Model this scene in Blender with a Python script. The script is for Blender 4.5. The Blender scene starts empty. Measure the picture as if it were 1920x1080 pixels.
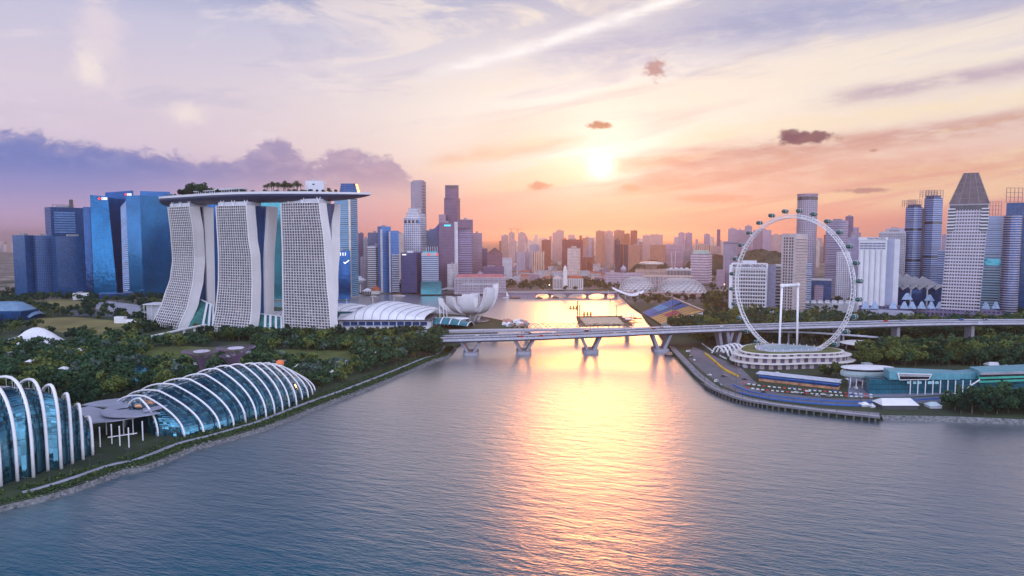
import bpy, bmesh, math, random
from mathutils import Vector, Matrix
from mathutils.geometry import tessellate_polygon
random.seed(7)
R = math.radians
scene = bpy.context.scene
COL = scene.collection
# ------------------------------------------------------------------ camera
CAMZ, PITCH, FPX = 140.0, R(4.245), 1280.0      # lens in photo pixels (1920 wide): 24 mm on 36 mm
cp, sp = math.cos(PITCH), math.sin(PITCH)
cd = bpy.data.cameras.new('camera'); cam = bpy.data.objects.new('camera', cd); COL.objects.link(cam)
cd.lens = 24.0; cd.sensor_width = 36.0; cd.clip_start = 1.0; cd.clip_end = 80000.0
cam.location = (0, 0, CAMZ); cam.rotation_euler = (math.pi/2 - PITCH, 0, 0)
scene.camera = cam
scene.render.resolution_x = 1920; scene.render.resolution_y = 1080
vs = scene.view_settings
vs.view_transform = 'Standard'; vs.look = 'None'; vs.gamma = 1.0; vs.exposure = 0.7
scene.cycles.use_denoising = True
scene.cycles.max_bounces = 6; scene.cycles.diffuse_bounces = 3; scene.cycles.glossy_bounces = 3
scene.cycles.volume_bounces = 0; scene.cycles.transmission_bounces = 2; scene.cycles.caustics_reflective = False
scene.cycles.sample_clamp_indirect = 6.0

def S(r, g, b):                                  # display 0..255 -> linear
    return tuple(((c/255)/12.92 if c/255 <= .04045 else ((c/255+.055)/1.055)**2.4) for c in (r, g, b))
def ray(u, v):
    a = (u-960)/FPX; b = (540-v)/FPX
    return Vector((a, cp + b*sp, -sp + b*cp))
def gp(u, v, z=3.0):
    d = ray(u, v); t = (z-CAMZ)/d.z
    return Vector((d.x*t, d.y*t, z))
def at(u, v, Y):
    d = ray(u, v); t = Y/d.y
    return Vector((d.x*t, Y, CAMZ + d.z*t))
def KU(u): return (u-960)/FPX*cp
def X(u, Y): return KU(u)*Y
def Z(v, Y): return at(960, v, Y).z
def YB(v, z=3.0): return gp(960, v, z).y
def azel(u, v):
    d = ray(u, v).normalized()
    return math.degrees(math.atan2(d.x, d.y)), math.degrees(math.asin(d.z))

# ------------------------------------------------------------------ node helpers
class E:
    nt = None
    def __init__(s, k): s.k = k
    def _m(op, *a, clamp=False):
        n = E.nt.nodes.new('ShaderNodeMath'); n.operation = op; n.use_clamp = clamp
        for i, x in enumerate(a):
            if isinstance(x, E): E.nt.links.new(x.k, n.inputs[i])
            else: n.inputs[i].default_value = x
        return E(n.outputs[0])
    def __add__(s, o): return E._m('ADD', s, o)
    __radd__ = __add__
    def __sub__(s, o): return E._m('SUBTRACT', s, o)
    def __rsub__(s, o): return E._m('SUBTRACT', o, s)
    def __mul__(s, o): return E._m('MULTIPLY', s, o)
    __rmul__ = __mul__
    def __truediv__(s, o): return E._m('DIVIDE', s, o)
    def __pow__(s, o): return E._m('POWER', s, o)
def M1(op, *a): return E._m(op, *a)
def sstep(x, lo, hi):
    n = E.nt.nodes.new('ShaderNodeMapRange'); n.interpolation_type = 'SMOOTHSTEP'
    E.nt.links.new(x.k, n.inputs[0]); n.inputs[1].default_value = lo; n.inputs[2].default_value = hi
    return E(n.outputs[0])
def gauss(x, c, s):
    d = (x - c)/s
    return M1('EXPONENT', d*d*-0.5)
def vec(x, y, z=0.0):
    n = E.nt.nodes.new('ShaderNodeCombineXYZ')
    for i, q in enumerate((x, y, z)):
        if isinstance(q, E): E.nt.links.new(q.k, n.inputs[i])
        else: n.inputs[i].default_value = q
    return E(n.outputs[0])
def noise(v, scale=1.0, detail=4.0, rough=.55, dist=0.0, dim='3D', color=False):
    n = E.nt.nodes.new('ShaderNodeTexNoise'); n.noise_dimensions = dim
    if v is not None: E.nt.links.new(v.k, n.inputs['Vector'])
    n.inputs['Scale'].default_value = scale; n.inputs['Detail'].default_value = detail
    n.inputs['Roughness'].default_value = rough; n.inputs['Distortion'].default_value = dist
    return E(n.outputs['Color' if color else 0])
def mixc(f, a, b, mode='MIX'):
    n = E.nt.nodes.new('ShaderNodeMix'); n.data_type = 'RGBA'; n.blend_type = mode; n.clamp_factor = True
    for i, q in ((0, f), (6, a), (7, b)):
        if isinstance(q, E): E.nt.links.new(q.k, n.inputs[i])
        elif i == 0: n.inputs[0].default_value = q
        else: n.inputs[i].default_value = (*q[:3], 1)
    return E(n.outputs[2])
def ramp(f, stops):
    n = E.nt.nodes.new('ShaderNodeValToRGB'); el = n.color_ramp.elements
    E.nt.links.new(f.k, n.inputs[0])
    while len(el) < len(stops): el.new(.5)
    for e, (p, c) in zip(el, stops): e.position = p; e.color = (*c, 1)
    return E(n.outputs[0])
def sepx(v):
    n = E.nt.nodes.new('ShaderNodeSeparateXYZ'); E.nt.links.new(v.k, n.inputs[0])
    return [E(o) for o in n.outputs]

# ------------------------------------------------------------------ sun and sky
SUN_AZ, SUN_EL = azel(1127, 312)
sl = bpy.data.lights.new('sun', 'SUN'); sun = bpy.data.objects.new('sun', sl); COL.objects.link(sun)
sl.energy = .5; sl.angle = R(11.0); sl.color = (.95, .32, .07)
_sd = Vector((math.sin(R(SUN_AZ))*math.cos(R(SUN_EL)), math.cos(R(SUN_AZ))*math.cos(R(SUN_EL)), math.sin(R(SUN_EL))))
sun.rotation_euler = _sd.to_track_quat('Z', 'Y').to_euler()

W = bpy.data.worlds.new('World'); scene.world = W; W.use_nodes = True
E.nt = W.node_tree; E.nt.nodes.clear()
def build_sky():
    nt = E.nt
    tc = E(nt.nodes.new('ShaderNodeTexCoord').outputs['Generated'])
    x, y, z = sepx(tc)
    az = M1('ARCTAN2', x, y)*57.29578
    el = M1('ARCSINE', z)*57.29578
    ela = M1('MAXIMUM', el, 0.0)
    t = ela/90.0
    far = ramp(t, [(0, S(196,166,204)), (.03, S(204,178,214)), (.07, S(222,205,226)), (.12, S(224,211,228)), (.172, S(206,203,228)), (.215, S(150,166,214)), (.27, S(16,84,140)), (.45, S(10,60,120)), (1, S(86,116,196))])  # upper stops lie out of view, darkened for the water's reflection
    warm = ramp(t, [(0, S(222,134,126)), (.022, S(242,162,136)), (.045, S(248,188,158)), (.075, S(252,218,196)), (.11, S(250,232,220)), (.155, S(226,218,228)), (.21, S(192,190,214)), (.27, S(176,170,190)), (.45, S(110,124,170)), (1, S(86,116,196))])
    back = ramp(t, [(0, (2.35,2.5,3.3)), (.08, (2.75,2.95,3.9)), (.25, (2.3,2.55,3.5)), (1, (.32,.46,.9))])  # unseen sky behind the camera, brightened to light the facades
    da = az - 9.0
    wl = gauss(az, 9.0, 17.0); wr = gauss(az, 9.0, 36.0)
    side = sstep(da, -1.0, 1.0)
    fw = wl + (wr - wl)*side
    c = mixc(fw, far, warm)
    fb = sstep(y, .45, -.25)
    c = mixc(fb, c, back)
    # pale veil lit by the sun
    veil = gauss(az, 8.0, 12.0)*gauss(el, 9.2, 4.3)*(noise(vec(az*.06, el*.3, 6.6), 1, 5, .6)*.5 + .75)
    c = mixc(M1('MINIMUM', veil*1.0, 1.0), c, (1.06,.96,.87))
    P = vec(az, el)
    # broad soft cirrus, everywhere in front
    w = noise(vec(az*.06 + el*.03, el*.24 - az*.02, 3.1), 1, 8, .64, .8)
    c = mixc(sstep(w, .48, .62)*.85*sstep(el, 5, 9), c, mixc(fw, S(236,224,236), S(255,240,226)))
    w2 = noise(vec(az*.055 + 9, el*.28 - az*.03, 7.7), 1, 8, .64, .9)
    c = mixc(sstep(w2, .50, .66)*.5*sstep(el, 7, 12), c, mixc(fw, S(188,188,216), S(196,190,214)))
    # slanted streaks of the sun side
    al = R(8.5); p = az*math.cos(al) + el*math.sin(al); q = el*math.cos(al) - az*math.sin(al)
    reg = sstep(az, -9, 6)*sstep(el, 1.0, 3.0)*(1 - sstep(el, 13, 17))
    s1 = noise(vec(p*.035, q*.42, 1.3), 1, 6, .58, .35)
    c = mixc(sstep(s1, .49, .63)*.55*reg, c, ramp(t, [(0, S(224,146,130)), (.05, S(222,162,146)), (.1, S(226,190,190)), (.16, S(196,186,206))]))
    s2 = noise(vec(p*.03 + 4.2, q*.5, 5.3), 1, 6, .6, .4)
    c = mixc(sstep(s2, .50, .62)*.85*reg, c, ramp(t, [(0, S(252,196,160)), (.06, S(255,228,192)), (.12, S(255,240,226))]))
    # named broad bands: dark band falling from the sun to the right edge, and the bright one above
    def band(u0, v0, u1, v1, wid, col, k, f0=3.0, nz=1.2):
        a0, e0 = azel(u0, v0); a1, e1 = azel(u1, v1)
        nn = (noise(vec(az*.16, el*.5, u0*.013), 1, 5, .6) - .5)*nz
        line = (az - a0)*((e1-e0)/(a1-a0)) + e0
        m = M1('EXPONENT', ((el - line + nn)/wid)*((el - line + nn)/wid)*-.5)
        m = m*sstep(az, min(a0, a1)-f0, min(a0, a1)+f0)*(1 - sstep(az, max(a0, a1)-f0*.3, max(a0, a1)+f0))
        return mixc(m*k*(sstep(noise(vec(az*.35, el*1.3, v0*.02), 1, 6, .68), .3, .62)*.65+.35), c, col)
    c = band(1130, 310, 2050, 205, .55, S(196,128,120), .62)
    c = band(1180, 330, 2050, 300, 1.1, S(226,146,128), .5)
    c = band(820, 300, 1080, 262, .32, S(240,184,158), .7, 2)
    c = band(1100, 232, 2000, 60, 1.4, S(255,240,222), .55)
    c = band(1250, 262, 2050, 160, .5, S(255,234,204), .9)
    c = band(1560, 185, 1960, 120, .45, S(192,170,190), .8)
    c = band(800, 140, 1270, -4, .36, S(255,246,246), .9, 2, 1.3)
    c = band(860, 126, 1262, 0, .22, (1.1,1.05,1.04), .9, 2, 1.0)
    c = band(1000, 120, 1500, 10, .9, S(176,178,212), .6, 4)
    c = band(1300, 62, 2000, -60, 1.2, S(150,160,206), .6, 4)
    c = band(800, 318, 1010, 268, .3, S(255,226,196), .7, 2)
    # tall wisps at the left, and a bright puff
    def blob(u, v, ru, rv, col, k, sc=.6, nz=1.6, rot=0.0, lo=1.0, hi=.2):
        a0, e0 = azel(u, v); ra = ru/FPX*57.3; rb = rv/FPX*57.3
        dx = az - a0; dy = el - e0
        if rot: dx, dy = dx*math.cos(rot) + dy*math.sin(rot), dy*math.cos(rot) - dx*math.sin(rot)
        nn = (noise(vec(az*sc, el*sc*1.3, u*.017), 1, 6, .62) - .5)*nz
        d = M1('SQRT', (dx/ra)*(dx/ra) + (dy/rb)*(dy/rb)) + nn
        return mixc((1 - sstep(d, hi, lo))*k, c, col)
    c = blob(185, 60, 45, 105, S(244,226,232), .6, .5, 2.0, .08, 1.1, .0)
    c = blob(165, 125, 30, 45, S(255,240,234), .8, .8, 1.8, 0, 1.1, .0)
    c = blob(352, 214, 42, 26, S(255,238,232), .75, .6, 1.6, 0, 1.1, .0)
    # sun glow
    da2 = az - SUN_AZ; de = el - (SUN_EL - .12)
    r2 = da2*da2*.8 + de*de
    up = sstep(de, -3.0, 2.5)
    g = M1('EXPONENT', r2*(-.5/.62**2))*1.0 + M1('EXPONENT', r2*(-.5/2.6**2))*.42*(up*.7+.3) + M1('EXPONENT', r2*(-.5/6.0**2))*.07*up
    lowcut = sstep(de, -2.2, -.4)
    g = g*(lowcut*.8 + .2)
    glow = mixc(1.0, (1, .85, .70), vec(g, g, g), 'MULTIPLY')
    c = mixc(1.0, c, glow, 'ADD')
    # rays of the left cumulus bank
    nb = noise(vec(az*.26, el*.42, .7), 1, 3, .5, .25)*.5 + noise(vec(az*.8, el*1.15, 2.7), 1, 7, .64, .7)*.5
    tall = gauss(az, azel(512, 262)[0], 1.0)*1.5 + gauss(az, azel(735, 290)[0], .9)*1.3 + gauss(az, azel(640, 300)[0], 1.0)*.5 - gauss(az, azel(585, 300)[0], 1.1)*.5 + gauss(az, azel(120, 240)[0], 4)*.35 - gauss(az, azel(340, 300)[0], 4)*.5
    f = el - 6.35 - tall + (nb - .5)*5.6
    f = f + sstep(az, -13.5, -5.5)*3.2
    mb = (1 - sstep(f, -.3, .55))*(1 - sstep(az, -8.5, -4.5))*sstep(el, 2.6, 5.4)
    body = noise(vec(az*.5, el*1.0, 2.2), 1, 7, .62, .5)
    ccol = mixc(sstep(az, -34, -9), S(90,116,192), S(172,148,180))
    ccol = mixc(sstep(body, .42, .7)*.55, ccol, mixc(sstep(az, -34, -9), S(140,150,208), S(214,182,198)))
    ccol = mixc(sstep(f, -.9, .2)*.45, ccol, S(176,160,196))
    c = mixc(mb*.84, c, ccol)
    lowl = (1 - sstep(az, -33, -16))*gauss(el, 3.6, 1.3)
    c = mixc(lowl*.55, c, S(116,132,204))
    # separate small dark clouds
    c = blob(1508, 259, 58, 13, S(128,84,100), .95, 1.3, 1.5, 0, 1.0, .5)
    c = blob(1484, 253, 26, 13, S(122,82,104), .9, 1.3, 1.3, 0, 1.0, .5)
    c = blob(1124, 235, 28, 9, S(200,140,116), .95, 1.6, 1.5, 0, 1.0, .5)
    c = blob(1228, 130, 26, 24, S(196,150,150), .9, 1.3, 2.4, 0, 1.0, .2)
    c = blob(1012, 349, 30, 10, S(212,150,134), .85, 1.3, 1.5, 0, 1.0, .4)
    c = blob(1620, 357, 60, 6, S(176,126,134), .8, 1.0, 1.6, 0, 1.0, .3)
    c = blob(1638, 282, 9, 4, S(190,140,130), .8, 1.6, 1.2)
    c = blob(1472, 289, 10, 8, S(224,170,146), .6, 1.6, 1.4)
    c = blob(1180, 352, 30, 10, S(238,170,140), .6, 1.3, 1.6)
    c = blob(1330, 372, 90, 10, S(226,152,132), .55, .8, 1.6)
    # upper sky out of view, darkened at both sides for the water's reflection
    c = mixc(sstep(el, 16.5, 21.5)*sstep(az, -5, -27)*sstep(y, -.1, .3), c, S(0,56,104))
    c = mixc(sstep(el, 18, 25)*sstep(az, 12, 32)*sstep(y, -.1, .3)*.75, c, S(96,108,150))
    # below the horizon (seen only by reflections and far ground gaps)
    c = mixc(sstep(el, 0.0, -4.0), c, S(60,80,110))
    skyt = nt.nodes.new('ShaderNodeTexSky'); skyt.sky_type = 'NISHITA'; skyt.sun_disc = False
    skyt.sun_elevation = R(SUN_EL); skyt.sun_rotation = R(SUN_AZ)
    b1 = nt.nodes.new('ShaderNodeBackground'); b2 = nt.nodes.new('ShaderNodeBackground')
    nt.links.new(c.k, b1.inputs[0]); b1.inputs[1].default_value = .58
    nt.links.new(skyt.outputs[0], b2.inputs[0]); b2.inputs[1].default_value = .0015
    ad = nt.nodes.new('ShaderNodeMixShader'); ad.inputs[0].default_value = .05
    # physical sky adds its tint to the cloud layer
    add = nt.nodes.new('ShaderNodeAddShader')
    out = nt.nodes.new('ShaderNodeOutputWorld')
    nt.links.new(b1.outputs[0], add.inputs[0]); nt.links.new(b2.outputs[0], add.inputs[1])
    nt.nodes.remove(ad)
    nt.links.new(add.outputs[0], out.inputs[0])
build_sky()

# ------------------------------------------------------------------ materials
MATS = {}
def newmat(name):
    m = bpy.data.materials.new(name); m.use_nodes = True; E.nt = m.node_tree
    return m, m.node_tree.nodes['Principled BSDF']
def setp(b, **k):
    for n, v in k.items():
        n = n.replace('_', ' ')
        if isinstance(v, E): E.nt.links.new(v.k, b.inputs[n])
        elif isinstance(v, tuple): b.inputs[n].default_value = (*v[:3], 1)
        else: b.inputs[n].default_value = v
def pos():
    return E(E.nt.nodes.new('ShaderNodeNewGeometry').outputs['Position'])
def objc():
    return E(E.nt.nodes.new('ShaderNodeTexCoord').outputs['Object'])
def rnd():
    return E(E.nt.nodes.new('ShaderNodeObjectInfo').outputs['Random'])
def bump(h, strength=.3, dist=1.0):
    n = E.nt.nodes.new('ShaderNodeBump'); n.inputs['Strength'].default_value = strength; n.inputs['Distance'].default_value = dist
    E.nt.links.new(h.k, n.inputs['Height']); return E(n.outputs[0])
def plain(name, col, rough=.6, metal=0.0, var=.16, scale=.12, spec=.4):
    """A painted or mineral surface with uneven tone (weathering)."""
    if name in MATS: return MATS[name]
    m, b = newmat(name)
    n = noise(pos(), scale, 5, .65)
    dark = tuple(c*(1-var*1.6) for c in col); light = tuple(min(1, c*(1+var)) for c in col)
    setp(b, Base_Color=ramp(n, [(.3, dark), (.7, light)]), Roughness=rough, Metallic=metal, Specular_IOR_Level=spec)
    MATS[name] = m; return m
def glassy(name, col, rough=.1, metal=.65, sx=3.0, sz=3.6, line=.08, wob=.02, var=.35):
    """Coated curtain-wall glass: panels with slightly different tilt and tone, thin joints (UV in metres)."""
    if name in MATS: return MATS[name]
    m, b = newmat(name)
    uv = E(E.nt.nodes.new('ShaderNodeUVMap').outputs[0]); ux, uy, _ = sepx(uv)
    cx, cy = ux/sx, uy/sz
    wn = E.nt.nodes.new('ShaderNodeTexWhiteNoise'); wn.noise_dimensions = '2D'
    E.nt.links.new(vec(M1('FLOOR', cx), M1('FLOOR', cy)).k, wn.inputs[0])
    rn = E(wn.outputs[0]); rc = E(wn.outputs[1])
    fx, fy = M1('FRACT', cx), M1('FRACT', cy)
    j = M1('MAXIMUM', M1('LESS_THAN', fx, line), M1('LESS_THAN', fy, line*2.2))
    big = noise(vec(ux*.02, uy*.02, rnd()*9), 1, 3, .5)
    tone = rn*var + big*.8 + (.6 - var*.5)
    c = mixc(1.0, col, vec(tone, tone, tone), 'MULTIPLY')
    c = mixc(j*.5, c, tuple(q*.35 for q in col))
    geo = E.nt.nodes.new('ShaderNodeNewGeometry')
    vm = E.nt.nodes.new('ShaderNodeVectorMath'); vm.operation = 'MULTIPLY_ADD'
    E.nt.links.new(rc.k, vm.inputs[0]); vm.inputs[1].default_value = (wob,)*3
    E.nt.links.new(geo.outputs['Normal'], vm.inputs[2])
    vn = E.nt.nodes.new('ShaderNodeVectorMath'); vn.operation = 'NORMALIZE'; E.nt.links.new(vm.outputs[0], vn.inputs[0])
    setp(b, Base_Color=c, Roughness=rough, Metallic=metal, Normal=E(vn.outputs[0]))
    MATS[name] = m; return m
def seamed(name, col, pitch=5.0, rough=.4):
    """Standing-seam sheet roof: raised seams, streaky weathering."""
    if name in MATS: return MATS[name]
    m, b = newmat(name); x, y, z = sepx(pos()); w = noise(vec(x*.5, y*.06, z*.3), 1, 5, .65)
    s = M1('LESS_THAN', M1('FRACT', x/pitch), .09)
    c = ramp(w, [(.3, tuple(q*.72 for q in col)), (.7, tuple(min(1, q*1.12) for q in col))])
    setp(b, Base_Color=mixc(s*.5, c, tuple(q*.45 for q in col)), Roughness=rough, Normal=bump(s, .5, .3)); MATS[name] = m; return m
def facade(name, wall, glass, sx=3.5, sz=3.6, fx=.55, fz=.55, rough=.65, roof=None, lit=0.0, hb=0.0):
    """Wall with a regular grid of window openings (UV in metres): fx, fz = window share of a bay and a storey."""
    if name in MATS: return MATS[name]
    m, b = newmat(name)
    uv = E(E.nt.nodes.new('ShaderNodeUVMap').outputs[0]); ux, uy, _ = sepx(uv)
    cx, cy = ux/sx, uy/sz
    wn = E.nt.nodes.new('ShaderNodeTexWhiteNoise'); wn.noise_dimensions = '2D'
    E.nt.links.new(vec(M1('FLOOR', cx), M1('FLOOR', cy)).k, wn.inputs[0]); rn = E(wn.outputs[0])
    ax = M1('ABSOLUTE', M1('FRACT', cx) - .5); ay = M1('ABSOLUTE', M1('FRACT', cy) - .5)
    win = M1('LESS_THAN', ax, fx/2)*M1('LESS_THAN', ay, fz/2)
    nz = noise(pos(), .06, 5, .65)
    nrm = sepx(E(E.nt.nodes.new('ShaderNodeNewGeometry').outputs['Normal']))[2]
    isroof = M1('GREATER_THAN', nrm, .6)
    win = win*(1 - isroof)
    wc = ramp(nz, [(.3, tuple(c*.8 for c in wall)), (.7, tuple(min(1, c*1.12) for c in wall))])
    tone = rn*.9 + .5
    gc = mixc(1.0, glass, vec(tone, tone, tone), 'MULTIPLY')
    c = mixc(win, wc, gc)
    rf = roof or tuple(q*.75 for q in wall)
    c = mixc(isroof, c, rf)
    setp(b, Base_Color=c, Roughness=rough - win*(rough-.12), Specular_IOR_Level=.5, Metallic=win*.08)
    MATS[name] = m; return m

# ------------------------------------------------------------------ mesh builder (world coordinates)
WO = {}
class MB:
    def __init__(s): s.v = []; s.f = []; s.uv = []; s.mi = []; s.cm = 0
    def face(s, idx, uv=None):
        s.f.append(tuple(idx)); s.uv.append(uv); s.mi.append(s.cm)
    def add(s, pts): i = len(s.v); s.v += [tuple(p) for p in pts]; return i
    def prism(s, pts, z0, z1, top=True, bot=True, pts1=None):
        """Vertical walls over a plan (ccw); pts1: another plan at z1 (taper). Wall UV in metres."""
        n = len(pts); pts1 = pts1 or pts
        i = s.add([(p[0], p[1], z0) for p in pts] + [(p[0], p[1], z1) for p in pts1])
        d = 0.0
        for k in range(n):
            k2 = (k+1) % n; L = math.hypot(pts[k2][0]-pts[k][0], pts[k2][1]-pts[k][1])
            s.face((i+k, i+k2, i+n+k2, i+n+k), ((d, z0), (d+L, z0), (d+L, z1), (d, z1))); d += L
        if top: s.face([i+n+k for k in range(n)])
        if bot: s.face([i+k for k in reversed(range(n))])
        return s
    def box(s, x0, x1, y0, y1, z0, z1): return s.prism([(x0,y0),(x1,y0),(x1,y1),(x0,y1)], z0, z1)
    def obox(s, c, d, lx, ly, z0, z1):
        d = Vector((d[0], d[1])).normalized(); e = Vector((-d.y, d.x)); c = Vector((c[0], c[1]))
        P = [c - d*lx/2 - e*ly/2, c + d*lx/2 - e*ly/2, c + d*lx/2 + e*ly/2, c - d*lx/2 + e*ly/2]
        return s.prism(P, z0, z1)
    def loft(s, rings, closed=True, cap=True, uvs=False):
        n = len(rings[0]); base = [s.add(r) for r in rings]
        for a in range(len(rings)-1):
            for k in range(n if closed else n-1):
                k2 = (k+1) % n
                s.face((base[a]+k, base[a]+k2, base[a+1]+k2, base[a+1]+k), ((k, a), (k+1, a), (k+1, a+1), (k, a+1)) if uvs else None)
        if cap and closed:
            s.face([base[0]+k for k in reversed(range(n))]); s.face([base[-1]+k for k in range(n)])
        return s
    def tube(s, pts, r, n=6, r1=None, cap=True):
        pts = [Vector(p) for p in pts]; rings = []; m = len(pts)
        up = Vector((0, 0, 1)); prev = None
        for i, p in enumerate(pts):
            t = (pts[min(i+1, m-1)] - pts[max(i-1, 0)])
            if t.length < 1e-9: t = Vector((0, 0, 1))
            t.normalize()
            if prev is None:
                a = t.cross(up if abs(t.z) < .95 else Vector((1, 0, 0))).normalized()
            else:
                a = prev - t*prev.dot(t)
                a = a.normalized() if a.length > 1e-6 else t.orthogonal().normalized()
            prev = a; b = t.cross(a)
            rr = r if r1 is None else r + (r1-r)*i/(m-1)
            rings.append([p + (a*math.cos(2*math.pi*k/n) + b*math.sin(2*math.pi*k/n))*rr for k in range(n)])
        return s.loft(rings, True, cap)
    def beam(s, a, b, w, h):
        a = Vector(a); b = Vector(b); t = (b-a).normalized()
        sd = t.cross(Vector((0, 0, 1)));  sd = sd.normalized() if sd.length > 1e-6 else Vector((1, 0, 0))
        up = sd.cross(t)
        return s.loft([[p + sd*w/2*i + up*h/2*j for i, j in ((-1,-1),(1,-1),(1,1),(-1,1))] for p in (a, b)])
    def lathe(s, c, prof, n=24):
        rings = [[(c[0] + r*math.cos(2*math.pi*k/n), c[1] + r*math.sin(2*math.pi*k/n), c[2]+z) for k in range(n)] for r, z in prof]
        return s.loft(rings, True, True)
    def sheet(s, pts, z=None):
        P = [Vector((p[0], p[1], p[2] if z is None else z)) for p in pts]
        i = s.add(P)
        for t in tessellate_polygon([P]):
            a, b, c = (P[q] for q in t)
            s.face([i+q for q in (t if (b-a).cross(c-a).z > 0 else t[::-1])])
        return s
    def build(s, name, mat, parent=None, smooth=False, origin=None, label=None):
        xs = [v[0] for v in s.v]; ys = [v[1] for v in s.v]; zs = [v[2] for v in s.v]
        if parent is not None: o = WO[parent.name]
        elif origin is not None: o = Vector(origin)
        else: o = Vector(((min(xs)+max(xs))/2, (min(ys)+max(ys))/2, min(zs)))
        me = bpy.data.meshes.new(name)
        me.from_pydata([(v[0]-o.x, v[1]-o.y, v[2]-o.z) for v in s.v], [], s.f)
        uvl = me.uv_layers.new(name='UVMap')
        flat = []
        for f, uv in zip(s.f, s.uv):
            if uv: 
                for q in uv: flat += [q[0], q[1]]
            else:
                for i in f: flat += [s.v[i][0], s.v[i][1]]
        if len(flat) == len(uvl.data)*2: uvl.data.foreach_set('uv', flat)
        for mm in (mat if isinstance(mat, (list, tuple)) else [mat]): me.materials.append(mm)
        me.polygons.foreach_set('material_index', s.mi)
        if smooth: me.polygons.foreach_set('use_smooth', [True]*len(s.f))
        me.update()
        ob = bpy.data.objects.new(name, me); COL.objects.link(ob)
        WO[ob.name] = o
        if parent is not None: ob.parent = parent
        else: ob.location = o
        if label: ob['label'] = label
        return ob
def tag(o, label=None, cat=None, group=None, kind=None):
    for k, v in (('label', label), ('category', cat), ('group', group), ('kind', kind)):
        if v: o[k] = v
    return o
def thing(name, label, cat, loc, group=None):
    o = bpy.data.objects.new(name, None); COL.objects.link(o); o.empty_display_size = 1
    o.location = loc; WO[o.name] = Vector(loc)
    return tag(o, label, cat, group)
def copy_at(src, loc, rot=0.0, sc=1.0, label=None, group=None, kids=True):
    c = src.copy(); COL.objects.link(c); c.location = loc; c.rotation_euler = (0, 0, rot)
    c.scale = sc if isinstance(sc, tuple) else (sc,)*3
    if label: c['label'] = label
    if group: c['group'] = group
    if kids:
        for ch in list(src.children):
            k = ch.copy(); COL.objects.link(k); k.parent = c
            for g in list(ch.children):
                q = g.copy(); COL.objects.link(q); q.parent = k
    return c
def structure(mb, name, mat, label=None, smooth=False):
    o = mb.build(name, mat, origin=(0, 0, 0), smooth=smooth); o['kind'] = 'structure'
    if label: o['label'] = label
    return o
def text_mesh(txt, name, mat, parent, p, dx, dz, h, depth=.4, fit=None):
    """Raised lettering: baseline start p, reading direction dx, up dz, cap height h (metres)."""
    cu = bpy.data.curves.new('lettering', 'FONT'); cu.body = txt; cu.size = 1.0; cu.extrude = .02; cu.offset = .025; cu.align_x = 'LEFT'
    tmp = bpy.data.objects.new('lettering', cu); COL.objects.link(tmp)
    dg = bpy.context.evaluated_depsgraph_get(); me = bpy.data.meshes.new_from_object(tmp.evaluated_get(dg))
    bpy.data.objects.remove(tmp); bpy.data.curves.remove(cu)
    dx = Vector(dx).normalized(); dz = Vector(dz).normalized(); nn = dx.cross(dz)
    k = h/.7; w = max(v.co.x for v in me.vertices) or 1
    kx = k if fit is None else fit/w
    mb = MB(); base = Vector(p)
    mb.add([base + dx*v.co.x*kx + dz*v.co.y*k + nn*(v.co.z*depth/.02) for v in me.vertices])
    for poly in me.polygons: mb.face(poly.vertices)
    bpy.data.meshes.remove(me)
    return mb.build(name, mat, parent)
def catmull(P, n=8):
    P = [Vector(p) for p in P]; out = []
    for i in range(len(P)-1):
        p0 = P[max(i-1, 0)]; p1 = P[i]; p2 = P[i+1]; p3 = P[min(i+2, len(P)-1)]
        for k in range(n):
            t = k/n
            out.append(.5*((2*p1) + (p2-p0)*t + (2*p0-5*p1+4*p2-p3)*t*t + (3*p1-p0-3*p2+p3)*t**3))
    out.append(P[-1]); return out
def ribbon_pts(path, off):
    out = []
    for i, p in enumerate(path):
        t = path[min(i+1, len(path)-1)] - path[max(i-1, 0)]
        n = Vector((-t.y, t.x, 0)).normalized()
        out.append(p + n*off)
    return out
# ------------------------------------------------------------------ ground, water
GZ = 3.0
SHORE_L = [(-420,1100),(-150,995),(0,947),(75,930),(150,907),(207,887),(233,878),(267,872),(320,853),(364,835),(412,823),(460,809),(509,794),(569,770),(605,756),(660,736),(724,711),(770,692),(812,674),(840,665),(852,650)]
BAY_L = [(885,632),(940,616),(990,611),(985,603),(940,600),(900,592),(760,584),(600,580),(470,573),(452,562),(460,551)]
BAY_B = [(640,549),(830,548),(945,550),(995,549),(1000,545),(1150,545)]
SHORE_R = [(1166,556),(1182,572),(1202,585),(1212,600),(1236,624),(1252,648),(1265,664),(1300,702),(1335,727),(1385,747),(1440,758),(1540,771),(1650,783)]
SHORE_R2 = [(1652,777),(1740,779),(1800,781),(1920,786),(2100,794)]
def shore(L): return [gp(u, v, GZ) for u, v in L]
sl_, bl_, bb_, sr_, sr2_ = map(shore, (SHORE_L, BAY_L, BAY_B, SHORE_R, SHORE_R2))
sl_ = catmull(sl_, 3)
FAR = 26000.0
outer = [Vector((900, 330, GZ)), Vector((FAR, 330, GZ)), Vector((FAR, FAR, GZ)), Vector((-FAR, FAR, GZ)), Vector((-FAR, 150, GZ)), Vector((-420, 150, GZ))]
coast = sl_ + bl_ + bb_ + sr_ + sr2_
poly = coast + outer
mg, b = newmat('ground_earth')
P0 = pos(); px_, py_, pz_ = sepx(P0)
city = sstep(py_, 1250, 1600)
vor = E.nt.nodes.new('ShaderNodeTexVoronoi'); vor.inputs['Scale'].default_value = .035; E.nt.links.new(P0.k, vor.inputs['Vector'])
vr = sepx(E(vor.outputs['Color']))[0]
green = ramp(noise(P0, .02, 6, .65), [(.35, (.018,.03,.014)), (.55, (.035,.055,.02)), (.72, (.05,.065,.03))])
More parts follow.
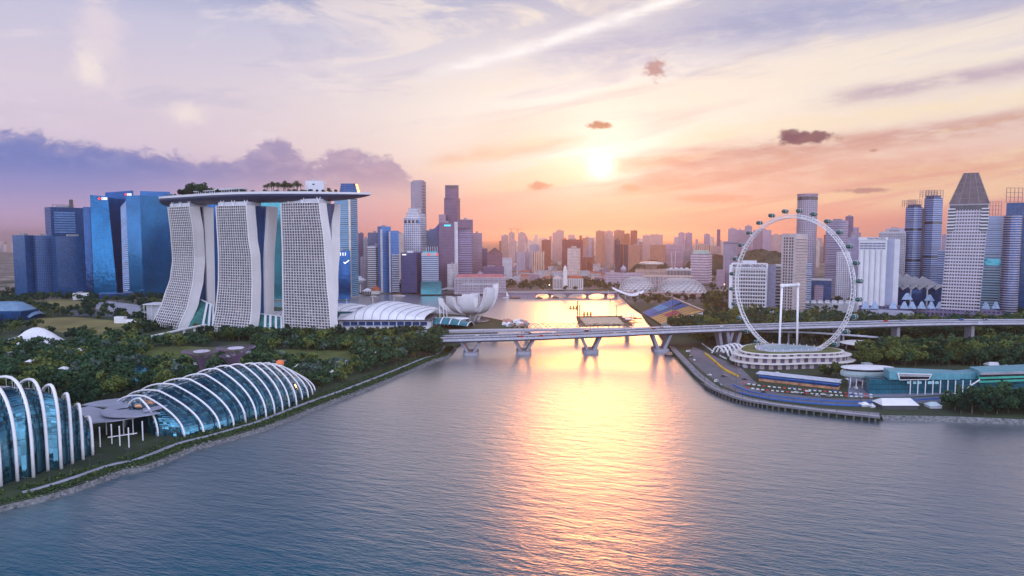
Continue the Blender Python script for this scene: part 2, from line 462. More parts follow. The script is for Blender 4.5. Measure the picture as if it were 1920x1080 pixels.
urban = ramp(vr, [(.0, (.12,.11,.11)), (.35, (.25,.2,.18)), (.6, (.05,.06,.04)), (.8, (.33,.27,.24)), (1, (.2,.13,.11))])
setp(b, Base_Color=mixc(city*sstep(noise(P0, .006, 3), .4, .5), green, urban), Roughness=.9)
g = MB(); g.sheet(poly)
# the quay and bank walls drop below the water all along the coast
base = g.add([(p.x, p.y, GZ) for p in coast] + [(p.x, p.y, -4) for p in coast]); nC = len(coast)
for k in range(nC-1): g.face((base+k, base+k+1, base+nC+k+1, base+nC+k))
structure(g, 'ground', mg)

mw, b = newmat('water_surface')
P0 = pos(); x, y, z = sepx(P0)
ax = x*.95 - y*.31; ay = y*.95 + x*.31
big = noise(vec(ax*.05, ay*.17, 0), 1, 3, .55, .4)
mid = noise(vec(ax*.16, ay*.55, 2.0), 1, 4, .6, .5)
fine = noise(vec(ax*.6, ay*1.6, 5.0), 1, 3, .6, .3)
patch = noise(vec(x*.004, y*.007, 8.0), 1, 3, .5)
calm = 1 - sstep(y, 850, 930)
h = big*1.5 + mid*.8 + fine*.15
nb_ = bump(h*(patch*1.5+.2)*(calm*.8+.2), .36, 1.0)
setp(b, Base_Color=(.0,.085,.135), Roughness=.25, IOR=1.36, Normal=nb_)
gl = mw.node_tree.nodes.new('ShaderNodeBsdfGlossy'); gl.inputs['Color'].default_value = (.86,.82,.80,1); gl.inputs['Roughness'].default_value = .31
lw = mw.node_tree.nodes.new('ShaderNodeLayerWeight'); lw.inputs['Blend'].default_value = .5
for n_ in (gl, lw): mw.node_tree.links.new(nb_.k, n_.inputs['Normal'])
mr = mw.node_tree.nodes.new('ShaderNodeMapRange'); mw.node_tree.links.new(lw.outputs['Facing'], mr.inputs[0])
for k_, v_ in ((1,.53),(2,.79),(3,.0),(4,.93)): mr.inputs[k_].default_value = v_
mx = mw.node_tree.nodes.new('ShaderNodeMixShader'); mw.node_tree.links.new(mr.outputs[0], mx.inputs[0])
mw.node_tree.links.new(b.outputs[0], mx.inputs[1]); mw.node_tree.links.new(gl.outputs[0], mx.inputs[2])
mw.node_tree.links.new(mx.outputs[0], mw.node_tree.nodes['Material Output'].inputs['Surface'])
wm = MB(); wm.sheet([(-1500,-300),(1500,-300),(1500,2600),(-1500,2600)], 0.0)
structure(wm, 'water', mw)
# sea beyond on the far left is hidden by land; bank lawn strip along the left shore
grass = plain('lawn_grass', (.10,.125,.03), .95, 0, .3, .03)
bank = plain('bank_grass', (.035,.055,.018), .95, 0, .5, .08)
stone = plain('riprap_stone', (.17,.175,.18), .9, 0, .55, .6)
path_m = plain('promenade_paving', (.33,.34,.40), .8, 0, .2, .1)
def strip(path, o0, o1, z, name, mat, zz=None):
    a = ribbon_pts(path, o0); c = ribbon_pts(path, o1)
    mb = MB(); i = mb.add([(p.x, p.y, z) for p in a] + [(p.x, p.y, zz if zz is not None else z) for p in c]); n = len(a)
    for k in range(n-1): mb.face((i+k, i+k+1, i+n+k+1, i+n+k)[::-1] if o1 < o0 else (i+k, i+k+1, i+n+k+1, i+n+k))
    return structure(mb, name, mat)
strip(sl_, -2.6, .6, -.3, 'stone_bank', stone, 3.05)
strip(sl_, .7, 10, 3.03, 'shore_grass', bank, 3.06)
strip(sl_[8:], 11, 15, 3.07, 'shore_path', path_m)
def area(name, px, mat, dz=.05):
    return structure(MB().sheet([gp(u, v, GZ+dz) for u, v in px], GZ+dz), name, mat)
lawn2 = plain('dry_lawn', (.22,.19,.07), .95, 0, .3, .02)
area('lawn', [(55,597),(140,594),(262,606),(238,622),(190,630),(120,624),(60,612)], lawn2)
area('lawn', [(50,566),(120,560),(165,566),(150,578),(70,580)], lawn2)
area('lawn', [(268,650),(330,648),(480,655),(470,662),(400,668),(300,672),(262,664)], grass)
area('lawn', [(470,657),(560,655),(660,657),(665,672),(640,682),(560,672),(480,667)], grass)
area('plaza', [(0,640),(40,628),(110,634),(135,650),(60,655),(0,652)], path_m, .06)
area('plaza', [(175,560),(260,572),(300,585),(230,590),(180,580)], path_m, .06)
area('car_park', [(110,583),(250,580),(262,594),(130,592)], plain('bay_asphalt', (.10,.11,.14), .8), .055)
lake = plain('lake_water', (.02,.12,.16), .06, .2, .1, .05, .8)
area('lake', [(254,688),(262,684),(285,697),(290,706),(275,716),(256,722),(250,714)], lake, .08)
area('sand', [(286,699),(300,700),(303,712),(284,716),(276,713),(291,706)], plain('pale_sand', (.5,.46,.42), .9), .09)
area('lake', [(255,668),(300,672),(380,676),(440,682),(430,688),(330,682),(258,674)], lake, .08)
# ------------------------------------------------------------------ shared materials
white = plain('white_concrete', (.66,.66,.70), .6, 0, .06, .05)
warmwhite = plain('warm_white_render', (.72,.68,.66), .6, 0, .07, .05)
offwhite = plain('pale_grey_render', (.50,.50,.54), .65, 0, .12, .05)
steelwhite = plain('white_painted_steel', (.80,.80,.82), .35, 0, .04, .2)
concrete = plain('grey_concrete', (.36,.35,.36), .8, 0, .15, .08)
conc_lt = plain('light_concrete', (.50,.49,.51), .8, 0, .12, .06)
darkgrey = plain('dark_grey_metal', (.07,.075,.085), .5, .2)
asphalt = plain('road_asphalt', (.13,.135,.16), .85, 0, .12, .05)
roofgrey = plain('grey_roofing', (.30,.30,.33), .7, 0, .2, .08)
redtile = plain('red_roof_tiles', (.42,.12,.07), .8, 0, .25, .15)
teal = seamed('teal_cladding', (.11,.33,.40), 4.0, .35)
bluedeep = glassy('deep_blue_glass', (.010,.10,.29), .12, .6, 3, 3.8)
navy = glassy('navy_glass', (.02,.09,.26), .14, .5, 2.6, 3.6, .12, .03, .6)
azure = glassy('azure_glass', (.012,.16,.36), .1, .6, 3, 3.8)
tealg = glassy('teal_glass', (.06,.30,.36), .1, .6, 3, 3.6)
greeng = glassy('green_atrium_glass', (.05,.24,.22), .12, .5, 2.2, 4, .1)
darkg = glassy('dark_window_glass', (.05,.06,.09), .12, .5, 2.4, 3.4, .1, .04, .8)
darkglass = plain('smoked_glass', (.03,.035,.05), .12, .3, .3, .2, .8)

def room_glass():
    m, b = newmat('hotel_room_glass'); uv = E(E.nt.nodes.new('ShaderNodeUVMap').outputs[0]); ux, uy, _ = sepx(uv)
    wn = E.nt.nodes.new('ShaderNodeTexWhiteNoise'); wn.noise_dimensions = '2D'; E.nt.links.new(vec(M1('FLOOR', ux/2.4), M1('FLOOR', uy/4.38)).k, wn.inputs[0]); r = E(wn.outputs[0])
    setp(b, Base_Color=ramp(r, [(0, (.010,.014,.035)), (.6, (.02,.025,.055)), (.8, (.06,.055,.085)), (.9, (.18,.16,.19)), (.96, (.10,.085,.09)), (1, (.32,.27,.25))]), Roughness=.3)
    return m
hotelg = room_glass()
hotelw = plain('hotel_white', (.74,.71,.71), .5, 0, .04, .05)
# ------------------------------------------------------------------ the three curved hotel towers
def lerp_tab(tab, x):
    for (x0, y0), (x1, y1) in zip(tab, tab[1:]):
        if x <= x1: 
            t = (x-x0)/(x1-x0); t = max(0, t); return y0 + (y1-y0)*(t*t*(3-2*t)*.5 + t*.5)
    return tab[-1][1]
HT = []
def hotel_tower(label, A0, B0, tprof, uA, uB, vtop, rear, z_top, bays, thick=17.0, gapfrac=None):
    """A0/B0: facade line at the top; tprof: outward sweep of the front leg by height share (0 top .. 1 ground)."""
    A0 = Vector((*A0, 0)); B0 = Vector((*B0, 0)); d = (B0-A0).normalized(); n = Vector((-d.y, d.x, 0))
    root = thing('hotel_tower', label, 'hotel tower', (B0.x, B0.y, GZ), 'three curved hotel towers')
    z0 = GZ
    def line(k, inset=0.0):                      # facade end points at height share k
        z = z_top + (z0-z_top)*k; t = lerp_tab(tprof, k)
        ua, ub = lerp_tab(uA, k), lerp_tab(uB, k)
        def solve(Q, u):
            # move along d until the point stands in the vertical column u at its height
            Q = Q + n*t
            for _ in range(4):
                w = (CAMZ - z)
                yc = Q.y*cp + w*sp; uu = 960 + FPX*Q.x/yc
                du = FPX*(d.x*yc - Q.x*d.y*cp)/(yc*yc)
                Q = Q + d*((u-uu)/du)
            return Q
        a, b_ = solve(A0, ua), solve(B0, ub)
        return a + n*inset, b_ + n*inset, z
    NS = 56
    # front leg body
    rings = []
    for i in range(NS+1):
        a, b_, z = line(i/NS)
        rings.append([(q.x, q.y, z) for q in (a + n*1.0 + d*.6, b_ + n*1.0 - d*.6, b_ + n*thick - d*.6, a + n*thick + d*.6)])
    mb = MB(); mb.loft(rings[::-1], True, True); mb.build('front_leg', hotelw, root)
    # glazing sheet just in front of the body, then the balcony grid proud of it
    rows = 48; mb = MB(); L = []
    for i in range(rows+1):
        a, b_, z = line(i/rows, .75); L.append((a + d*1.2, b_ - d*1.2, z))
    for i in range(rows):
        (a, b_, z), (a2, b2, z2) = L[i], L[i+1]; j = mb.add([(a.x,a.y,z),(b_.x,b_.y,z),(b2.x,b2.y,z2),(a2.x,a2.y,z2)])
        w = (b_-a).length
        mb.face((j+3, j+2, j+1, j), ((0,z2),(w,z2),(w,z),(0,z)))
    mb.build('glazing', hotelg, root)
    mb = MB()
    for i in range(rows+1):
        k = i/rows; a, b_, z = line(k, -.9); a2, b2, _ = line(k, .9)
        hh = .38
        mb.loft([[(p.x, p.y, z+zz) for p, zz in ((q0, -hh), (q0, hh), (q1, hh), (q1, -hh))] for q0, q1 in ((a, a2), (b_, b2))])
    for j in range(bays+1):
        s = j/bays; ring = []
        for i in range(0, rows+1, 2):
            a, b_, z = line(i/rows, -.6); a2, b2, _ = line(i/rows, .95)
            p, q = a.lerp(b_, s), a2.lerp(b2, s); hw = .16 if j not in (0, bays) else .8
            ring.append([(v.x, v.y, z) for v in (p - d*hw, p + d*hw, q + d*hw, q - d*hw)])
        mb.loft(ring[::-1])
    mb.build('balcony_grid', hotelw, root)
    # rear leg (plain end wall)
    rings = []
    for i in range(NS+1):
        k = i/NS; a, b_, z = line(k); t = lerp_tab(tprof, k)
        b0, b1 = lerp_tab(rear[0], k), lerp_tab(rear[1], k)
        e = lerp_tab(rear[2], k) if len(rear) > 2 else 0
        Bq = B0 + d*e; Aq = A0 + d*6
        rings.append([(q.x, q.y, z) for q in (Aq + n*b0, Bq + n*b0, Bq + n*b1, Aq + n*b1)])
    mb = MB(); mb.loft(rings[::-1]); mb.build('rear_leg', hotelw, root)
    # glass infill between the legs
    rings = []
    for i in range(NS+1):
        k = i/NS; a, b_, z = line(k); b0 = lerp_tab(rear[0], k)
        q0 = b_ + n*(thick-.5) - d*5; Bq = B0 - d*5 + n*(b0+.5)
        if (Bq-q0).dot(n) < .2: Bq = q0 + n*.2
        rings.append([(q.x, q.y, z) for q in (q0 - d*25, q0, Bq, Bq - d*25)])
    mb = MB(); mb.loft(rings[::-1], uvs=False); mb.build('atrium_infill', navy, root)
    # crown storey and V props up to the deck
    a, b_, z = line(0); mb = MB()
    mb.prism([(q.x, q.y) for q in (a + n*2.5 + d*1, b_ + n*2.5 - d*3, b_ + n*30 - d*3, a + n*30 + d*1)], z, z+5.6)
    mb.build('crown_storey', offwhite, root)
    for s in (.18, .55, .97):
        c = a.lerp(b_, s) + n*1.2
        mb = MB(); mb.beam((c.x, c.y, z), (c.x-d.x*3, c.y-d.y*3, z+7.5), .7, .7); mb.beam((c.x, c.y, z), (c.x+d.x*3, c.y+d.y*3, z+7.5), .7, .7)
        mb.build('prop', steelwhite, root)
    HT.append((A0, B0, d, n, z_top)); return root
hotel_tower('leftmost hotel tower, strongly curved white balcony grid flaring out at its foot', (-546.5,1087), (-494,1046),
    [(0,0),(.2,4),(.42,8),(.62,3),(.8,-9),(1,-30)], [(0,315),(.25,321),(.45,324),(.6,320),(.8,306),(1,285)], [(0,354.5),(.2,362),(.45,365),(.62,362),(.8,353),(1,334)],
    387, ([(0,25),(.5,27),(1,26)], [(0,41),(.5,40),(1,38)]), 187, 12)
hotel_tower('middle hotel tower, gently curved white balcony grid between its two neighbours', (-431,995), (-371,965),
    [(0,0),(.3,4),(.6,6),(.8,3),(1,-6)], [(0,405.5),(.4,410),(.6,410),(.8,406),(1,397)], [(0,461.5),(.25,466),(.4,471.5),(.6,473),(.8,472),(1,467)],
    385, ([(0,38),(.45,30),(1,28)], [(0,56),(.45,46),(1,42)]), 185, 14)
hotel_tower('rightmost hotel tower, almost flat white balcony grid beside the domed hall', (-329,975), (-267,950),
    [(0,0),(.4,1),(.7,-2),(1,-8)], [(0,527),(.4,530),(1,531.5)], [(0,598.5),(.3,608),(.6,613),(.8,618),(1,622)],
    378, ([(0,42),(.22,30),(.42,16.5),(1,12)], [(0,58),(.3,46),(.6,34),(1,24)], [(0,-6),(.4,2),(.7,6),(1,8)]), 188, 16)

# ------------------------------------------------------------------ boat-shaped sky park
deck_path = catmull([(-566,1128,0), (-512,1086,0), (-395,1002,0), (-291,978,0), (-199,975,0)], 12)
N = len(deck_path); hull = MB(); rings = []; rim = []
park = thing('sky_park', 'long boat-shaped roof deck lying across the three hotel towers', 'roof deck', (-391, 998, 190))
def halfw(s):
    return 20.5*max(.02, (1-(max(0, .13-s)/.13)**2.2))**.5 * max(.02, (1-(max(0, s-.62)/.38)**2.0))**.6
for i, p in enumerate(deck_path):
    s = i/(N-1); w = halfw(s); t = (deck_path[min(i+1,N-1)]-deck_path[max(i-1,0)]).normalized(); nn = Vector((-t.y, t.x, 0))
    zt = 204 - 2.4*s; zb = 189.6 + (11 if s > .999 else 10.5*max(0, (s-.72)/.28)**2) + 7*max(0, (.08-s)/.08)**2
    dz = min(zt-.8, zb); ring = []
    for k in range(17):
        a = math.pi*k/16; ring.append(p + nn*w*math.cos(a)*(1.0) + Vector((0, 0, zt - (zt-dz)*math.sin(a)**.62)))
    rings.append(ring)
hull.loft(rings, True, True); hull.build('hull', plain('hull_panels', (.014,.028,.075), .4, .15, .2, .15), park, smooth=True)
mb = MB(); rr = []
for i, p in enumerate(deck_path):
    s = i/(N-1); w = halfw(s); t = (deck_path[min(i+1,N-1)]-deck_path[max(i-1,0)]).normalized(); nn = Vector((-t.y, t.x, 0)); zt = 203.5-2.2*s
    rr.append([p - nn*(w+.25) + Vector((0,0,zt-1.2)), p - nn*(w+.35) + Vector((0,0,zt+1.6)), p - nn*(w-.5) + Vector((0,0,zt+1.6)), p - nn*(w-.5) + Vector((0,0,zt-.4))])
mb.loft(rr); mb.build('parapet', white, park)
mb = MB(); rr = []
for i, p in enumerate(deck_path):
    s = i/(N-1); w = halfw(s); t = (deck_path[min(i+1,N-1)]-deck_path[max(i-1,0)]).normalized(); nn = Vector((-t.y, t.x, 0)); zt = 203.5-2.2*s
    if .12 < s < .8: rr.append([p - nn*(w-3.0) + Vector((0,0,zt)), p - nn*(w-3.0) + Vector((0,0,zt+2.6)), p - nn*(w-5.0) + Vector((0,0,zt+2.6)), p - nn*(w-5.0) + Vector((0,0,zt))])
mb.loft(rr); mb.build('pool_terrace', conc_lt, park)
def on_deck(u0, u1, v0, v1, Y, dep, name, label, cat, mat, taper=0, top=None):
    x0, x1 = at(u0, 355, Y).x, at(u1, 355, Y).x; z0, z1 = Z(v1, Y), Z(v0, Y)
    P = [(x0,Y),(x1,Y),(x1,Y+dep),(x0,Y+dep)]; q = taper*(x1-x0)
    P1 = [(x0+q,Y+q*.5),(x1-q,Y+q*.5),(x1-q,Y+dep-q*.5),(x0+q,Y+dep-q*.5)]
    return P, P1, z0, z1
Pq, P1, z0, z1 = on_deck(387, 492, 353.5, 361, 1042, 10, '', '', '', None)
t = thing('rooftop_restaurant', 'long low white pavilion with dark windows on the sky deck', 'pavilion', (-440, 1040, z0))
pth = [Vector((-486,1062,0)), Vector((-438,1030,0)), Vector((-388,995,0))]
dd = (pth[2]-pth[0]).normalized(); nn = Vector((-dd.y, dd.x, 0))
mb = MB(); mb.obox((pth[1]+nn*2).to_2d(), dd.to_2d(), 112, 11, 203, 209.4); mb.build('wall', darkg, t)
for k in range(19):
    c = pth[1] + dd*(k-9)*6.1 - nn*3.9; MB().box(c.x-.6, c.x+.6, c.y-.6, c.y+.6, 203, 209.5).build('column', white, t)
mb = MB(); mb.obox((pth[1]+nn*1.2).to_2d(), dd.to_2d(), 118, 15, 209.4, 210.6); mb.obox((pth[1]+nn*2+dd*20).to_2d(), dd.to_2d(), 60, 9, 210.6, 212.4); mb.build('roof', conc_lt, t)
Pq, P1, z0, z1 = on_deck(573, 607, 339, 356, 985, 16, '', '', '', None)
t = thing('lift_house', 'white box-shaped lift house standing on the roof deck', 'lift house', (Pq[0][0]+12, 990, 201))
MB().prism(Pq, 201, z1).build('wall', white, t)
MB().prism([(Pq[0][0]+9,Pq[0][1]-.2),(Pq[0][0]+15,Pq[0][1]-.2),(Pq[0][0]+15,Pq[0][1]+6),(Pq[0][0]+9,Pq[0][1]+6)], z1, z1+2.6).build('roof_hatch', offwhite, t)
MB().box(Pq[0][0]+10, Pq[0][0]+13, Pq[0][1]-.3, Pq[0][1]-.05, z1-6, z1-4).build('window', darkglass, t)
t = thing('observation_lounge', 'dark blue stepped lounge block at the tip end of the deck', 'lounge', (-240, 990, 200))
for k in range(6):
    f = k/6; Pq, P1, z0, z1 = on_deck(636+f*4, 671-f*5, 344, 358, 980, 15, '', '', '', None)
    za = 201 + (z1-201)*k/6; zb = 201+(z1-201)*(k+1)/6
    MB().prism(Pq, za, zb-.4).build('louvred_storey', navy, t)
    q = [(x + (-.5 if i in (0,3) else .5), y + (-.5 if i < 2 else .5)) for i, (x, y) in enumerate(Pq)]
    MB().prism(q, zb-.4, zb).build('floor_edge', plain('blue_grey_metal', (.12,.18,.28), .4, .3), t)

# atrium lobbies between the towers: sloping green glass with white ribs
def atrium(label, q, ribs):
    t = thing('glass_atrium', label, 'atrium', ((q[0].x+q[1].x)/2, q[0].y, GZ))
    mb = MB(); i = mb.add([(p.x,p.y,p.z) for p in q] + [(p.x,p.y+12,GZ) for p in q])
    w = (q[1]-q[0]).length
    mb.face((i,i+1,i+2,i+3), ((0,0),(w,0),(w,30),(0,30))); mb.face((i+4,i+7,i+6,i+5)); mb.face((i,i+3,i+7,i+4)); mb.face((i+1,i+5,i+6,i+2)); mb.face((i+3,i+2,i+6,i+7)); mb.face((i,i+4,i+5,i+1))
    mb.build('glass_wall', greeng, t)
    for s, w in ribs:
        a = q[0].lerp(q[1], s); c = q[3].lerp(q[2], s); o = Vector((0, -.9, .5))
        mb = MB(); mb.beam(a+o, c+o, w, 1.2); mb.build('rib', white, t)
    mb = MB(); mb.beam(q[3]+Vector((0,-.6,.4)), q[2]+Vector((0,-.6,.4)), 2.2, 1.2); mb.build('roof_edge', white, t)
def qd(pts): return [at(u, v, Y) for u, v, Y in pts]
atrium('sloping green glass lobby between the left and middle hotel towers', qd([(350,622,1015),(402,628,985),(402,573,1040),(374,561,1060)]), [(.55,3.0),(.78,3.2),(.95,2.2)])
atrium('upright green glass lobby between the middle and right hotel towers', qd([(482,632,962),(532,632,950),(531,594,985),(484,588,990)]), [(.3,3.2),(.5,3.0),(.72,3.0),(.93,2.4)])
# ------------------------------------------------------------------ convention hall with white vault
def rib_material(): return plain('seam_grey', (.33,.36,.42), .6)
vaultw = plain('white_roof_membrane', (.74,.74,.77), .45, 0, .08, .08)
def vault_hall(label, u0, u1, Y, dep, prof, vbase, seams, lean=30):
    """Roof rises from the front eave to a crest; prof: (share along, v of crest)."""
    t = thing('domed_hall', label, 'hall', (X((u0+u1)/2, Y), Y, GZ))
    n = len(prof); top = []; rings = []
    ze = Z(vbase, Y)
    for s, v in prof:
        u = u0 + (u1-u0)*s; xf = at(u, vbase, Y).x; pk = at(u + lean*min(1, .1+s*4.5, .3+(1-s)*3), v, Y+dep*.55)
        f = Vector((xf, Y, ze)); ring = []
        for k in range(13):
            a = math.pi*k/12; hgt = max(.5, pk.z-ze)
            ring.append(Vector((xf + (pk.x-xf)*(1-math.cos(a))/1.1, Y + dep*(1-math.cos(a))/2, ze + hgt*math.sin(a)**.75)))
        rings.append(ring)
    mb = MB(); mb.loft(rings, False, False)
    mb.build('vault_roof', vaultw, t, smooth=True)
    for s in seams:
        k = s*(n-1); i = min(int(k), n-2); f = k-i
        line = [rings[i][j].lerp(rings[i+1][j], f) + Vector((0, 0, .35)) for j in range(8)]
        MB().tube(line, .55, 4).build('roof_seam', rib_material(), t)
    return t, rings, ze
t, rr, ze = vault_hall('big white vaulted convention hall with curved roof seams beside the hotel', 632, 796, 985, 85,
    [(0,596),(.05,590),(.1,582),(.15,574.5),(.2,569),(.27,565.5),(.35,564.5),(.43,566.5),(.5,569),(.58,571.5),(.65,573.5),(.73,576),(.8,578),(.9,581.5),(1,586)], 600, [.28,.38,.47,.56,.65,.74,.83,.92], 43)
x0, x1 = X(632,985), X(806,985)
MB().prism([(x0,987),(x1,987),(x1,1060),(x0,1060)], GZ, ze).build('wall', offwhite, t)
MB().prism([(x0-2,984),(x1+2,984),(x1+2,1062),(x0-2,1062)], ze-1.6, ze+.3).build('eave', darkgrey, t)
for k in range(11):
    a = x0 + 6 + (x1-x0-10)*k/11; MB().box(a, a+(x1-x0)/11-2.5, 986.4, 986.95, GZ+9, ze-3).build('window', navy, t)
mb = MB(); mb.prism([(x0-6,955),(x1+2,950),(x1+2,984),(x0-6,984)], Z(621,955)+.2, Z(621,955)+1.8); mb.build('entrance_canopy', vaultw, t)
for k in range(16):
    a = x0 + (x1-x0)*k/15; MB().box(a-.4, a+.4, 956, 956.8, GZ, Z(621,955)).build('column', white, t)
for k in range(6):
    a = x0 + 20 + (x1-x0-30)*k/6; MB().lathe((a, 967, Z(621,955)+1.7), [(4,0),(3.6,.8),(1.5,1.3)], 14).build('skylight', plain('rosy_skylight', (.55,.38,.36), .4), t)
# two smaller theatre vaults seen behind the towers
t, rr, ze = vault_hall('white vaulted theatre roof seen between the middle and right hotel towers', 495, 560, 1045, 70, [(0,592),(.3,580),(.6,571),(.85,566),(1,566)], 594, [.2,.4,.6,.8])
MB().prism([(X(495,1045),1047),(X(560,1045),1047),(X(560,1045),1110),(X(495,1045),1110)], GZ, ze).build('wall', offwhite, t)
t, rr, ze = vault_hall('low white vaulted roof tucked behind the right hotel tower', 612, 664, 1060, 60, [(0,570),(.2,569),(.5,572),(.8,576),(1,582)], 584, [.25,.5,.75])
MB().prism([(X(612,1060),1062),(X(664,1060),1062),(X(664,1060),1115),(X(612,1060),1115)], GZ, ze).build('wall', tealg, t)
# small dome + low wing at the left of the leftmost tower
t = thing('arcade_wing', 'low white flat-roofed wing on thin columns left of the hotel towers', 'building', (X(292,1120), 1120, GZ))
MB().box(X(268,1120), X(330,1120), 1122, 1150, GZ, Z(570,1120)-1.5).build('wall', offwhite, t)
MB().box(X(264,1120), X(332,1120), 1117, 1154, Z(570,1120)-1.5, Z(570,1120)).build('roof', white, t)
for k in range(5):
    a = X(266,1120) + k*13; MB().box(a-.4, a+.4, 1117.5, 1118.3, GZ, Z(570,1120)-1.5).build('column', white, t)
t = thing('small_vault', 'pale shell roof peeking out behind the leftmost hotel tower foot', 'hall', (X(305,1150), 1150, GZ))
MB().lathe((X(312,1160),1175,GZ), [(24,0),(24,14),(21,22),(14,28),(5,31),(.5,31.6)], 28).build('shell', vaultw, t, smooth=True)
t = thing('site_shed', 'long white windowless shed on the dry lawn', 'shed', (X(231,1010), YB(606), GZ))
Y = YB(606); MB().prism([(X(207,Y),Y),(X(226,Y),Y),(X(226,Y),Y+9),(X(207,Y),Y+9)], GZ, Z(594,Y)).build('end_block', vaultw, t)
MB().prism([(X(226,Y),Y),(X(254,Y),Y-2),(X(254,Y),Y+7),(X(226,Y),Y+9)], GZ, Z(599,Y)).build('wall', vaultw, t)

# ------------------------------------------------------------------ lotus-shaped museum
mc = Vector((X(884,1115), 1115, GZ)); lot = thing('lotus_museum', 'white lotus-shaped museum of upturned petals at the water edge', 'museum', (mc.x, mc.y, GZ))
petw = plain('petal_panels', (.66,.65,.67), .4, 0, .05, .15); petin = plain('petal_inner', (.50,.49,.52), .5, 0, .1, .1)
def petal(az, half, reach, height, lean=1.0, r0=7.0, z0=12.0):
    """Bowl-shaped finger: swings out from the hub, curls upward and is cut flat at its tip."""
    mb = MB(); rings = []; NS = 14; aw = R(half)
    for i in range(NS+1):
        s = i/NS; th = s*math.pi/2*1.04
        r = r0 + (reach-r0)*math.sin(th)**.9; z = z0 + (height-z0)*(1-math.cos(th))**1.15
        thick = 3 + 9*s*(1-.35*s)
        wdt = aw*(1 - .40*s**1.3) * (1 if s > .12 else .9)
        ri = r - thick*(.35+.65*math.sin(th)); zi = z + thick*(.9*math.cos(th)) - (2.0*s if s > .8 else 0)
        ring = []
        for k in range(7):
            f = -1 + 2*k/6; a = az + f*wdt; ring.append((mc.x + r*math.sin(a), mc.y + r*math.cos(a), mc.z + z))
        for k in range(7):
            f = 1 - 2*k/6; a = az + f*wdt*.82; ring.append((mc.x + ri*math.sin(a), mc.y + ri*math.cos(a), mc.z + zi))
        rings.append(ring)
    mb.loft(rings); return mb.build('petal', petw, lot)
for a, hf, rc, ht in ((80,15,44,58),(128,22,42,53),(186,22,40,45),(232,20,45,41),(265,14,55,37),(298,16,46,37),(332,17,42,36),(5,17,42,40),(42,17,42,50)):
    petal(R(a), hf, rc, ht)
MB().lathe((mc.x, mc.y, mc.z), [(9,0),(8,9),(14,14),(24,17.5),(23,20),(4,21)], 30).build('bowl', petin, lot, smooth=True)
for k in range(10):
    a = 2*math.pi*k/10; MB().tube([(mc.x+11*math.cos(a), mc.y+11*math.sin(a), GZ), (mc.x+18*math.cos(a+.3), mc.y+18*math.sin(a+.3), GZ+15)], .6, 5).build('strut', steelwhite, lot)
MB().lathe((mc.x, mc.y, GZ), [(30,0),(30,1.2),(26,1.4),(26,.9)], 32).build('lily_pond', darkglass, lot)
# event plaza: oval canopy, masts, glass entrance arch, stage clutter
Y = 1065; c = (X(848,Y), Y, Z(597,Y))
t = thing('oval_canopy', 'flat oval white canopy in front of the lotus museum', 'canopy', (c[0], c[1], GZ))
mb = MB(); rg = [[(c[0]+26*f*math.cos(2*math.pi*k/28), c[1]+14*f*math.sin(2*math.pi*k/28), c[2]+z) for k in range(28)] for f, z in ((.9,-1),(1,-.3),(1,.4),(.8,1.4),(.3,2))]
mb.loft(rg); mb.build('roof', vaultw, t, smooth=True)
for k in range(5):
    x = c[0]-18+k*9; MB().tube([(x,c[1],GZ),(x,c[1],c[2]-.5)], .5, 6).build('column', white, t)
Y = 1010
t = thing('glass_arcade_hall', 'glass hall under white arched ribs left of the viaduct start', 'hall', (X(848,Y), Y, GZ))
NA = 9; rings = []
for i in range(NA):
    s = i/(NA-1); u = 812 + 68*s; y = Y + 6*s; w = 30; hgt = (Z(596,Y)-GZ)*(.72+.28*math.sin(math.pi*min(1, s*.8+.2)))*(1-.35*s)
    ar = [Vector((X(u,y) + 8*(k/10-.5), y + w*k/10*1.4, GZ + hgt*math.sin(math.pi*(.12+.88*k/10))**.7)) for k in range(11)]
    rings.append(ar)
MB().loft(rings, False, False).build('glass_roof', tealg, t, smooth=True)
for i in (0, 2, 4, 6, 8): MB().tube([p + Vector((0,0,.4)) for p in rings[i]], .9, 5).build('rib', steelwhite, t)
for u, v0, v1, du in ((826,566,597,3),(833,569,598,2),(840,572,597,4)):
    Y = 1050; a = at(u, v1, Y); bq = at(u-du, v0, Y)
    o = MB().tube([(a.x,a.y,GZ), bq], .8, 6, .35).build('mast', steelwhite); tag(o, 'leaning white mast beside the lotus museum canopy', 'mast', 'leaning masts by the museum')
for u, v0 in ((699,557),(739,557),(769,568),(787,568),(803,569),(650,560)):
    Y = 1090; a = at(u, v0, Y); o = MB().tube([(a.x,Y,GZ),(a.x,Y,a.z)], .7, 6, .4).build('mast', steelwhite); tag(o, 'slim white mast rising behind the white convention vault', 'mast', 'masts behind the convention hall')
# crowded quay with tents right of the museum
rg = random.Random(5)
for k in range(16):
    u = 945 + rg.random()*45; v = 603 + rg.random()*9; p = gp(u, v, GZ); w = 5+rg.random()*5; hgt = 4+rg.random()*3
    mb = MB(); P = [(p.x-w/2,p.y-w/2),(p.x+w/2,p.y-w/2),(p.x+w/2,p.y+w/2),(p.x-w/2,p.y+w/2)]
    mb.prism(P, GZ, GZ+hgt*.6); mb.prism(P, GZ+hgt*.6, GZ+hgt, pts1=[(p.x+(x-p.x)*.1, p.y+(y-p.y)*.1) for x, y in P])
    m = (vaultw, plain('salmon_canvas', (.55,.28,.22), .8), roofgrey)[k % 3]
    o = mb.build('event_tent', m); tag(o, ('white', 'salmon', 'grey')[k % 3] + ' event tent on the quay right of the lotus museum', 'tent', ('white', 'salmon', 'grey')[k % 3] + ' event tents on the quay')

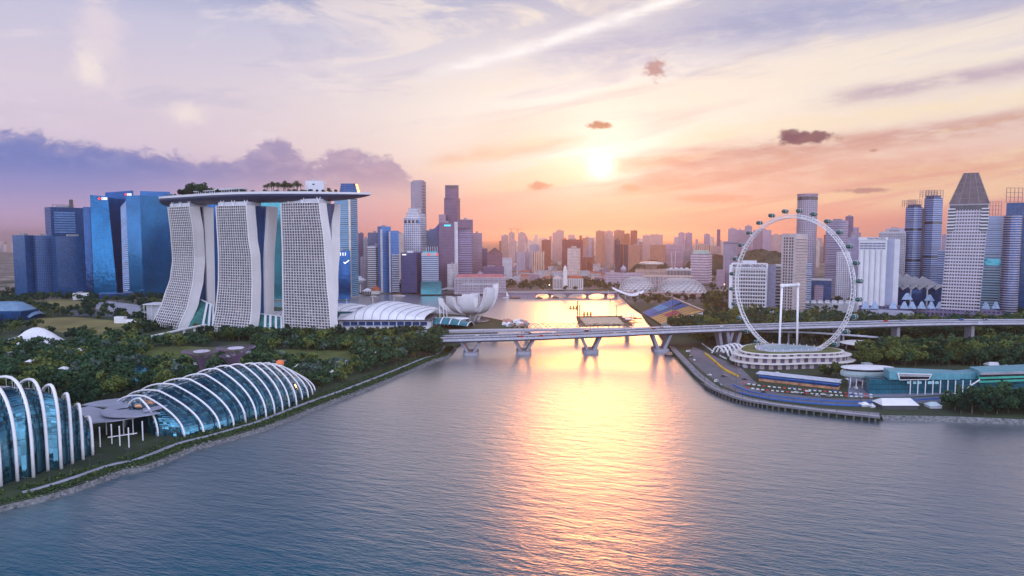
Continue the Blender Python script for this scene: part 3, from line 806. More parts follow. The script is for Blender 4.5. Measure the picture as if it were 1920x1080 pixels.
# ------------------------------------------------------------------ shell-shaped conservatories
def arch(F, Pk, back, h, n=22, e=.72, eb=.85, hp=.97):
    pts = []; q1 = Vector((Pk.x-F.x, Pk.y-F.y, 0)); q2 = Vector((back.x-Pk.x, back.y-Pk.y, 0))
    for k in range(n+1):
        th = math.pi/2*k/n
        pts.append(Vector((F.x, F.y, GZ)) + q1*(1-math.cos(th)**hp) + Vector((0,0,h*math.sin(th)**e)))
    for k in range(1, n//2+1):
        th = math.pi/2*k/(n//2)
        pts.append(Vector((Pk.x, Pk.y, GZ)) + q2*math.sin(th)**1.1 + Vector((0,0,h*max(0, math.cos(th))**eb)))
    return pts
cons_glass = glassy('conservatory_glass', (.07,.21,.28), .06, .82, 2.6, 2.4, .04, .13, .8)
def conservatory(label, feet, peaks, ndir, rear_k, rib_r, e=.72, inset=.9, topcut=1.0, glass=cons_glass, sunk=3.0, hp=.97):
    t = thing('conservatory', label, 'conservatory', gp(*feet[len(feet)//2]))
    nd = Vector((*ndir, 0)).normalized(); A = []
    for (fu, fv), (pu, pv) in zip(feet, peaks):
        F = gp(fu, fv); k = KU(pu)
        # walk inland from the foot until the peak column is reached
        def uu(dp, z):
            Q = F + nd*dp; w = CAMZ - z; return 960 + FPX*Q.x/(Q.y*cp + w*sp)
        z = 35.0; dp = 10.0
        for _ in range(30):
            lo, hi = 0.5, 120.0
            for _ in range(30):
                mid = (lo+hi)/2
                if uu(mid, z) > pu: lo = mid
                else: hi = mid
            dp = lo; Q = F + nd*dp; z = at(pu, pv, Q.y).z
        Q = F + nd*dp; A.append((F, Q, Q + nd*rear_k(dp), max(4, z-GZ)))
    ribs = [arch(F, Q, Bk, h, 22, e, .85, hp) for F, Q, Bk, h in A]
    inner = []
    for F, Q, Bk, h in A:
        s = sunk; F2 = F + nd*s; q = arch(F2, Q, Bk - nd*s, (h-1.8)*topcut, 22, e, .85, hp); inner.append(q)
    mb = MB(); L = 0; base = [mb.add(q) for q in inner]; n = len(inner[0])
    for a in range(len(inner)-1):
        for k in range(n-1):
            w = (inner[a+1][0]-inner[a][0]).length
            mb.face((base[a]+k, base[a+1]+k, base[a+1]+k+1, base[a]+k+1), ((a*w, k*2.2), ((a+1)*w, k*2.2), ((a+1)*w, (k+1)*2.2), (a*w, (k+1)*2.2)))
    for a, rev in ((0, True), (len(inner)-1, False)):
        idx = [base[a]+k for k in range(n)]; mb.face(idx if rev else idx[::-1])
    mb.build('glass_shell', glass, t)
    for q in ribs: MB().tube(q, rib_r, 7).build('rib', steelwhite, t, smooth=True)
    mb = MB()
    for a in range(len(ribs)):
        for k in range(1, n-1, 2): mb.tube([ribs[a][k], inner[a][k]], .12, 4)
    mb.build('bracing', steelwhite, t)
    mb = MB()
    for k in range(3, n-4, 4):
        mb.tube([q[k] + Vector((0,0,.15)) for q in inner], .16, 4)
    mb.build('purlins', darkgrey, t)
    return t, A
feet = [(296.5,818),(346,819.5),(382,813),(412.5,806),(438.5,800),(461,793.5),(480.6,787.5),(499,782.6),(515,776),(530,771),(542.5,765),(556,760.5),(567,751),(578,747),(586,740),(590.6,734)]
peaks = [(262,747),(272,743),(298,733),(325,721),(355,711),(384,702),(408,692),(430,686),(452,683),(474,681.5),(490,681),(505,681),(517,683),(527,685.5),(536,690),(543,695)]
conservatory('long low glass conservatory under fanned white ribs by the near shore', feet, peaks, (-.85,.53), lambda dp: dp*1.0, .7, .84, hp=1.75)
feet = [(-62,930),(-30,921),(2,912),(33,902),(63,895),(90,883),(115,879),(136,869),(156,862),(174,853)]
peaks = [(-150,740),(-105,728),(-62,718),(-22,711),(20,708),(60,712),(95,722),(125,738),(147,758),(166,782)]
t, CF_A = conservatory('tall glass conservatory with looping white ribs at the left edge', feet, peaks, (-.8,.6), lambda dp: dp*2.2+8, .95, .5, topcut=.93, sunk=2.2)

# linking canopy: overlapping flat petals on columns
t = thing('plaza_canopy', 'layered flat grey canopy on white columns between the two conservatories', 'canopy', gp(215, 800))
cz = GZ + 13
def fan(cx, cy, r0, r1, a0, a1, z0, z1, name='roof_petal'):
    mb = MB(); n = 12; rg = []
    for k in range(n+1):
        a = R(a0 + (a1-a0)*k/n); c_, s_ = math.cos(a), math.sin(a)
        rg.append([(cx+r0*c_, cy+r0*s_, z0), (cx+r1*c_, cy+r1*s_, z1), (cx+r1*c_, cy+r1*s_, z1-.7), (cx+r0*c_, cy+r0*s_, z0-.7)])
    mb.loft(rg); return mb.build(name, plain('zinc_canopy', (.36,.38,.47), .4, .2, .12, .08), t)
c1 = gp(215, 775, cz); c2 = gp(262, 768, cz+2)
fan(c1.x-2, c1.y+2, 4, 30, 150, 340, cz+.4, cz+1.2); fan(c1.x+6, c1.y+6, 5, 22, -70, 60, cz+2, cz+2.6); fan(c1.x-8, c1.y+12, 3, 26, 20, 170, cz+1.4, cz+2.2)
fan(c2.x, c2.y, 7, 24, 120, 330, cz+3.4, cz+3.0); fan(c2.x+2, c2.y, 9, 17, -60, 200, cz+5, cz+4.6); fan(c1.x-14, c1.y-6, 2, 22, 170, 330, cz-.9, cz-.4)
MB().lathe((c2.x+3, c2.y+2, cz+4.2), [(7,0),(7.4,.8),(6,2.6),(3,3.8),(.3,4.2)], 22).build('glass_cupola', glassy('amber_glass', (.6,.33,.2), .1, .4), t, smooth=True)
for u, v in ((188,838),(210,832),(225,836),(242,839),(268,826),(250,815),(200,815),(232,815)):
    p = gp(u, v); MB().tube([(p.x,p.y,GZ),(p.x,p.y,cz+.3)], .42, 7).build('column', steelwhite, t)
mb = MB(); a, b_ = gp(202, 820, GZ+6), gp(257, 812, GZ+6); mb.beam(a, b_, .6, .6); mb.build('tie_beam', steelwhite, t)

# ------------------------------------------------------------------ giant tree towers (steel canopies)
def supertree(u, v, r, zt, label):
    Y = gp(u, v, zt).y; p = Vector((X(u, Y), Y, GZ)); p.x = at(u, v, Y).x
    t = thing('steel_tree', label, 'steel tree', p, 'purple steel trees in the garden')
    MB().lathe(p, [(3.6,0),(2.6,8),(2.2,18),(2.6,zt-12)], 12).build('trunk', plain('planted_trunk', (.10,.05,.09), .9), t, smooth=True)
    mb = MB()
    for k in range(40):
        a = 2*math.pi*k/40; f = lambda q: 2.6 + (r-2.6)*q**1.8
        mb.tube([(p.x+f(q)*math.cos(a+q*.25), p.y+f(q)*math.sin(a+q*.25), zt-13+13*q**.8) for q in (0,.3,.6,.8,1)], .22, 4)
    mb.build('branch_cage', plain('violet_steel', (.22,.15,.24), .5, .2), t)
    MB().lathe((p.x,p.y,zt-1.6), [(r*.36,0),(r*.42,.8),(r*.40,1.3),(.5,1.2)], 22).build('disc', plain('pale_disc', (.62,.58,.68), .5), t)
supertree(378, 657, 17, 38, 'left steel tree with a wide violet flared canopy')
supertree(442, 651, 17, 42, 'rear steel tree nearest the hotel, violet flared canopy')
supertree(434, 665.5, 11, 33, 'smallest steel tree, standing in front of the rear one')
mb = MB(); a = at(497, 679, 560); mb.lathe((a.x+2, 600, a.z-1), [(2.5,0),(3.6,2),(3.5,4),(2,5.6),(.3,6.2)], 16)
a = at(516, 679.5, 600)
t = thing('orange_balloon', 'round orange balloon dome peeking over the glass conservatory', 'balloon', (a.x, 612, GZ))
MB().lathe((a.x, 612, at(516,679,612).z-4), [(1.6,-.6),(3.2,1),(3.7,2.8),(3.2,4.6),(1.8,5.8),(.2,6.3)], 18).build('envelope', plain('orange_fabric', (.85,.22,.08), .6), t, smooth=True)
MB().tube([(a.x,612,GZ),(a.x,612,at(516,679,612).z-3)], .5, 6).build('tether', darkgrey, t)

# elevated footbridge in front of the hotel
pts = [at(u, v, Y) for u, v, Y in ((258,637,905),(300,627,920),(345,617,940),(388,608,965))]
t = thing('garden_footbridge', 'elevated pale footbridge rising toward the left hotel tower', 'footbridge', (pts[1].x, pts[1].y, GZ))
pp = catmull(pts, 5)
mb = MB(); mb.loft([[p + Vector((0,a_,b_)) for a_, b_ in ((-4,-1.2),(4,-1.2),(4,.4),(-4,.4))] for p in pp]); mb.build('deck', conc_lt, t)
mb = MB(); mb.loft([[p + Vector((0,a_,b_)) for a_, b_ in ((-4.1,.3),(-3.7,.3),(-3.7,1.4),(-4.1,1.4))] for p in pp]); mb.build('railing', steelwhite, t)
for u, v in ((276,648),(285,648),(312,640),(345,632),(368,628),(382,625)):
    k = min(range(len(pp)), key=lambda i: abs(960+FPX*pp[i].x/(pp[i].y*cp+(CAMZ-pp[i].z)*sp) - u)); p = pp[k]
    MB().box(p.x-1.3, p.x+1.3, p.y-1, p.y+1, GZ, p.z-1.1).build('pier', white, t)
FB = pp
# stage shell on the meadow, ridged hangar roof at the left edge
t = thing('stage_shell', 'white arched stage shell open at its right end on the meadow', 'stage', gp(60, 648))
p = gp(22, 648); rings = []
for i in range(9):
    s = i/8; u = 14 + 82*s; f = gp(u, 650 - 4*s); hgt = 1 + 21*math.sin(math.pi*(s*.82+.12))**1.2
    rings.append([Vector((f.x + k*.5, f.y + 26*k/10, GZ + hgt*math.sin(math.pi*k/10)**.6)) for k in range(11)])
MB().loft(rings, False, False).build('shell', vaultw, t, smooth=True)
f = gp(70, 652); MB().box(f.x-10, f.x+22, f.y+3, f.y+20, GZ, GZ+1.5).build('stage_floor', darkgrey, t)
t = thing('round_roof_hangar', 'blue grey barrel roofed building at the left edge of the lawn', 'building', gp(20, 600))
f0, f1 = gp(-60, 602), gp(56, 600); rings = []
for i in range(8):
    q = f0.lerp(f1, i/7); h_ = 30*(1 if i < 5 else (1-((i-4.5)/2.6)**2*.8))
    rings.append([Vector((q.x, q.y + 45*k/12, GZ + h_*math.sin(math.pi*(.06+.94*k/12))**.5)) for k in range(13)])
MB().loft(rings, False, False).build('barrel_roof', plain('blue_grey_roof', (.16,.27,.40), .5, .1), t, smooth=True)
MB().box(f0.x, f1.x-4, f0.y+.5, f0.y+42, GZ, GZ+16).build('end_wall', navy, t)
# ------------------------------------------------------------------ towers of the city
def plan(u0, u1, Y, dep=None, uc=None, th=None):
    """Footprint whose silhouette spans photo columns u0..u1 at distance Y; uc: column of the nearest corner."""
    if uc is None:
        x0, x1 = X(u0, Y), X(u1, Y); xc = (x0+x1)/2; r = Vector((xc, Y)).normalized(); tt = Vector((r.y, -r.x)); c = Vector((xc, Y))
        def hit(u):
            k = KU(u); w = (k*c.y - c.x)/(tt.x - k*tt.y); return c + tt*w
        a, b_ = hit(u0), hit(u1); w = (b_-a).length; dep = dep or min(40, max(14, w*.8))
        s = .04
        return [a, b_, b_ + r*dep - tt*w*s, a + r*dep + tt*w*s]
    c = Vector((X(uc, Y), Y)); r = c.normalized(); tt = Vector((r.y, -r.x))
    th = th if th is not None else max(.25, min(1.25, math.atan2(u1-uc, uc-u0)))
    L = tt*-math.cos(th) + r*math.sin(th); Q = tt*math.sin(th) + r*math.cos(th)
    def w(d, u):
        k = KU(u); return (k*c.y - c.x)/(d.x - k*d.y)
    wl, wr = w(L, u0), w(Q, u1)
    return [c + L*wl, c, c + Q*wr, c + L*wl + Q*wr]
def grow(P, o):
    c = sum(P, Vector((0, 0)))/len(P); out = []
    n = len(P)
    for i in range(n):
        a, b_, d = P[i-1], P[i], P[(i+1) % n]
        e1 = (b_-a).normalized(); e2 = (d-b_).normalized(); n1 = Vector((e1.y, -e1.x)); n2 = Vector((e2.y, -e2.x))
        m = (n1+n2); m = m/max(.3, m.dot(n1)); out.append(b_ + m*o)
    return out
def cen(P): return sum(P, Vector((0, 0)))/len(P)
def shr(P, k): c = cen(P); return [c + (p-c)*k for p in P]
def tower(name, label, u0, u1, vt, Y, mat, uc=None, th=None, dep=None, zb=GZ, bands=0, band=None, bh=.5, crown=None, top2=None, group=None, P=None, roofbits=True, cat='tower', bo=.35, b0=0.02, b1=.97, taper=None):
    P = P or plan(u0, u1, Y, dep, uc, th); zt = Z(vt, Y)
    c = cen(P); t = thing(name, label, cat, (c.x, c.y, zb), group)
    MB().prism(P, zb, zt, pts1=taper(P) if taper else None).build('wall', mat, t)
    if bands:
        h = (zt-zb)*(b1-b0)/bands; first = None; q = grow(P, bo)
        for k in range(bands):
            z = zb + (zt-zb)*b0 + h*(k + (1-bh)/2)
            if first is None: first = MB().prism(q, z, z+h*bh).build('window_band', band, t)
            else:
                o = first.copy(); COL.objects.link(o); o.parent = t; o.location = (0, 0, h*k)
    if crown:
        ins, hh, m = crown
        MB().prism(grow(P, ins), zt, zt+hh).build('crown', m, t)
    if roofbits:
        rr = random.Random(int(u0*7+vt)); w = (P[1]-P[0]).length
        for k in range(rr.choice((1, 2))):
            f = .28 + .4*rr.random(); q = shr(P, .18 + .2*rr.random()); o = (cen([P[0], P[1]])-c)*(rr.random()-.4)*.6 + (P[1]-P[0])*(f-.5)*.5
            z = zt + (crown[1] if crown and crown[0] > -2 else 0)
            MB().prism([p+o for p in q], z, z + 2 + 3*rr.random()).build('plant_room', roofgrey, t)
    t['zt'] = zt
    return t, P, zt
def sign_front(t, txt, P, z, h, mat, s0=.1, s1=.6, edge=0, back=None, name='sign'):
    a, b_ = P[edge], P[(edge+1) % len(P)]; d = (b_-a); L = d.length; d.normalize(); n = Vector((d.y, -d.x))
    p = a + d*L*s0 + n*.8
    if back: MB().obox(a + d*L*(s0+s1)/2 + n*.5, d, L*(s1-s0)*1.15, .5, z-h*.5, z+h*1.5).build(name+'_panel', back, t)
    return text_mesh(txt, name, mat, t, (p.x, p.y, z), (d.x, d.y, 0), (0, 0, 1), h, .3, fit=L*(s1-s0))
glowwhite, b = newmat('sign_white'); setp(b, Base_Color=(.8,.8,.8), Emission_Color=(1.0,.97,.95), Emission_Strength=.6)
glowred, b = newmat('sign_red'); setp(b, Base_Color=(.7,.03,.03), Emission_Color=(1,.06,.05), Emission_Strength=.5)
glowcyan, b = newmat('sign_cyan'); setp(b, Base_Color=(.02,.5,.7), Emission_Color=(.05,.65,.9), Emission_Strength=.6)
glowamber, b = newmat('sign_amber'); setp(b, Base_Color=(.8,.3,.03), Emission_Color=(1,.42,.05), Emission_Strength=.6)
lampglow, b = newmat('lamp_glow'); setp(b, Base_Color=(.9,.7,.4), Emission_Color=(1,.72,.42), Emission_Strength=6.0)
# wall families
F = facade
navyF = F('navy_facade', (.008,.04,.125), (.015,.095,.26), 2.6, 3.7, .72, .66, .3, (.05,.06,.12))
blueF = F('blue_office', (.05,.22,.50), (.02,.10,.32), 3.2, 3.8, .8, .5, .4, (.1,.14,.25))
striped = F('striped_office', (.50,.53,.62), (.05,.12,.28), 60, 3.9, 1.01, .45, .5)
striped_dark = F('striped_dark_office', (.30,.34,.46), (.03,.09,.22), 60, 4.0, 1.01, .6, .4)
purpleF = F('purple_stone', (.16,.11,.19), (.05,.04,.10), 2.4, 3.8, .5, .55, .6)
mauveF = F('mauve_stone', (.36,.27,.34), (.12,.09,.15), 3.0, 3.8, .5, .5, .7)
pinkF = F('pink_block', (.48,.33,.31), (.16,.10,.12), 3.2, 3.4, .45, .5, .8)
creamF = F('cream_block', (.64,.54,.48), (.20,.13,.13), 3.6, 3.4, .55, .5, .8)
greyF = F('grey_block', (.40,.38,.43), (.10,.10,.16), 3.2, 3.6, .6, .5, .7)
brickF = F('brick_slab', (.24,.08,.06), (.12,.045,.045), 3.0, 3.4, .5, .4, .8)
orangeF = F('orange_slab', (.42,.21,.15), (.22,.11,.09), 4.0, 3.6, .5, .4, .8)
darkF = F('dark_slab', (.09,.055,.075), (.04,.03,.05), 3.0, 3.8, .5, .5, .5)
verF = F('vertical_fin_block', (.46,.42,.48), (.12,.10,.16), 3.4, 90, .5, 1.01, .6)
whiteF = F('white_office', (.66,.66,.70), (.08,.11,.20), 3.4, 3.9, .62, .55, .6)
whiteV = F('white_fluted', (.66,.66,.70), (.35,.36,.42), 8, 90, .2, 1.01, .6)

# ---- blue financial district on the far left
B = 1595
tower('office_tower', 'dark blue slab, outermost and lowest of the left office group', 23, 64, 441, B-40, navyF, uc=46, th=.8)
tower('office_tower', 'dark blue slab just right of the outermost one, with pale window frames', 61, 98, 441.5, B-30, F('navy_framed', (.04,.11,.26), (.012,.055,.17), 3.6, 3.7, .6, .6, .4), uc=66, th=1.25)
t, P, zt = tower('office_tower', 'tall dark navy tower with roof mast behind the low navy blocks', 86, 169, 388, B+60, navyF, uc=97, th=1.25, bands=0)
q = shr(P, .78); 
for k in range(9): 
    a = P[1].lerp(P[2], .08) ; b_ = P[1].lerp(P[2], .62); n_ = Vector((0, -1)); z = Z(398+k*4.6, B+60)
    MB().obox((a+b_)/2 + (cen([P[1],P[2]])-cen(P)).normalized()*.3, (b_-a), (b_-a).length, 1, z-2.2, z+1.4).build('window_band', plain('pale_blue_pane', (.13,.26,.50), .6), t)  # plain bands of a paler blue than the wall
c = cen(P); MB().box(c.x+8, c.x+14, c.y-3, c.y+3, zt, zt+20).build('roof_mast', darkgrey, t)
for k in range(5): MB().box(c.x-30+k*13, c.x-29.3+k*13, c.y-8, c.y-7.3, zt, zt+7).build('roof_pole', darkgrey, t)
MB().obox((c.x-12, c.y-8), (1,0), 40, 1, zt+6.4, zt+7.2).build('roof_rail', darkgrey, t)
tower('office_tower', 'broad navy block in front of the tall mast tower', 95, 171, 443, B-30, navyF, uc=104, th=1.25)
tower('office_tower', 'slim navy tower squeezed beside the left bank-sign tower', 158, 178, 388, B+20, navy, dep=30, roofbits=False)
def wedge(name, label, top, bot, Y, dep, mat):
    """Tower with slanting sides: top/bot = (u0, u1, v at left, v at right)."""
    c0 = (bot[0]+bot[1])/2; t = thing(name, label, 'tower', (X(c0,Y), Y, GZ))
    zl, zr = Z(top[2], Y), Z(top[3], Y); mb = MB()
    f = [at(bot[0], 555, Y), at(bot[1], 555, Y)]; g_ = [at(top[0], top[2], Y), at(top[1], top[3], Y)]
    r = Vector((f[0].x+f[1].x, 2*Y, 0)).normalized()*dep
    V = [Vector((f[0].x,Y,GZ)), Vector((f[1].x,Y,GZ)), g_[1], g_[0]]
    i = mb.add(V + [p + r for p in V]); w = (V[1]-V[0]).length; H = zl
    mb.face((i,i+1,i+2,i+3), ((0,0),(w,0),(w,H),(0,H)))
    mb.face((i+5,i+4,i+7,i+6), ((0,0),(w,0),(w,H),(0,H)))
    mb.face((i+1,i+5,i+6,i+2), ((0,0),(dep,0),(dep,H),(0,H))); mb.face((i+4,i,i+3,i+7), ((0,0),(dep,0),(dep,H),(0,H)))
    mb.face((i+3,i+2,i+6,i+7)); mb.face((i+1,i,i+4,i+5))
    mb.build('wall', mat, t); return t, V
t, V = wedge('bank_tower', 'bright blue glass tower with a small red and white sign, slanting right edge', (168.5,202,365.5,368), (177,220.5,0,0), B-20, 30, azure)
P = [Vector((V[3].x, V[3].y)), Vector((V[2].x, V[2].y))]
text_mesh('DBS', 'sign', glowwhite, t, (V[3].x+27, B-21, V[3].z-11), (1,0,0), (0,0,1), 5.5, .3, fit=13)
def redmark(t, x, y, z, r):
    mb = MB(); i = mb.add([(x-r,y,z),(x,y,z-r),(x+r,y,z),(x,y,z+r),(x-r,y-.4,z),(x,y-.4,z-r),(x+r,y-.4,z),(x,y-.4,z+r)])
    mb.face((i+4,i+5,i+6,i+7)); mb.face((i,i+3,i+2,i+1))
    for k in range(4): mb.face((i+k, i+(k+1)%4, i+4+(k+1)%4, i+4+k))
    mb.build('sign_emblem', glowred, t)
redmark(t, V[3].x+22, B-21, V[3].z-8.5, 4)
t, V = wedge('office_tower', 'tall dark blue glass tower leaning behind the left bank-sign tower', (197,250,361,357), (214,250,0,0), B+40, 34, bluedeep)
text_mesh('DBS', 'sign', glowwhite, t, (V[2].x-15, B+39, V[2].z-12), (1,0,0), (0,0,1), 5, .3, fit=11); redmark(t, V[2].x-18, B+39, V[2].z-9.5, 3.4)
wedge('office_tower', 'narrow tower of white and blue storey stripes between blue glass towers', (226,240,388,372), (231,246,0,0), B-10, 30, F('blue_white_stripe', (.45,.52,.68), (.05,.18,.42), 60, 4.2, 1.01, .5, .4))
tower('office_tower', 'wide blue glass corner tower left of the hotel, showing two faces', 239, 319, 366, B-40, azure, uc=265, th=.95, roofbits=False, taper=None)
P = plan(262, 320, B-42, 34, None); t, P, zt = tower('office_tower', 'deep blue glass slab rising highest behind the left end of the roof deck', 266, 322, 359, B+30, bluedeep, dep=30, roofbits=False)
tower('office_podium', 'low glass podium with slim white columns at the foot of the bank towers', 180, 246, 549, B-80, navy, dep=40, bands=1, band=offwhite, bh=.12, b0=.8, b1=1.0, cat='podium', roofbits=False)
tower('low_building', 'small white box pavilion on the plaza before the navy blocks', 131, 162, 550, 1500, vaultw, dep=18, cat='building')
# ---- between and right of the hotel towers
tower('office_tower', 'teal glass tower filling the gap between middle and right hotel towers', 484, 534, 372, 1500, tealg, dep=40)
tower('office_tower', 'blue glass tower in the gap right of the leftmost hotel tower', 376, 412, 372, 1480, bluedeep, dep=40)
tower('office_tower', 'dark blue tower seen through the gap left of the middle hotel tower', 436, 470, 380, 1520, bluedeep, dep=40)
t, P, zt = tower('residential_tower', 'tall teal striped tower rising behind the tip of the roof deck', 628, 671, 371, 1560, F('sail_stripe', (.24,.40,.50), (.04,.16,.30), 60, 4.4, 1.01, .55, .3), uc=658, th=.45, roofbits=False)
a = P[1]; MB().obox(a + Vector((-2,-1.2)), (1,0), 4.5, 2, GZ, zt).build('corner_fin', plain('sunlit_fin', (.7,.62,.52), .3, .3), t)  # sunlit strip put into the fin's warm pale colour
t, P, zt = tower('office_building', 'dark blue office block with a white tick emblem right of the hotel', 624, 656, 470, 1500, bluedeep, dep=30)
for k in range(4): MB().obox(P[0].lerp(P[1], .3+.14*k) + Vector((0,-.6)), (1,0), 1.6, .8, zt-11, zt-4).build('sign_stroke', glowwhite, t)
c = P[0].lerp(P[1], .72); mb = MB(); mb.beam((c.x-4,c.y-1,zt-25),(c.x-1,c.y-1,zt-28),1,2); mb.beam((c.x-1,c.y-1,zt-28),(c.x+8,c.y-1,zt-21),1,2.2); mb.build('tick_emblem', glowwhite, t)
C = 1740
tower('office_tower', 'small slate tower nearest the roof deck tip on the skyline', 671.5, 682, 437, C+150, purpleF)
tower('office_tower', 'low slate tower right of the small one beside the deck tip', 681, 691, 447, C+130, greyF)
tower('office_tower', 'dark slate flat-topped block behind the white banded office', 689.5, 714, 436, C+80, F('slate_office', (.10,.12,.22), (.05,.08,.18), 2.6, 3.8, .6, .6, .4))
tower('office_tower', 'pale slim office edge left of the white banded block', 675, 690, 482, C+20, verF)
t, P, zt = tower('office_block', 'white block with horizontal window bands, left of the blue-and-white tower', 688.5, 711, 462, C-30, white, bands=22, band=darkglass, bh=.45, uc=704, th=.4)
tower('lift_core', 'pale service core standing on the right side of the white banded block', 702, 713, 456, C-10, mauveF, roofbits=False)
t, P, zt = tower('office_tower', 'blue and white tower with a roof antenna, stepped at its right', 708, 733, 424.5, C-50, blueF, uc=714, th=1.2)
c = cen(P); MB().tube([(c.x-8,c.y,zt),(c.x-8,c.y,zt+18)], .5, 5).build('antenna', steelwhite, t)
P2 = plan(730, 748, C-48, 26); MB().prism(P2, GZ, Z(432.5,C-48)).build('step_wing', blueF, t)
P2 = plan(734, 748, C-56, 10)
for k in range(17):
    z = GZ + k*5.6; MB().prism(P2, z+3, z+5.2).build('balcony_band', offwhite, t)
MB().prism(plan(713, 717, C-56, 8), GZ, Z(430,C-56)).build('white_fin', offwhite, t)
MB().prism(plan(729, 732, C-56, 8), GZ, Z(434,C-56)).build('white_fin', offwhite, t)
tower('apartment_tower', 'pale peach far tower between the blue-and-white and the white stepped tower', 744, 757, 437, C+400, creamF)
# slim pair behind
t, P, zt = tower('office_tower', 'very tall slim grey tower with an orange sunlit side, left of the twin-stepped one', 771, 799.5, 340, C+220, verF, uc=791, th=.6, dep=30)
for k in range(24):
    z = GZ + (zt-GZ)*(.3 + .68*k/24)
    q0, q1 = P[1].lerp(P[2], .3), P[1].lerp(P[2], .7); MB().obox((q0+q1)/2 + (P[1]-P[0]).normalized()*.3, q1-q0, (q1-q0).length, 1.2, z, z+2.6).build('window', darkglass, t)
MB().prism(shr(P, .8), zt, zt+4).build('roof_crown', roofgrey, t)
# white stepped bank tower
t, P, zt = tower('bank_tower', 'white stepped bank tower with gridded bands in front of the slim grey tower', 757, 800, 408, C-10, F('white_grid', (.62,.62,.68), (.06,.08,.18), 5.2, 4.6, .72, .55, .5), uc=789, th=.35, roofbits=False)
MB().prism(plan(762, 797, C, 26, 786, .35), zt, Z(399,C)).build('upper_step', whiteF, t)
MB().prism(plan(766, 789, C+4, 22, 783, .35), Z(399,C), Z(390,C)).build('top_step', whiteF, t)
for k in range(4): MB().obox(P[0].lerp(P[1], .12+.22*k)+Vector((0,-.5)), P[1]-P[0], 5, .8, zt-14, zt-6).build('loggia', darkglass, t)
c = P[1].lerp(P[0], .12); mb = MB(); mb.prism([(c.x-3.5,c.y-1.4),(c.x+3.5,c.y-1.4),(c.x+3.5,c.y-.7),(c.x-3.5,c.y-.7)], zt-14, zt-4, pts1=[(c.x-.4,c.y-1.4),(c.x+.4,c.y-1.4),(c.x+.4,c.y-.7),(c.x-.4,c.y-.7)]); mb.build('sign_emblem', plain('emblem_blue', (.02,.25,.5), .4), t)
t, P, zt = tower('office_tower', 'blue slate tower with a curved fin top behind the red-emblem bank', 797, 823, 432, C+40, navyF, dep=26)
a, b_ = P[0].lerp(P[1], .35), P[1]; mb = MB(); nS = 8; pr = [(a.lerp(b_, k/nS), zt + 17*(k/nS)**1.8) for k in range(nS+1)]
i = mb.add([(p.x,p.y,zt-1) for p, z in pr] + [(p.x,p.y,z+.5) for p, z in pr] + [(p.x,p.y+6,zt-1) for p, z in pr] + [(p.x,p.y+6,z+.5) for p, z in pr]); m = nS+1
for k in range(nS):
    mb.face((i+k,i+k+1,i+m+k+1,i+m+k)); mb.face((i+2*m+k+1,i+2*m+k,i+3*m+k,i+3*m+k+1)); mb.face((i+m+k,i+m+k+1,i+3*m+k+1,i+3*m+k))
mb.face((i+nS,i+2*m+nS,i+3*m+nS,i+m+nS)); mb.build('fin_crown', navy, t)
t, P, zt = tower('bank_block', 'dark blue bank block with a small white name sign, before the white stepped tower', 751, 791, 474, C-60, F('dark_mesh', (.07,.08,.20), (.04,.05,.14), 1.8, 3.6, .5, .6, .5), uc=781, th=.3)
MB().obox(P[0].lerp(P[1], .22)+Vector((0,-.8)), P[1]-P[0], 10, .6, zt-6, zt-3.4).build('sign', glowwhite, t)
MB().obox(P[0].lerp(P[1], .5)+Vector((3,6)), P[1]-P[0], 14, 8, zt, zt+5).build('roof_box', vaultw, t)
t, P, zt = tower('bank_block', 'white banded bank block with red emblems along its top edge', 790, 822, 474, C-80, offwhite, bands=19, band=plain('blue_band_glass', (.07,.17,.32), .15, .3, .2), bh=.5, dep=30, b1=.93, roofbits=False)
for s in (.42, .93): redmark(t, P[0].lerp(P[1], s).x, P[0].lerp(P[1], s).y-1, zt-4, 3.4)
MB().prism(shr(P, .8), zt, zt+3.5).build('roof_step', tealg, t)
for k in range(6): 
    p = P[0].lerp(P[1], .25+.13*k); MB().box(p.x-.4,p.x+.4,p.y+8,p.y+8.8,zt+3,zt+15).build('roof_mast', steelwhite, t)
tower('bank_podium', 'teal glass podium below the white banded bank block', 788, 827, 528, C-105, tealg, dep=40, cat='podium', roofbits=False)
# purple pair
t, P, zt = tower('bank_tower', 'tall mauve stone tower stepping in near its top, right of the slim grey one', 833, 863, 371, C+120, purpleF, uc=858, th=.25, roofbits=False)
MB().prism(plan(835, 860.5, C+122, 22), zt, Z(347,C+120)).build('upper_step', purpleF, t)
MB().prism(plan(838, 858, C+120.5, 2), Z(352,C+120), Z(348.5,C+120)).build('crown_band', darkglass, t)
MB().prism(plan(823, 836, C+110, 22), GZ, Z(402,C+110)).build('left_wing', mauveF, t)
t, P, zt = tower('office_tower', 'dark purple slab with a cyan sign in front of the tall mauve tower', 823.5, 852, 417.5, C-20, purpleF, dep=26)
MB().obox(P[0].lerp(P[1], .55)+Vector((0,-.8)), P[1]-P[0], 17, .6, zt-9, zt-5).build('sign', glowcyan, t)
t, P, zt = tower('office_tower', 'purple grey tower with storey bands and an orange sign, white left edge', 858, 887, 411.5, C-10, F('mauve_bands', (.30,.26,.38), (.08,.07,.16), 60, 4.6, 1.01, .5, .5), uc=884, th=.25)
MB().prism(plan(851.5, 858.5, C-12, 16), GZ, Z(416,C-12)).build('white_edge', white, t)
MB().prism(plan(859, 886, C-13, 1.5), zt-22, zt-.5).build('top_panel', purpleF, t)
MB().obox(P[0].lerp(P[1], .55)+Vector((0,-1.6)), P[1]-P[0], 18, .6, zt-15, zt-10.5).build('sign', glowamber, t)
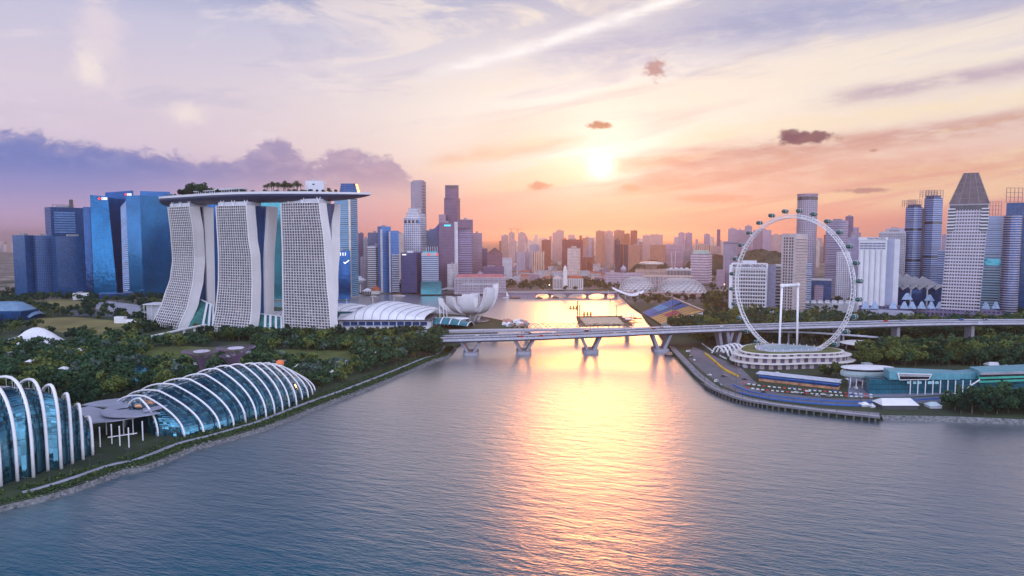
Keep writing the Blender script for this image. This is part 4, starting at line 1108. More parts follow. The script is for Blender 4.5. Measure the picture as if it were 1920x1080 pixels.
tower('old_bank_block', 'stepped white old bank block with small windows before the purple towers', 838, 858, 495, C-60, F('white_punched', (.66,.62,.64), (.18,.16,.22), 3.2, 3.8, .4, .5, .7), uc=848, th=.5)
tower('office_block', 'mauve block right of the orange-sign tower', 886, 904, 437, C+60, mauveF)
tower('office_block', 'low mauve stepped block behind the riverside gable block', 888, 914, 466, C+90, purpleF)
t, P, zt = tower('gabled_block', 'brown gable-roofed tower at the right end of the bank cluster', 913, 942, 475, C+10, F('brown_grid', (.20,.10,.13), (.10,.06,.09), 3, 3.6, .5, .5, .7), roofbits=False)
m_ = (P[0]+P[1])/2; m2 = (P[2]+P[3])/2; mb = MB(); zr = Z(464,C+10)
i = mb.add([(P[0].x,P[0].y,zt),(P[1].x,P[1].y,zt),(P[2].x,P[2].y,zt),(P[3].x,P[3].y,zt),(m_.x,m_.y,zr),(m2.x,m2.y,zr)])
mb.face((i,i+1,i+4)); mb.face((i+2,i+3,i+5)); mb.face((i+1,i+2,i+5,i+4)); mb.face((i+3,i,i+4,i+5)); mb.build('gable_roof', plain('brown_roof', (.16,.09,.10), .8), t)
tower('low_block', 'low brown annex below the gabled tower', 905, 945, 500, C-30, purpleF, cat='building')
# colonnaded hotel by the river mouth
t, P, zt = tower('grand_hotel', 'long colonnaded stone hotel with a red mansard roof at the river mouth', 851, 949, 521, C-100, F('classical_stone', (.44,.38,.44), (.16,.13,.19), 3.6, 6.5, .45, .6, .8), dep=40, roofbits=False)
MB().prism(grow(P, -2), zt, zt+8, pts1=grow(P, -7)).build('mansard_roof', plain('mauve_red_tile', (.40,.15,.16), .8, 0, .2, .2), t)
MB().prism(grow(P, .9), zt-.8, zt+.5).build('cornice', conc_lt, t)
MB().prism(plan(866, 935, C-101, 2), zt-16, zt-13.5).build('balcony_ledge', white, t)
for k in range(24):
    p = P[0].lerp(P[1], .03+.94*k/23); MB().obox(p + Vector((0,-1)), P[1]-P[0], 1.0, 1.4, GZ+10, zt-1).build('column', conc_lt, t)
c = cen(P); MB().lathe((c.x,c.y,zt+8), [(7,0),(6,4),(2,6),(.4,10)], 12).build('roof_lantern', mauveF, t)
# round lookout and pavilions at the pier
Y = 1690
t = thing('lookout_tower', 'white round lookout tower like a stacked disc on columns by the bay', 'lookout', (X(669.5,Y), Y, GZ))
p = t.location
for a in range(3): MB().tube([(p.x+6*math.cos(a*2.1),p.y+6*math.sin(a*2.1),GZ),(p.x+6*math.cos(a*2.1),p.y+6*math.sin(a*2.1),Z(529,Y))], 2.2, 8).build('column', white, t)
MB().lathe((p.x,p.y,Z(531,Y)), [(9,0),(15,3),(15,5),(20,7),(20.5,10),(14,10.5),(14,13),(9,13),(9,17),(.5,17)], 30).build('gallery', white, t)
t = thing('pier_pavilion', 'white arched pier pavilion with a red hipped roof by the bay', 'pavilion', (X(693,1640), 1640, GZ))
x0, x1 = X(678,1640), X(709,1640); MB().box(x0, x1, 1640, 1662, GZ, GZ+8).build('wall', warmwhite, t)
MB().prism([(x0-1,1639),(x0+22,1639),(x0+22,1663),(x0-1,1663)], GZ+8, GZ+14, pts1=[(x0+8,1650),(x0+13,1650),(x0+13,1652),(x0+8,1652)]).build('front_roof', vaultw, t)
MB().prism([(x0+18,1640),(x1+1,1640),(x1+1,1668),(x0+18,1668)], GZ+8.2, GZ+19, pts1=[(x0+26,1653),(x1-6,1653),(x1-6,1655),(x0+26,1655)]).build('red_roof', redtile, t)
for k in range(5): MB().box(x0+1+k*4.2, x0+3.4+k*4.2, 1639.4, 1639.9, GZ, GZ+6).build('arch_opening', darkglass, t)
mb = MB()
t = thing('jetty_roof', 'long wavy pale roof along the quay below the grand hotel', 'canopy', (X(865,1650), 1650, GZ))
x0, x1 = X(795,1650), X(942,1650); rg = []
for k in range(25):
    x = x0 + (x1-x0)*k/24; z = GZ + 11 + 2.2*math.sin(k*1.05); rg.append([(x,1645,z),(x,1668,z+2.5),(x,1668,z+1.7),(x,1645,z-.8)])
MB().loft(rg).build('roof', conc_lt, t); MB().box(x0+2, x1-2, 1650, 1664, GZ, GZ+8).build('glass_front', darkglass, t)
rg = random.Random(3)
for k in range(14):
    u = 716 + rg.random()*84; v = 541 + rg.random()*6; p = gp(u, v); w = 8+rg.random()*16
    o = thing('quay_kiosk', ('grey', 'white', 'blue glass')[k%3] + ' low kiosk on the bay promenade below the bank blocks', 'kiosk', p, ('grey','white','blue glass')[k%3] + ' kiosks on the bay promenade')
    MB().box(p.x-w/2, p.x+w/2, p.y, p.y+8, GZ, GZ+4).build('wall', (mauveF, whiteF, tealg)[k%3], o); MB().box(p.x-w/2-1, p.x+w/2+1, p.y-1, p.y+9, GZ+4, GZ+4.8).build('roof', (roofgrey, vaultw, conc_lt)[k%3], o)
# ------------------------------------------------------------------ the middle of the city, under the sun
Mt = []
def T(lab, u0, u1, vt, Y, mat, **k):
    k.setdefault('cat', 'tower'); nm = k.pop('name', 'tower_block')
    r = tower(nm, lab, u0, u1, vt, Y, mat, **k); Mt.append((u0, u1, vt, Y)); return r
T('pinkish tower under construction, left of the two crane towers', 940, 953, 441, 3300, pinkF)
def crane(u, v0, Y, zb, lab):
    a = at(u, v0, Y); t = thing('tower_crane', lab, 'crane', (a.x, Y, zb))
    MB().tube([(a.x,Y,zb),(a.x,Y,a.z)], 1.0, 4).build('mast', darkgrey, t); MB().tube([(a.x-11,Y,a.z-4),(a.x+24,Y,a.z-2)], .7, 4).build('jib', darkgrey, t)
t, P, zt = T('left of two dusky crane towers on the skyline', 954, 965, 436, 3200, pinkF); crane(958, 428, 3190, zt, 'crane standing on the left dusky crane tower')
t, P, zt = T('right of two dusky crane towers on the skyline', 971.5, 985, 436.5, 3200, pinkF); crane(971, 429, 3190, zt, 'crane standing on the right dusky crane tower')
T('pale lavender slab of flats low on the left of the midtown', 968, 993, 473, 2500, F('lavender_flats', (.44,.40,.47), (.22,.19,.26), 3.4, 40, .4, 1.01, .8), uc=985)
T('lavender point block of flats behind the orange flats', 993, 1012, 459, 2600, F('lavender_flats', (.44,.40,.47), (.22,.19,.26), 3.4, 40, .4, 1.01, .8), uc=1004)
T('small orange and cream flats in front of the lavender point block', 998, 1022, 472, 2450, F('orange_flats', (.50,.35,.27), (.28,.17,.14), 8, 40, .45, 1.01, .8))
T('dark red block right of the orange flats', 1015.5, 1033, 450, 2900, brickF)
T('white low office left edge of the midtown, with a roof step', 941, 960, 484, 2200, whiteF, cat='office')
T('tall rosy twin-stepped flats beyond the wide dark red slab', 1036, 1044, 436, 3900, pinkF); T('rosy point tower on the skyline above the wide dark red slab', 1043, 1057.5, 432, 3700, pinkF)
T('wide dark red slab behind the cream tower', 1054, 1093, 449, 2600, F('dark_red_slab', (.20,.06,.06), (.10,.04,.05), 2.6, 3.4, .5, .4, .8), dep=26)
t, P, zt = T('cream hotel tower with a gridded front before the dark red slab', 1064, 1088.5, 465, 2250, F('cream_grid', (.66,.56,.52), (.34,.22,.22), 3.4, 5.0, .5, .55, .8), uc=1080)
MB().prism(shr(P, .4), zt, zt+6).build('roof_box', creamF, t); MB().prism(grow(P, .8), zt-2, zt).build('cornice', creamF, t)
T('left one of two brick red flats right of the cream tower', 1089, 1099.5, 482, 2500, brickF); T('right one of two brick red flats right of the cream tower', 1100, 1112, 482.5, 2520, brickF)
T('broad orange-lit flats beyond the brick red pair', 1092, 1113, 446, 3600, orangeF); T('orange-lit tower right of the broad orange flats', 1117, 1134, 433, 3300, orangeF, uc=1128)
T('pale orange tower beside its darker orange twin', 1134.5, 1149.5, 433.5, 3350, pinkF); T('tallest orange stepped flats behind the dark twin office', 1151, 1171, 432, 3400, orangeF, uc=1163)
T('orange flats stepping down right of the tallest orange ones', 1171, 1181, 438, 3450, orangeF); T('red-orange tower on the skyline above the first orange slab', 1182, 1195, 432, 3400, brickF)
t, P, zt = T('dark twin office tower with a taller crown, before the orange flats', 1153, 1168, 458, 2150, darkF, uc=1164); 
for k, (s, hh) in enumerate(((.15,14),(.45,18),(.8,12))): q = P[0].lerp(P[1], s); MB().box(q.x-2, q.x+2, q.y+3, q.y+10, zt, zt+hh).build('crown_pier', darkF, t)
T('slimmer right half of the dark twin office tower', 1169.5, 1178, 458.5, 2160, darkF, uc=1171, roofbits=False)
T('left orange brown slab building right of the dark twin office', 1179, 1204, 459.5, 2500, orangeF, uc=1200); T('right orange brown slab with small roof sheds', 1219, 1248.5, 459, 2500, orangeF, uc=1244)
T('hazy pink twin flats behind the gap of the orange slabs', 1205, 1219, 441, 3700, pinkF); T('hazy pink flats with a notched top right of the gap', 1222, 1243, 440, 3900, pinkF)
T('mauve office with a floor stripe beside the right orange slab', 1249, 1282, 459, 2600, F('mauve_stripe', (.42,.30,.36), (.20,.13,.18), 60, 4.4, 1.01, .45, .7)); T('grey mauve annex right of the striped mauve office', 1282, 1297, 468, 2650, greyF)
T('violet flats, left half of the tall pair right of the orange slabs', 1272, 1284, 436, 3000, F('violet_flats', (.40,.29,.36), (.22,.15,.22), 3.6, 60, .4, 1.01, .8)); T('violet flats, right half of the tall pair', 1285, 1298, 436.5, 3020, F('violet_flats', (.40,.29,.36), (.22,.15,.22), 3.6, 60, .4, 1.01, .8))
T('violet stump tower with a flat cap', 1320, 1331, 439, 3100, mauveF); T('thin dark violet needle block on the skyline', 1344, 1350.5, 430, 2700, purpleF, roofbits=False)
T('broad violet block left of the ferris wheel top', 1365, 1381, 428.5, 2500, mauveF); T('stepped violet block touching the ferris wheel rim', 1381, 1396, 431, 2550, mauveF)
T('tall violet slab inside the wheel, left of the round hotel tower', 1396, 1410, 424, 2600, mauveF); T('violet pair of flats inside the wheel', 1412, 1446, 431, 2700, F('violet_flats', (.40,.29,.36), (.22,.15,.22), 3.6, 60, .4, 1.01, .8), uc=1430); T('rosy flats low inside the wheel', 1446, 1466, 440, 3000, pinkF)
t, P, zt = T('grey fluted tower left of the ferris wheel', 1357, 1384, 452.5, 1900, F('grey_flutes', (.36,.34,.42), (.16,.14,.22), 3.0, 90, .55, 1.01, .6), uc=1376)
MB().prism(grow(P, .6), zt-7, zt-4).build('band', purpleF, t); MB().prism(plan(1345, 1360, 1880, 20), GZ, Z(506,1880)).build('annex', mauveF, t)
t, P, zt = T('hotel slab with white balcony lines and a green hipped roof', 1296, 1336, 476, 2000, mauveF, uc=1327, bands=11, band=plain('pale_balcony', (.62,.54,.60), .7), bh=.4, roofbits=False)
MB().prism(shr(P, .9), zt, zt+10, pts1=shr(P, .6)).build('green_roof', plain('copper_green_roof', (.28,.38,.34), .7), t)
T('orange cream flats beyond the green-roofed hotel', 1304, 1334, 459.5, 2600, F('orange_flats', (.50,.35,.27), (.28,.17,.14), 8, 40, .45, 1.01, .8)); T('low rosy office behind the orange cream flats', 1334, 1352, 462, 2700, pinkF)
# civic buildings
t, P, zt = T('white colonnaded parliament block with deep vertical openings', 1250, 1297, 507, 1900, offwhite, name='parliament', cat='parliament', roofbits=False, dep=40)
MB().prism(grow(P, 1.5), zt, zt+3).build('cornice', conc_lt, t)
for k in range(17):
    q = P[0].lerp(P[1], .04+.92*k/16); MB().box(q.x-1.1, q.x+1.1, q.y-.7, q.y+1, GZ+2, zt-1.5).build('window', darkglass, t)
for k in range(4): q = cen(P); MB().lathe((q.x-22+k*15, q.y, zt+3), [(6,0),(5,2.5),(2,4),(.3,4.5)], 14).build('roof_dome', conc_lt, t)
a = gp(1263, 514); t = thing('mast_pair', 'tall pair of slanting white masts above the parliament block', 'mast', (X(1263,2050), 2050, GZ))
for s in (-1, 1): p0 = at(1263+s*.8, 505, 2050); p1 = at(1263+s*4.2, 470 if s > 0 else 474, 2050); MB().tube([(p0.x,2050,GZ), p1], .9, 5, .4).build('mast', steelwhite, t)
Y = 1930; c = at(1224, 494, Y)
t = thing('disc_court', 'court building topped by a big flat pale disc', 'courthouse', (c.x, Y, GZ))
MB().lathe((c.x, Y+20, c.z-6), [(16,-10),(16,0),(33,3),(36,6),(30,9),(10,11),(.5,11.3)], 36).build('disc', plain('pale_disc_metal', (.62,.55,.50), .4, .2), t, smooth=True)
MB().prism(plan(1192, 1256, Y, 40), GZ, Z(505,Y)).build('wall', F('court_front', (.52,.40,.33), (.22,.15,.16), 3.4, 9, .5, .8, .8), t)
t = thing('domed_court', 'old domed courthouse, long pale classical front behind the spiky domes', 'courthouse', (X(1172,1880), 1880, GZ))
x0 = X(1172,1880); zt = Z(512,1880)
MB().prism(plan(1135, 1206, 1880, 40), GZ, zt).build('wall', F('classical_stone', (.44,.38,.44), (.16,.13,.19), 3.6, 6.5, .45, .6, .8), t)
MB().lathe((x0, 1900, zt), [(8,0),(8,7),(8.6,7.4),(8,11),(6.4,15),(3.4,18),(.8,19.3),(.4,22)], 24).build('dome', plain('grey_mauve_dome', (.36,.32,.38), .6), t, smooth=True)
t = thing('city_hall', 'long low colonnaded hall right of the domed courthouse', 'hall', (X(1250,1840), 1840, GZ))
q = plan(1206, 1302, 1840, 40); zt = Z(519,1840); MB().prism(q, GZ, zt).build('wall', F('hall_front', (.44,.36,.38), (.17,.13,.17), 3.2, 12, .5, .8, .8), t)
MB().prism(grow(q, 1), zt, zt+2).build('cornice', plain('sunlit_cornice', (.66,.5,.42), .7), t)  # sunlight put into the cornice's warm colour
for k in range(30): p = q[0].lerp(q[1], .02+.96*k/29); MB().box(p.x-.7, p.x+.7, p.y-1.2, p.y, GZ+4, zt-.2).build('column', conc_lt, t)
Y = 1790
t = thing('clock_tower_theatre', 'white theatre with a tall clock tower and red roof beyond the bridge', 'theatre', (X(1061,Y), Y, GZ))
x0, x1 = X(1038,Y), X(1056,Y); MB().box(x0, x1, Y, Y+30, GZ, Z(522,Y)).build('left_wing', warmwhite, t); x2, x3 = X(1064,Y), X(1094,Y); MB().box(x2, x3, Y, Y+30, GZ, Z(522,Y)).build('right_wing', warmwhite, t)
for k in range(6): MB().box(x0+1+k*4, x0+3+k*4, Y-.5, Y+.2, GZ+3, Z(523.5,Y)).build('window', plain('dusky_opening', (.12,.09,.12), .6), t)
for k in range(8): MB().box(x2+2+k*5, x2+4+k*5, Y-.5, Y+.2, GZ+3, Z(523.5,Y)).build('window', plain('dusky_opening', (.12,.09,.12), .6), t)
MB().prism([(x2-1,Y-1),(x3+1,Y-1),(x3+1,Y+31),(x2-1,Y+31)], Z(522,Y), Z(517,Y), pts1=[(x2+7,Y+13),(x3-7,Y+13),(x3-7,Y+17),(x2+7,Y+17)]).build('red_roof', redtile, t)
MB().prism([(x0-1,Y-1),(x1+1,Y-1),(x1+1,Y+31),(x0-1,Y+31)], Z(522,Y), Z(518.5,Y), pts1=[(x0+6,Y+13),(x1-6,Y+13),(x1-6,Y+17),(x0+6,Y+17)]).build('gable_roof', plain('pale_pediment', (.62,.50,.46), .7), t)
cx = X(1060,Y); z1 = Z(506,Y); tw = MB().box(cx-5, cx+5, Y-3, Y+7, GZ, z1).build('clock_tower', warmwhite, t)
MB().prism([(cx-4,Y-2),(cx+4,Y-2),(cx+4,Y+6),(cx-4,Y+6)], z1, z1+5).build('belfry', warmwhite, t); MB().lathe((cx,Y+2,z1+5), [(4,0),(3.4,3),(1.2,5),(.3,8.5)], 12).build('cupola', warmwhite, t)
MB().lathe((cx, Y-3.2, z1-5), [(2.4,-.1),(2.4,.1)], 14).build('clock_face', darkgrey, t)
# spiky twin theatre domes
def spiky(label, u0, u1, vt, Y, skew):
    c0, c1 = at(u0, 548, Y).x, at(u1, 548, Y).x; a = (c1-c0)/2; bd = a*.62; H = Z(vt, Y)-GZ
    t = thing('spiky_dome', label, 'theatre', ((c0+c1)/2, Y+bd, GZ)); mb = MB(); nu, nv = 44, 12; G = []
    for j in range(nv+1):
        row = []
        for i in range(nu):
            th = 2*math.pi*i/nu; ph = math.pi/2*j/nv; cr = math.cos(ph)**.75
            x = (c0+c1)/2 + a*cr*math.cos(th) + skew*a*math.sin(ph)*(1-cr*math.cos(th)*.0); row.append(Vector((x, Y+bd + bd*cr*math.sin(th), GZ + H*math.sin(ph)**.92)))
        G.append(row)
    mb.loft(G, True, True); mb.build('glass_skin', plain('dome_skin', (.34,.34,.37), .28, .35, .2, .3), t, smooth=True)
    mb = MB()
    for j in range(1, nv):
        for i in range(nu):
            if (i+j) % 2: continue
            p = G[j][i]; q = G[j][(i+1) % nu]; r = G[j+1][i]; o = ((q-p).cross(r-p))
            if o.length < 1e-6: continue
            o.normalize(); tip = (p+q+r)/3 + o*1.9 + Vector((0,0,-.9)); pl = G[j][i-1]
            k = mb.add([pl, q, r, tip]); mb.face((k,k+1,k+3)); mb.face((k+1,k+2,k+3)); mb.face((k+2,k,k+3))
    mb.build('sunshade_spikes', plain('spike_aluminium', (.55,.52,.50), .4, .4, .15, .3), t)
    return t
spiky('left spiky shell dome of the waterfront theatres, shorter one', 1163, 1231, 521, 1640, .02)
spiky('right spiky shell dome of the waterfront theatres, longer one', 1240, 1333, 523, 1600, -.1)
t = thing('foyer_block', 'low pale foyer between and in front of the spiky domes', 'building', (X(1210,1600), 1600, GZ))
q = plan(1175, 1330, 1575, 20); MB().prism(q, GZ, GZ+8).build('wall', pinkF, t); MB().prism(grow(q, 1.5), GZ+8, GZ+9).build('roof', plain('rosy_roof', (.5,.36,.34), .7), t)
# low arched road bridge at the end of the bay
t = thing('arched_bridge', 'low road bridge on shallow arches at the far end of the bay', 'bridge', (X(1050,1590), 1590, 0))
x0, x1 = X(925,1590), X(1158,1590)
MB().box(x0, x1, 1590, 1614, 9, 12.2).build('deck', mauveF, t); MB().box(x0, x1, 1589.4, 1590, 11.6, 13.4).build('parapet', conc_lt, t)
ar = [(1005,1030),(1034,1063),(1068,1101),(1106,1136),(1138,1156)]
for u0, u1 in ar:
    a, b_ = X(u0,1590), X(u1,1590); mb = MB(); n = 12; rg = []
    for k in range(n+1):
        x = a-2 + (b_-a+4)*k/n; z = 2 + 6.2*math.sin(math.pi*k/n)**.6; rg.append([(x,1591,z),(x,1591,9.1),(x,1613,9.1),(x,1613,z)])
    mb.loft(rg); mb.build('arch', mauveF, t)
    MB().box(b_, b_+5, 1591, 1613, -3, 8).build('pier', mauveF, t)
MB().box(x0, X(1005,1590), 1591.5, 1612, -3, 9).build('abutment', mauveF, t)
# white tensile pavilion on the right shore
t = thing('tensile_pavilion', 'white winged fabric pavilion with masts on the right bay shore', 'pavilion', gp(1190, 562))
Y = gp(1190, 560).y
mb = MB(); rg = []
for i in range(13):
    s = i/12; u = 1148 + 58*s; z = GZ + 9 + 13*abs(s-.62)**1.5*2.4
    c = at(u, 556, Y); w = 6 + 12*math.sin(math.pi*s); rg.append([(c.x,Y-w,z-2),(c.x,Y,z+2.5),(c.x,Y+w,z-2),(c.x,Y,z+1.6)])
mb.loft(rg); mb.build('wing_roof', steelwhite, t)
for u, v in ((1140,543),(1178,549),(1178.5,552)): p = at(u, v, Y); q = at(u+3, 562, Y); MB().tube([(q.x,Y,GZ), p], .7, 5, .35).build('mast', steelwhite, t)
for k in range(4): p = at(1160+k*12, 560, Y); MB().box(p.x-.6, p.x+.6, Y-3, Y-2, GZ, GZ+10).build('post', steelwhite, t)
# stepped grandstand with coloured seats
gs = thing('grandstand', 'open grandstand with blue, yellow and red seat blocks facing the bay', 'grandstand', gp(1260, 600))
A = [gp(1207, 585), gp(1266, 610), gp(1316, 596), gp(1256, 565)]
lo0, lo1 = gp(1204, 588, GZ), gp(1240, 610, GZ); hi0 = at(1262, 561, 1230); hi1 = at(1318, 585, 1085)
lo0 = Vector((lo0.x, lo0.y, GZ+2)); lo1 = Vector((lo1.x, lo1.y, GZ+2))
seat = {'b': plain('blue_seats', (.04,.17,.42), .6, 0, .2, .3), 'y': plain('yellow_seats', (.62,.38,.16), .6, 0, .2, .3), 'r': plain('red_seats', (.50,.08,.14), .6, 0, .2, .3), 'c': plain('sky_seats', (.10,.32,.55), .6, 0, .2, .3)}
def gpos(s, r): return (lo0.lerp(lo1, s)).lerp(hi0.lerp(hi1, s), r)
NR = 22
cols = [(0,.36,'b'),(.37,.47,'b'),(.48,.56,'y'),(.57,.66,'y'),(.67,.76,'y'),(.77,.86,'y'),(.87,1,'y')]
for ci, (s0, s1, cc) in enumerate(cols):
    for (r0, r1) in ((0,.3),(.31,.62),(.63,1)):
        c_ = cc
        if ci in (2,3,4,5) and r0 == .31: c_ = 'r' if ci in (3,4) else 'y'
        if ci == 0 and r0 == .31: c_ = 'c'
        if ci in (1,2) and r0 == .63: c_ = 'b'
        mb = MB(); n = 7
        for k in range(n):
            f0 = r0 + (r1-r0)*k/n; f1 = r0 + (r1-r0)*(k+1)/n
            a, b_, c, d = gpos(s0,f0), gpos(s1,f0), gpos(s1,f1), gpos(s0,f1); zt = a.z + .9; zb_ = d.z + .9
            i = mb.add([(a.x,a.y,a.z),(b_.x,b_.y,a.z),(b_.x,b_.y,d.z),(a.x,a.y,d.z),(c.x,c.y,d.z),(d.x,d.y,d.z)])
            mb.face((i,i+1,i+2,i+3)); mb.face((i+3,i+2,i+4,i+5))
        mb.build('seat_block', seat[c_], gs)
mb = MB(); i = mb.add([hi0, hi1, (hi1.x,hi1.y,GZ), (hi0.x,hi0.y,GZ), lo1, (lo1.x,lo1.y,GZ)])
mb.face((i+1,i,i+3,i+2)); mb.face((i+4,i+1,i+2,i+5)); mb.build('back_wall', offwhite, gs)
e = (hi1-lo1)
for k in range(6):
    for j in range(3):
        f = .42+.1*k; q = lo1.lerp(hi1, f); h_ = q.z-GZ
        if GZ+3+j*6+4 < q.z: MB().beam((q.x+e.x*.002,q.y-1,GZ+3+j*6+2),(q.x+e.x*.07,q.y+e.y*.07-1,GZ+3+j*6+2),.6,3.6).build('opening', darkglass, gs)
MB().beam(hi0+Vector((0,2,3)), hi1+Vector((0,2,3)), 4, 1).build('rim_roof', plain('rosy_roof', (.5,.36,.34), .7), gs)
# floating platform with scaffold masts
fp = thing('floating_platform', 'dark rimmed floating stage with a pale deck on the bay', 'floating stage', gp(1145, 600, 0))
q = [gp(1098,609,1),gp(1172,608,1),(gp(1158,595,1)),gp(1086,596,1)]; o = [gp(1086,611,1),gp(1186,609,1),gp(1166,592,1),gp(1080,593,1)]
MB().prism([(p.x,p.y) for p in o], -.6, 1.2).build('pontoon', plain('brown_deck', (.12,.08,.06), .8), fp); MB().prism([(p.x,p.y) for p in q], 1.2, 1.5).build('stage_deck', plain('pale_deck', (.55,.47,.34), .75), fp)
for u, v0, v1 in ((1083,564,603),(1087,572,603)):
    p = gp(u, v1, 1); z = at(u, v0, p.y).z; MB().tube([p, (p.x,p.y,z)], .9, 4).build('scaffold_mast', plain('scaffold_brown', (.20,.11,.06), .7), fp)
for u, v0, v1 in ((1144,560,594),(1156,572,596)):
    p = gp(u, v1, 0); z = at(u, v0, p.y).z; o = MB().tube([(p.x,p.y,-1), (p.x,p.y,z)], .5, 5).build('lamp_mast', darkgrey); tag(o, 'thin dark pole standing in the bay by the floating stage', 'pole', 'poles in the bay')
rg = random.Random(8)
for k in range(9): 
    p = gp(1172 + rg.random()*24, 596 + rg.random()*12, GZ); w = 4+5*rg.random(); t = thing('stage_truss', 'brown scaffold frame on the quay beside the floating stage', 'scaffold', p, 'scaffold frames by the floating stage')
    MB().box(p.x-w, p.x+w, p.y, p.y+3, GZ, GZ+1.5).build('base', plain('scaffold_brown', (.20,.11,.06), .7), t); MB().box(p.x-w, p.x-w+.8, p.y, p.y+1, GZ, GZ+7).build('post', darkgrey, t); MB().box(p.x-w, p.x+w, p.y, p.y+1, GZ+7, GZ+7.8).build('beam', steelwhite, t)
for k, (u, v) in enumerate(((1075,578.5),(1101,590.5))):
    p = gp(u, v, 0); t = thing('goal_pontoon', ('upper','lower')[k] + ' small orange frame raft floating on the bay', 'raft', p)
    MB().box(p.x-9,p.x+9,p.y,p.y+3,0,.6).build('raft', plain('scaffold_brown', (.20,.11,.06), .7), t)
    for s in (-7,-1,5): MB().box(p.x+s, p.x+s+3, p.y, p.y+1, .6, 5.5).build('frame', plain('orange_frame', (.65,.25,.04), .6), t)
# boats
def boat(u, v, L, lab, hullm, cabin=True, sail=False):
    p = gp(u, v, 0); t = thing('boat', lab, 'boat', p)
    pr = [(-.5,.12),(-.42,.2),(.2,.2),(.42,.1),(.5,0)]
    pl = [(p.x+a*L, p.y+b_*L) for a, b_ in pr] + [(p.x+a*L, p.y-b_*L) for a, b_ in pr[::-1][1:]]
    MB().prism(pl[::-1], -.4, 1.8, pts1=[(p.x+(x-p.x)*1.08, p.y+(y-p.y)*1.1) for x, y in pl[::-1]]).build('hull', hullm, t)
    if cabin: MB().box(p.x-L*.3, p.x+L*.2, p.y-L*.1, p.y+L*.1, 1.8, 4.6).build('cabin', plain('boat_cabin', (.35,.22,.16), .6), t)
    if sail:
        MB().tube([(p.x,p.y,1.5),(p.x,p.y,17)], .25, 5).build('mast', darkgrey, t); mb = MB(); i = mb.add([(p.x+.3,p.y,3),(p.x+7,p.y+1,3.4),(p.x+.3,p.y,16.5),(p.x+.3,p.y+.15,3),(p.x+7,p.y+1.15,3.4),(p.x+.3,p.y+.15,16.5)])
        mb.face((i,i+1,i+2)); mb.face((i+5,i+4,i+3)); mb.face((i,i+2,i+5,i+3)); mb.face((i+1,i,i+3,i+4)); mb.face((i+2,i+1,i+4,i+5)); mb.build('sail', vaultw, t)
dk = plain('dark_hull', (.05,.04,.05), .6)
boat(966, 559.5, 24, 'long dark river boat nearest the left end of the arched bridge', dk); boat(1011, 559.5, 15, 'small dark boat, middle one of three under the arched bridge', dk); boat(1041, 558.8, 16, 'dark boat, right one of three under the arched bridge', dk)
boat(949, 558.5, 14, 'little white sailing boat at the left edge of the golden water', vaultw, False, True)
boat(1256, 668, 12, 'small dark launch moored by the right bridge pier', dk)
boat(748, 555, 30, 'long low white launch off the bank promenade', vaultw); boat(700, 556, 14, 'small white launch off the red-roofed pier pavilion', vaultw)
# hills and the hazy far city
hill = plain('far_woodland', (.045,.055,.035), .95, 0, .35, .02)
for u, v, w, Y in ((1268,480,120,2700),(1345,478,110,2500),(1440,470,140,2300),(1480,476,120,2250),(1230,490,90,2300)):
    x = X(u, Y); H = Z(v, Y)-GZ; W_ = X(u+w/2, Y)-x; mb = MB(); rg = []; rr = random.Random(u)
    for j in range(9):
        ph = math.pi/2*j/8; rg.append([(x + W_*math.cos(ph)*math.cos(2*math.pi*i/40)*(1+.09*rr.random()), Y+60+ 60*math.cos(ph)*math.sin(2*math.pi*i/40), GZ-2 + H*math.sin(ph)*(.9+.2*rr.random())) for i in range(40)])
    mb.loft(rg, True, True); structure(mb, 'hill', hill)
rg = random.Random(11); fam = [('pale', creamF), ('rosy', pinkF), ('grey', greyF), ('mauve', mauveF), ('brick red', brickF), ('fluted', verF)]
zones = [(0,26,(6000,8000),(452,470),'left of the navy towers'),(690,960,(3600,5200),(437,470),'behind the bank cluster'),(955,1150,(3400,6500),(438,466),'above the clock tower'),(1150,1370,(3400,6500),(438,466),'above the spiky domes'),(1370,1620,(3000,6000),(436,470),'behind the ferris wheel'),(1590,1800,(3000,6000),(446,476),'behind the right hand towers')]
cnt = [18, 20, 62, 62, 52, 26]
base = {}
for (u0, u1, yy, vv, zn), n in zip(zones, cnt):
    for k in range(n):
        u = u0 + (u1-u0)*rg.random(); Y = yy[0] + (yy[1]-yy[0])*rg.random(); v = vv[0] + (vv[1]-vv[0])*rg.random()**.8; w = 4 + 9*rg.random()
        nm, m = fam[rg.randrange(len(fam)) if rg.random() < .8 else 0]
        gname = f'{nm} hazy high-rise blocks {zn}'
        tower('distant_block', f'{nm} hazy high-rise block on the skyline {zn}', u-w/2, u+w/2, v, Y, m, uc=(u + w*.2 if rg.random() < .6 else None), group=gname, cat='high-rise', roofbits=False)
